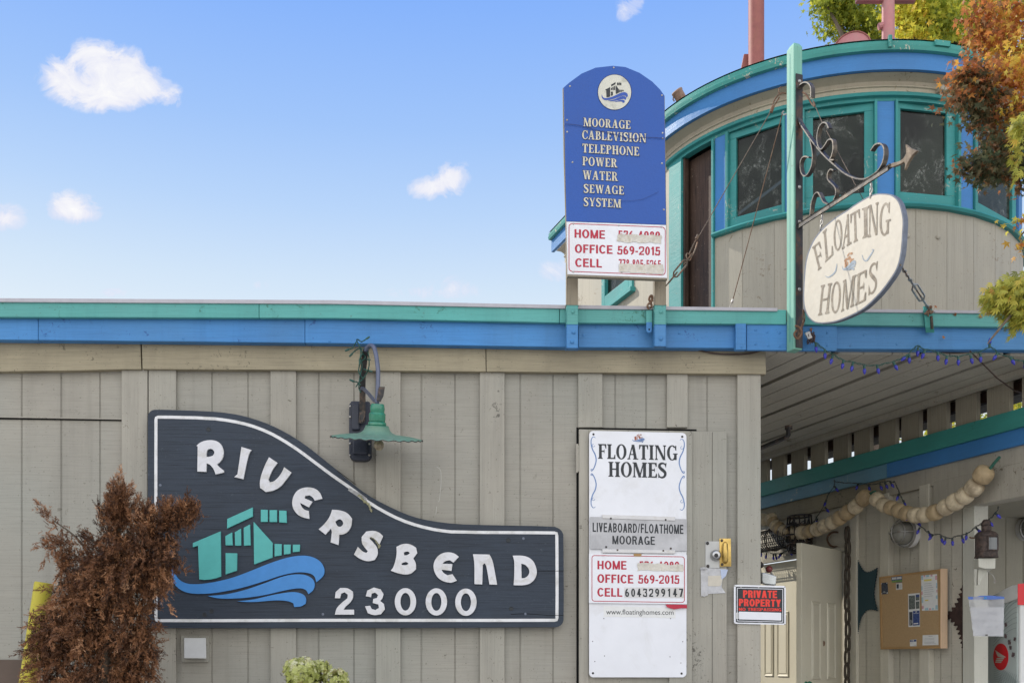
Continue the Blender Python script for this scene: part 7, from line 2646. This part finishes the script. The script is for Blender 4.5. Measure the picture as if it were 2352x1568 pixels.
# two trees behind the deckhouse
for (nm, lab, base, blobs, tb) in (
        ('maple_tree', 'green and yellow maple behind the curved roof, left of the pink mast', (1990, 13.0),
         [((1920, 30, 13), (55, 40), 900), ((1975, 60, 13), (60, 38), 900), ((1950, 10, 13), (60, 34), 700), ((2010, 30, 13.3), (34, 50), 420), ((1900, 15, 12.8), (26, 18), 220), ((1995, 110, 13.2), (50, 40), 300), ((1950, 170, 13.4), (80, 70), 500), ((2030, 250, 13.6), (90, 80), 500), ((1990, -70, 13.3), (80, 60), 500), ((2080, 160, 13.8), (80, 80), 400)], .30),
        ('maple_tree', 'tall golden-green maple behind the curved roof, right of the pink mast', (2150, 12.0),
         [((2085, 20, 12), (46, 46), 900), ((2140, 50, 12), (70, 44), 1300), ((2190, 20, 12.4), (70, 50), 1100), ((2100, 85, 11.8), (40, 26), 420), ((2160, 92, 12), (60, 26), 560), ((2250, 60, 12.4), (60, 60), 800), ((2300, 20, 12.6), (60, 50), 600), ((2220, -60, 12.6), (120, 60), 700), ((2230, 120, 12.6), (80, 50), 400), ((2360, -60, 12.8), (120, 90), 700), ((2420, 80, 12.8), (100, 90), 600), ((2320, 160, 13), (110, 90), 500), ((2450, 220, 13), (90, 90), 450), ((2200, 240, 13.2), (100, 80), 400), ((2300, -180, 12.8), (140, 80), 600)], .42)):
    b0 = at(base[0], HV, base[1])
    b0.z = 0
    t_ = thing(nm, lab, 'tree', b0)
    mb = MB()
    for (uvy, rad, cnt) in blobs:
        c = at(*uvy)
        k = uvy[2] / F
        leaf_mass(mb, [(c, (rad[0] * k, rad[0] * k * 1.0, rad[1] * k), cnt)], .058, rnd,
                  lambda p, base_, r: tb + .42 * (base_ - .5) + r.gauss(0, .12) + (.22 if p.x < at(2110, 0, 12).x and tb > .4 else 0), clump=.13)
    mb.build('crown', green_y, t_, recalc=False)
    mb = MB()
    limb(mb, [b0, b0 + Vector((.1, 0, 2.5)), at(base[0], 330, base[1]), at(base[0] + 5, 120, base[1])], .16, .05)
    for (uvy, rad, cnt) in blobs:
        limb(mb, [at(base[0], 260, base[1]), at((base[0] + uvy[0]) / 2, (200 + uvy[1]) / 2, uvy[2]), at(*uvy)], .05, .012, 6)
    mb.build('trunk', bark, t_)
# a bushy tree behind the annex, seen between the slats
b0 = at(2330, HV, 13.5)
b0.z = 0
t_ = thing('maple_tree', 'bright yellow-green tree far behind the passage slats at the right', 'tree', b0)
mb = MB()
for (u, v, y, ru, rv, cnt) in ((2170, 985, 13.5, 50, 26, 260), (2225, 960, 13.5, 50, 40, 420), (2300, 900, 13.5, 70, 40, 520), (2380, 900, 13.8, 80, 70, 500)):
    k = y / F
    leaf_mass(mb, [(at(u, v, y), (ru * k, ru * k, rv * k), cnt)], .06, rnd, lambda p, b_, r: .55 + .3 * (b_ - .5) + r.gauss(0, .1), clump=.14)
mb.build('crown', green_y, t_, recalc=False)
mb = MB()
limb(mb, [b0, b0 + Vector((.05, 0, 2)), at(2300, 920, 13.5)], .12, .03)
limb(mb, [b0 + Vector((.05, 0, 2)), at(2230, 970, 13.5)], .05, .01)
mb.build('trunk', bark, t_)

# red and orange maple close on the right
b0 = Vector((3.75, 5.2, 0))
t_ = thing('red_maple', 'red and orange maple leaning in front of the deckhouse at the upper right', 'tree', b0)
mb = MB()
YB = 5.35
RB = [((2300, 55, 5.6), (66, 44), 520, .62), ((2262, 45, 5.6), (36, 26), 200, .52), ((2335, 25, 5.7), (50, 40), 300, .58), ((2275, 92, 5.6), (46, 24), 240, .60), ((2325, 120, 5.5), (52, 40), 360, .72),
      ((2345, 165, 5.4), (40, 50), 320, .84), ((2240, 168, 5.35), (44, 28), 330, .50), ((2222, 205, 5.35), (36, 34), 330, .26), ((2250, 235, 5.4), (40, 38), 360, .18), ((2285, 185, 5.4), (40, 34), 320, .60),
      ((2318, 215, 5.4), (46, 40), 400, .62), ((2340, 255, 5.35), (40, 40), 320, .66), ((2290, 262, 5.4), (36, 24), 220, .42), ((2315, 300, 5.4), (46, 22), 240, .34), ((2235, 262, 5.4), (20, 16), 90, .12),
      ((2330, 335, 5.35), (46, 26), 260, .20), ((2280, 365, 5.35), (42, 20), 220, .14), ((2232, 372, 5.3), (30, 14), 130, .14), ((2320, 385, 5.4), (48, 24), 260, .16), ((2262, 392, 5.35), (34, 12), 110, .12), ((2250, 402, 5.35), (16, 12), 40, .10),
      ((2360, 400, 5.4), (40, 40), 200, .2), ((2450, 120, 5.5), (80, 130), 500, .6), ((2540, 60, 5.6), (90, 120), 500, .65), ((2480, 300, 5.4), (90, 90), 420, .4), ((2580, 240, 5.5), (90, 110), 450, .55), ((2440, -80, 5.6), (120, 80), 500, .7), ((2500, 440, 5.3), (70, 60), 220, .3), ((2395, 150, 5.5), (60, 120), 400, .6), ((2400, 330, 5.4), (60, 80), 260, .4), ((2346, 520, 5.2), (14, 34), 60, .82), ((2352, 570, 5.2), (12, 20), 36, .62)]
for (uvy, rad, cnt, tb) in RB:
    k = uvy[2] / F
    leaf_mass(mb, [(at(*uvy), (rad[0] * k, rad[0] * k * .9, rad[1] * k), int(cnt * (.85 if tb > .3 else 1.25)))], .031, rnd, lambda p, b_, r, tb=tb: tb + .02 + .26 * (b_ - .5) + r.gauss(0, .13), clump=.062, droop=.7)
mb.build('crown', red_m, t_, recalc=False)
mb = MB()
limb(mb, [b0, b0 + Vector((-.05, .05, 1.6)), at(2480, 600, 5.4), at(2430, 300, 5.4), at(2400, 60, 5.5)], .09, .03)
for q_, p_ in (((2440, 350), (2300, 60, 5.6)), ((2440, 330), (2240, 180, 5.35)), ((2445, 400), (2235, 375, 5.3)), ((2440, 380), (2300, 290, 5.4)), ((2420, 200), (2330, 120, 5.5)), ((2450, 480), (2346, 540, 5.2)), ((2440, 420), (2290, 395, 5.35))):
    a_ = at(q_[0], q_[1], 5.4)
    c_ = at(*p_)
    limb(mb, [a_, a_.lerp(c_, .5) + UPV * .05, c_], .022, .004, 6)
mb.build('trunk', bark, t_)

rf = random.Random(21)
for k, (u, v, lab) in enumerate(((2150, 703, 'curled red leaf lying on the drip edge beside the mossy cleat'), (2196, 722, 'small orange leaf stuck on the teal fascia right of the mossy cleat'), (2254, 726, 'tiny brown leaf near the lace maple, stuck on the teal fascia'),
                                 (2166, 774, 'small tan leaf stuck on the blue fascia under the mossy cleat'), (1862, 757, 'small orange leaf caught at the foot of the mint post'))):
    c_ = FAC.pt(u, v, .152 if v < 745 else .136)
    lf_ = MB().add(palm(c_, Vector((rf.gauss(0, .4), -1, rf.gauss(0, .4))), Vector((rf.gauss(0, 1), 0, rf.gauss(0, 1))), .022, rf, .5), [list(range(10))], rf.uniform(.35, .75))
    lf_.solo('fallen_leaf', red_m, lab, 'leaf', 'fallen leaves on the front fascia')

# drooping lace-leaf maple, lower right
b0 = Vector((3.2, 4.7, 0))
t_ = thing('lace_maple', 'drooping yellow-green lace-leaf maple branch over the teal fascia at the right edge', 'tree', b0)
mb = MB()
rl_ = random.Random(9)
for (u, v, ru, rv, cnt, yy_) in ((2330, 655, 36, 18, 150, 4.95), (2305, 672, 34, 18, 170, 4.9), (2292, 692, 26, 18, 140, 4.88), (2325, 700, 36, 26, 230, 4.92), (2345, 730, 26, 26, 170, 4.9), (2370, 690, 30, 50, 200, 5.0), (2430, 680, 50, 70, 260, 4.95), (2480, 740, 50, 70, 220, 4.85), (2420, 600, 50, 40, 160, 4.95), (2340, 660, 30, 14, 100, 4.9), (2338, 345, 18, 60, 60, 5.2), (2345, 290, 16, 30, 70, 5.1)):
    k = yy_ / F
    for _ in range(cnt):
        c = at(u, v, yy_) + Vector((rl_.gauss(0, .5) * ru * k, rl_.gauss(0, .6) * ru * k, rl_.gauss(0, .5) * rv * k))
        dirn = Vector((-.65 + rl_.gauss(0, .3), rl_.gauss(0, .3) - .1, -.75 + rl_.gauss(0, .25))).normalized()
        tt = min(.99, max(.01, .42 + rl_.gauss(0, .22)))
        s = .05 * rl_.uniform(.7, 1.2)
        sd_ = dirn.cross(Vector((rl_.gauss(0, 1), rl_.gauss(0, 1), rl_.gauss(0, 1)))).normalized()
        for ang in (-48, -22, 0, 22, 48):
            dd = (dirn * math.cos(R(ang)) + sd_ * math.sin(R(ang)))
            L_ = s * (1 - abs(ang) / 110)
            w__ = dd.cross(dirn.cross(sd_)).normalized() * s * .07
            mb.add([c, c + dd * L_ * .5 + w__, c + dd * L_, c + dd * L_ * .5 - w__], [[0, 1, 2, 3]], tt)
mb.build('crown', lace, t_, recalc=False)
mb = MB()
limb(mb, [b0, b0 + Vector((-.05, 0, 1.5)), at(2420, 640, 4.9), at(2370, 640, 4.92), at(2315, 668, 4.9), at(2285, 700, 4.88)], .03, .004)
limb(mb, [at(2390, 640, 4.92), at(2350, 690, 4.9), at(2285, 768, 4.85), at(2268, 790, 4.85)], .012, .002, 6)
mb.build('trunk', bark, t_)

# ---- the dead brown conifer
kE = crop(0, 1350, 1572 / 700)
dead = leafmat('dead conifer needles', [(0, (.04, .020, .012)), (.3, (.12, .054, .027)), (.6, (.25, .115, .052)), (.85, (.42, .21, .10)), (1, (.55, .32, .18))], .04)
YS = 5.25
b0 = at(*kE(690, 1568), YS)
b0.z = 0
t_ = thing('dead_shrub', 'dead rust-brown conifer shrub in front of the grey wall at the lower left', 'shrub', b0)
mb = MB()
rd = random.Random(3)
kk = YS / F * .3409


def frond(p, dirn, L_, tt):
    up_ = Vector((rd.gauss(0, 1), rd.gauss(0, 1), rd.gauss(0, 1)))
    sd_ = dirn.cross(up_).normalized()
    n_ = 4
    vs, fs = [], []

    def blade(a, d, l, w__):
        wv_ = d.cross(Vector((rd.gauss(0, 1), rd.gauss(0, 1), rd.gauss(0, 1)))).normalized() * w__
        i = len(vs)
        vs.extend([a - wv_, a + wv_, a + d * l])
        fs.append([i, i + 1, i + 2])
    for k in range(n_):
        a = p + dirn * (L_ * k / n_)
        for s_ in (-1, 1):
            d = (dirn * .75 + sd_ * s_ * .65 + Vector((rd.gauss(0, .2), rd.gauss(0, .2), rd.gauss(0, .2)))).normalized()
            blade(a, d, L_ * (.5 - .05 * k), L_ * .055)
    blade(p, dirn, L_ * 1.1, L_ * .05)
    mb.add(vs, fs, min(.999, max(.001, tt)))


SB_ = [(815, 345, 50, 70, 260), (800, 430, 90, 70, 420), (770, 500, 120, 70, 480), (960, 500, 110, 75, 420), (1060, 520, 110, 90, 460), (1170, 490, 100, 62, 380), (1260, 475, 62, 62, 240), (1300, 460, 34, 30, 70), (900, 610, 230, 110, 1000), (1080, 620, 130, 80, 420),
       (425, 590, 44, 50, 120), (372, 655, 40, 46, 100), (460, 710, 70, 80, 220), (610, 620, 44, 50, 110), (575, 575, 24, 24, 30), (357, 470, 18, 18, 26), (690, 740, 170, 100, 760), (860, 760, 230, 110, 1000), (1080, 740, 90, 70, 330), (1060, 815, 100, 40, 200), (1120, 800, 50, 30, 80),
       (560, 870, 170, 100, 700), (760, 900, 230, 100, 900), (950, 910, 110, 80, 440), (1040, 925, 50, 40, 110), (480, 980, 130, 100, 480), (680, 1050, 230, 100, 900), (910, 1060, 120, 90, 440), (400, 1120, 110, 80, 330), (320, 1150, 70, 50, 200), (290, 1230, 60, 55, 190), (560, 1200, 260, 100, 1000), (860, 1200, 160, 100, 640),
       (990, 1240, 60, 60, 140), (380, 1300, 170, 90, 560), (330, 1360, 80, 70, 230), (640, 1340, 260, 110, 1000), (900, 1360, 150, 100, 560), (1010, 1360, 60, 60, 130), (400, 1480, 200, 110, 640), (680, 1490, 280, 110, 1000), (930, 1510, 150, 100, 560), (620, 1640, 420, 120, 900), (600, 1800, 420, 120, 500)]
for (a, b, ra_, rb_, cnt) in SB_:
    c0 = at(*kE(a, b), YS)
    ra_, rb_ = ra_ * .84, rb_ * .9
    dep = min(.28, max(.04, ra_ * kk * 1.1))
    for _ in range(max(2, cnt // 20)):
        # one plume: a short curved shoot clothed with fine sprays
        d = Vector((rd.gauss(0, 1), rd.gauss(0, 1), rd.gauss(0, 1))).normalized() * rd.uniform(.15, 1.0) ** .5
        p0_ = c0 + Vector((d.x * ra_ * kk, d.y * dep, d.z * rb_ * kk))
        out_ = Vector(((p0_.x - c0.x) * 1.3 + (c0.x - b0.x) * .5, -.22 + d.y * .25, .10 - (.85 * rd.random() if b > 520 else 0) + (.65 if b < 520 else .15) + rd.gauss(0, .2)))
        ax2 = (out_ + Vector((rd.gauss(0, .16), rd.gauss(0, .16), rd.gauss(0, .12)))).normalized()
        sag = Vector((0, -.1, -.55 if b > 560 else .1))
        Lp = rd.uniform(.09, .17)
        bt = rd.gauss(.46, .22)
        nf = 26
        for k in range(nf):
            s_ = k / nf
            p_ = p0_ + ax2 * (Lp * (s_ - .3)) + sag * (.10 * s_ * s_)
            w__ = .021 * (1.15 - s_)
            p_ = p_ + Vector((rd.gauss(0, w__), rd.gauss(0, w__), rd.gauss(0, w__)))
            dirn = (ax2 + sag * s_ * .6 + Vector((rd.gauss(0, .45), rd.gauss(0, .45), rd.gauss(0, .45)))).normalized()
            frond(p_, dirn, rd.uniform(.024, .044), bt + .16 * (s_ - .5) + rd.gauss(0, .10))
mb.build('crown', dead, t_, recalc=False)
mb = MB()
limb(mb, [b0, b0 + Vector((0, 0, .6)), at(*kE(720, 1100), YS), at(*kE(790, 600), YS), at(*kE(815, 300), YS)], .045, .006)
for pa_, pb_, pc_ in (((740, 1000), (560, 640), (357, 470)), ((770, 760), (960, 560), (1290, 465)), ((745, 1000), (420, 800), (370, 660)), ((740, 1200), (400, 1200), (240, 1200)), ((760, 900), (950, 860), (1110, 800)), ((740, 1250), (900, 1250), (1000, 1250)), ((740, 1400), (900, 1400), (1010, 1370)), ((735, 1400), (450, 1400), (300, 1380)), ((775, 700), (640, 620), (560, 560))):
    limb(mb, [at(*kE(*pa_), YS), at(*kE(*pb_), YS), at(*kE(*pc_), YS)], .012, .0025, 6)
mb.build('trunk', bark, t_)

# ---- leaning yellow bollard
kY = kE
YBO = 5.5
p1, p0_ = at(*kY(296, 890), YBO), at(*kY(192, 1568), YBO)
ax_ = (p1 - p0_).normalized()
foot = p0_ - ax_ * ((p0_.z - 0) / ax_.z)
bl_ = thing('bollard', 'leaning yellow steel bollard with chipped paint beside the dead shrub', 'bollard', foot)
rb_ = 60 * .3409 * YBO / F
L_ = (p1 - foot).length
MB().lathe([(rb_, 0), (rb_, L_ * .3), (rb_, L_ * .7), (rb_, L_ - .012), (rb_ * .96, L_ - .002), (rb_ * .86, L_), (rb_ * .84, L_ - .02), (0, L_ - .025)], foot, ax_, 32).build('pipe', M['yellow'], bl_, smooth=40)

# ---- hydrangea heads
hyd = leafmat('hydrangea florets', [(0, (.30, .25, .08)), (.3, (.42, .46, .12)), (.6, (.60, .62, .26)), (.85, (.74, .72, .48)), (1, (.64, .46, .34))], .3)
kU = crop(800, 1900, 2352 / 400)
YH = 5.3
hb = at(*kU(750, 900), YH)
hy = thing('hydrangea', 'hydrangea with dry lime-green flower heads in front of the wall below the dark sign', 'shrub', Vector((hb.x, hb.y, 0)))
rh = random.Random(4)
for (a, b, r_, dpt_) in ((640, 720, 300, 0), (950, 640, 170, .06), (1240, 830, 205, .02), (440, 600, 130, .05), (700, 1100, 260, .05), (1150, 1150, 260, .05)):
    c0 = at(*kU(a, b), YH + dpt_)
    rm = r_ * K / (2352 / 400) * (YH + dpt_) / F
    mb = MB()
    base_t = rh.uniform(.4, .55)
    for _ in range(int(260 * (r_ / 220) ** 2)):
        d = Vector((rh.gauss(0, 1), rh.gauss(0, 1), rh.gauss(.2, 1))).normalized()
        p_ = c0 + d * rm * rh.uniform(.82, 1.04)
        n_ = (d + Vector((rh.gauss(0, .35), rh.gauss(0, .35), rh.gauss(0, .35)))).normalized()
        e1_ = n_.orthogonal().normalized()
        e2_ = n_.cross(e1_)
        rot = rh.uniform(0, 6.28)
        s_ = .0155 * rh.uniform(.75, 1.25)
        tt = min(.99, max(.01, base_t + .25 * d.z + rh.gauss(0, .16)))
        for q_ in range(4):
            an_ = rot + q_ * math.pi / 2
            u_ = e1_ * math.cos(an_) + e2_ * math.sin(an_)
            w__ = e1_ * -math.sin(an_) + e2_ * math.cos(an_)
            mb.add([p_, p_ + u_ * s_ * .6 + w__ * s_ * .5 + n_ * s_ * .15, p_ + u_ * s_ + n_ * s_ * .25, p_ + u_ * s_ * .6 - w__ * s_ * .5 + n_ * s_ * .15], [[0, 1, 2, 3]], tt)
    mb.build('flower_head', hyd, hy, recalc=False)
    mb = MB()
    limb(mb, [Vector((hb.x, hb.y, 0)), Vector((c0.x, c0.y, .5)), c0], .010, .006, 6)
    mb.build('stem', bark, hy)
mb = MB()
for _ in range(60):
    a_ = rh.uniform(0, 6.28)
    p_ = Vector((hb.x + rh.uniform(-.3, .35), hb.y + rh.uniform(-.15, .2), rh.uniform(.4, 1.0)))
    mb.add(palm(p_, Vector((rh.gauss(0, .4), -.4 + rh.gauss(0, .4), 1)), Vector((math.cos(a_), math.sin(a_), -.3)), .08, rh), [list(range(10))], .2)
mb.build('leaves', hyd, hy, recalc=False)
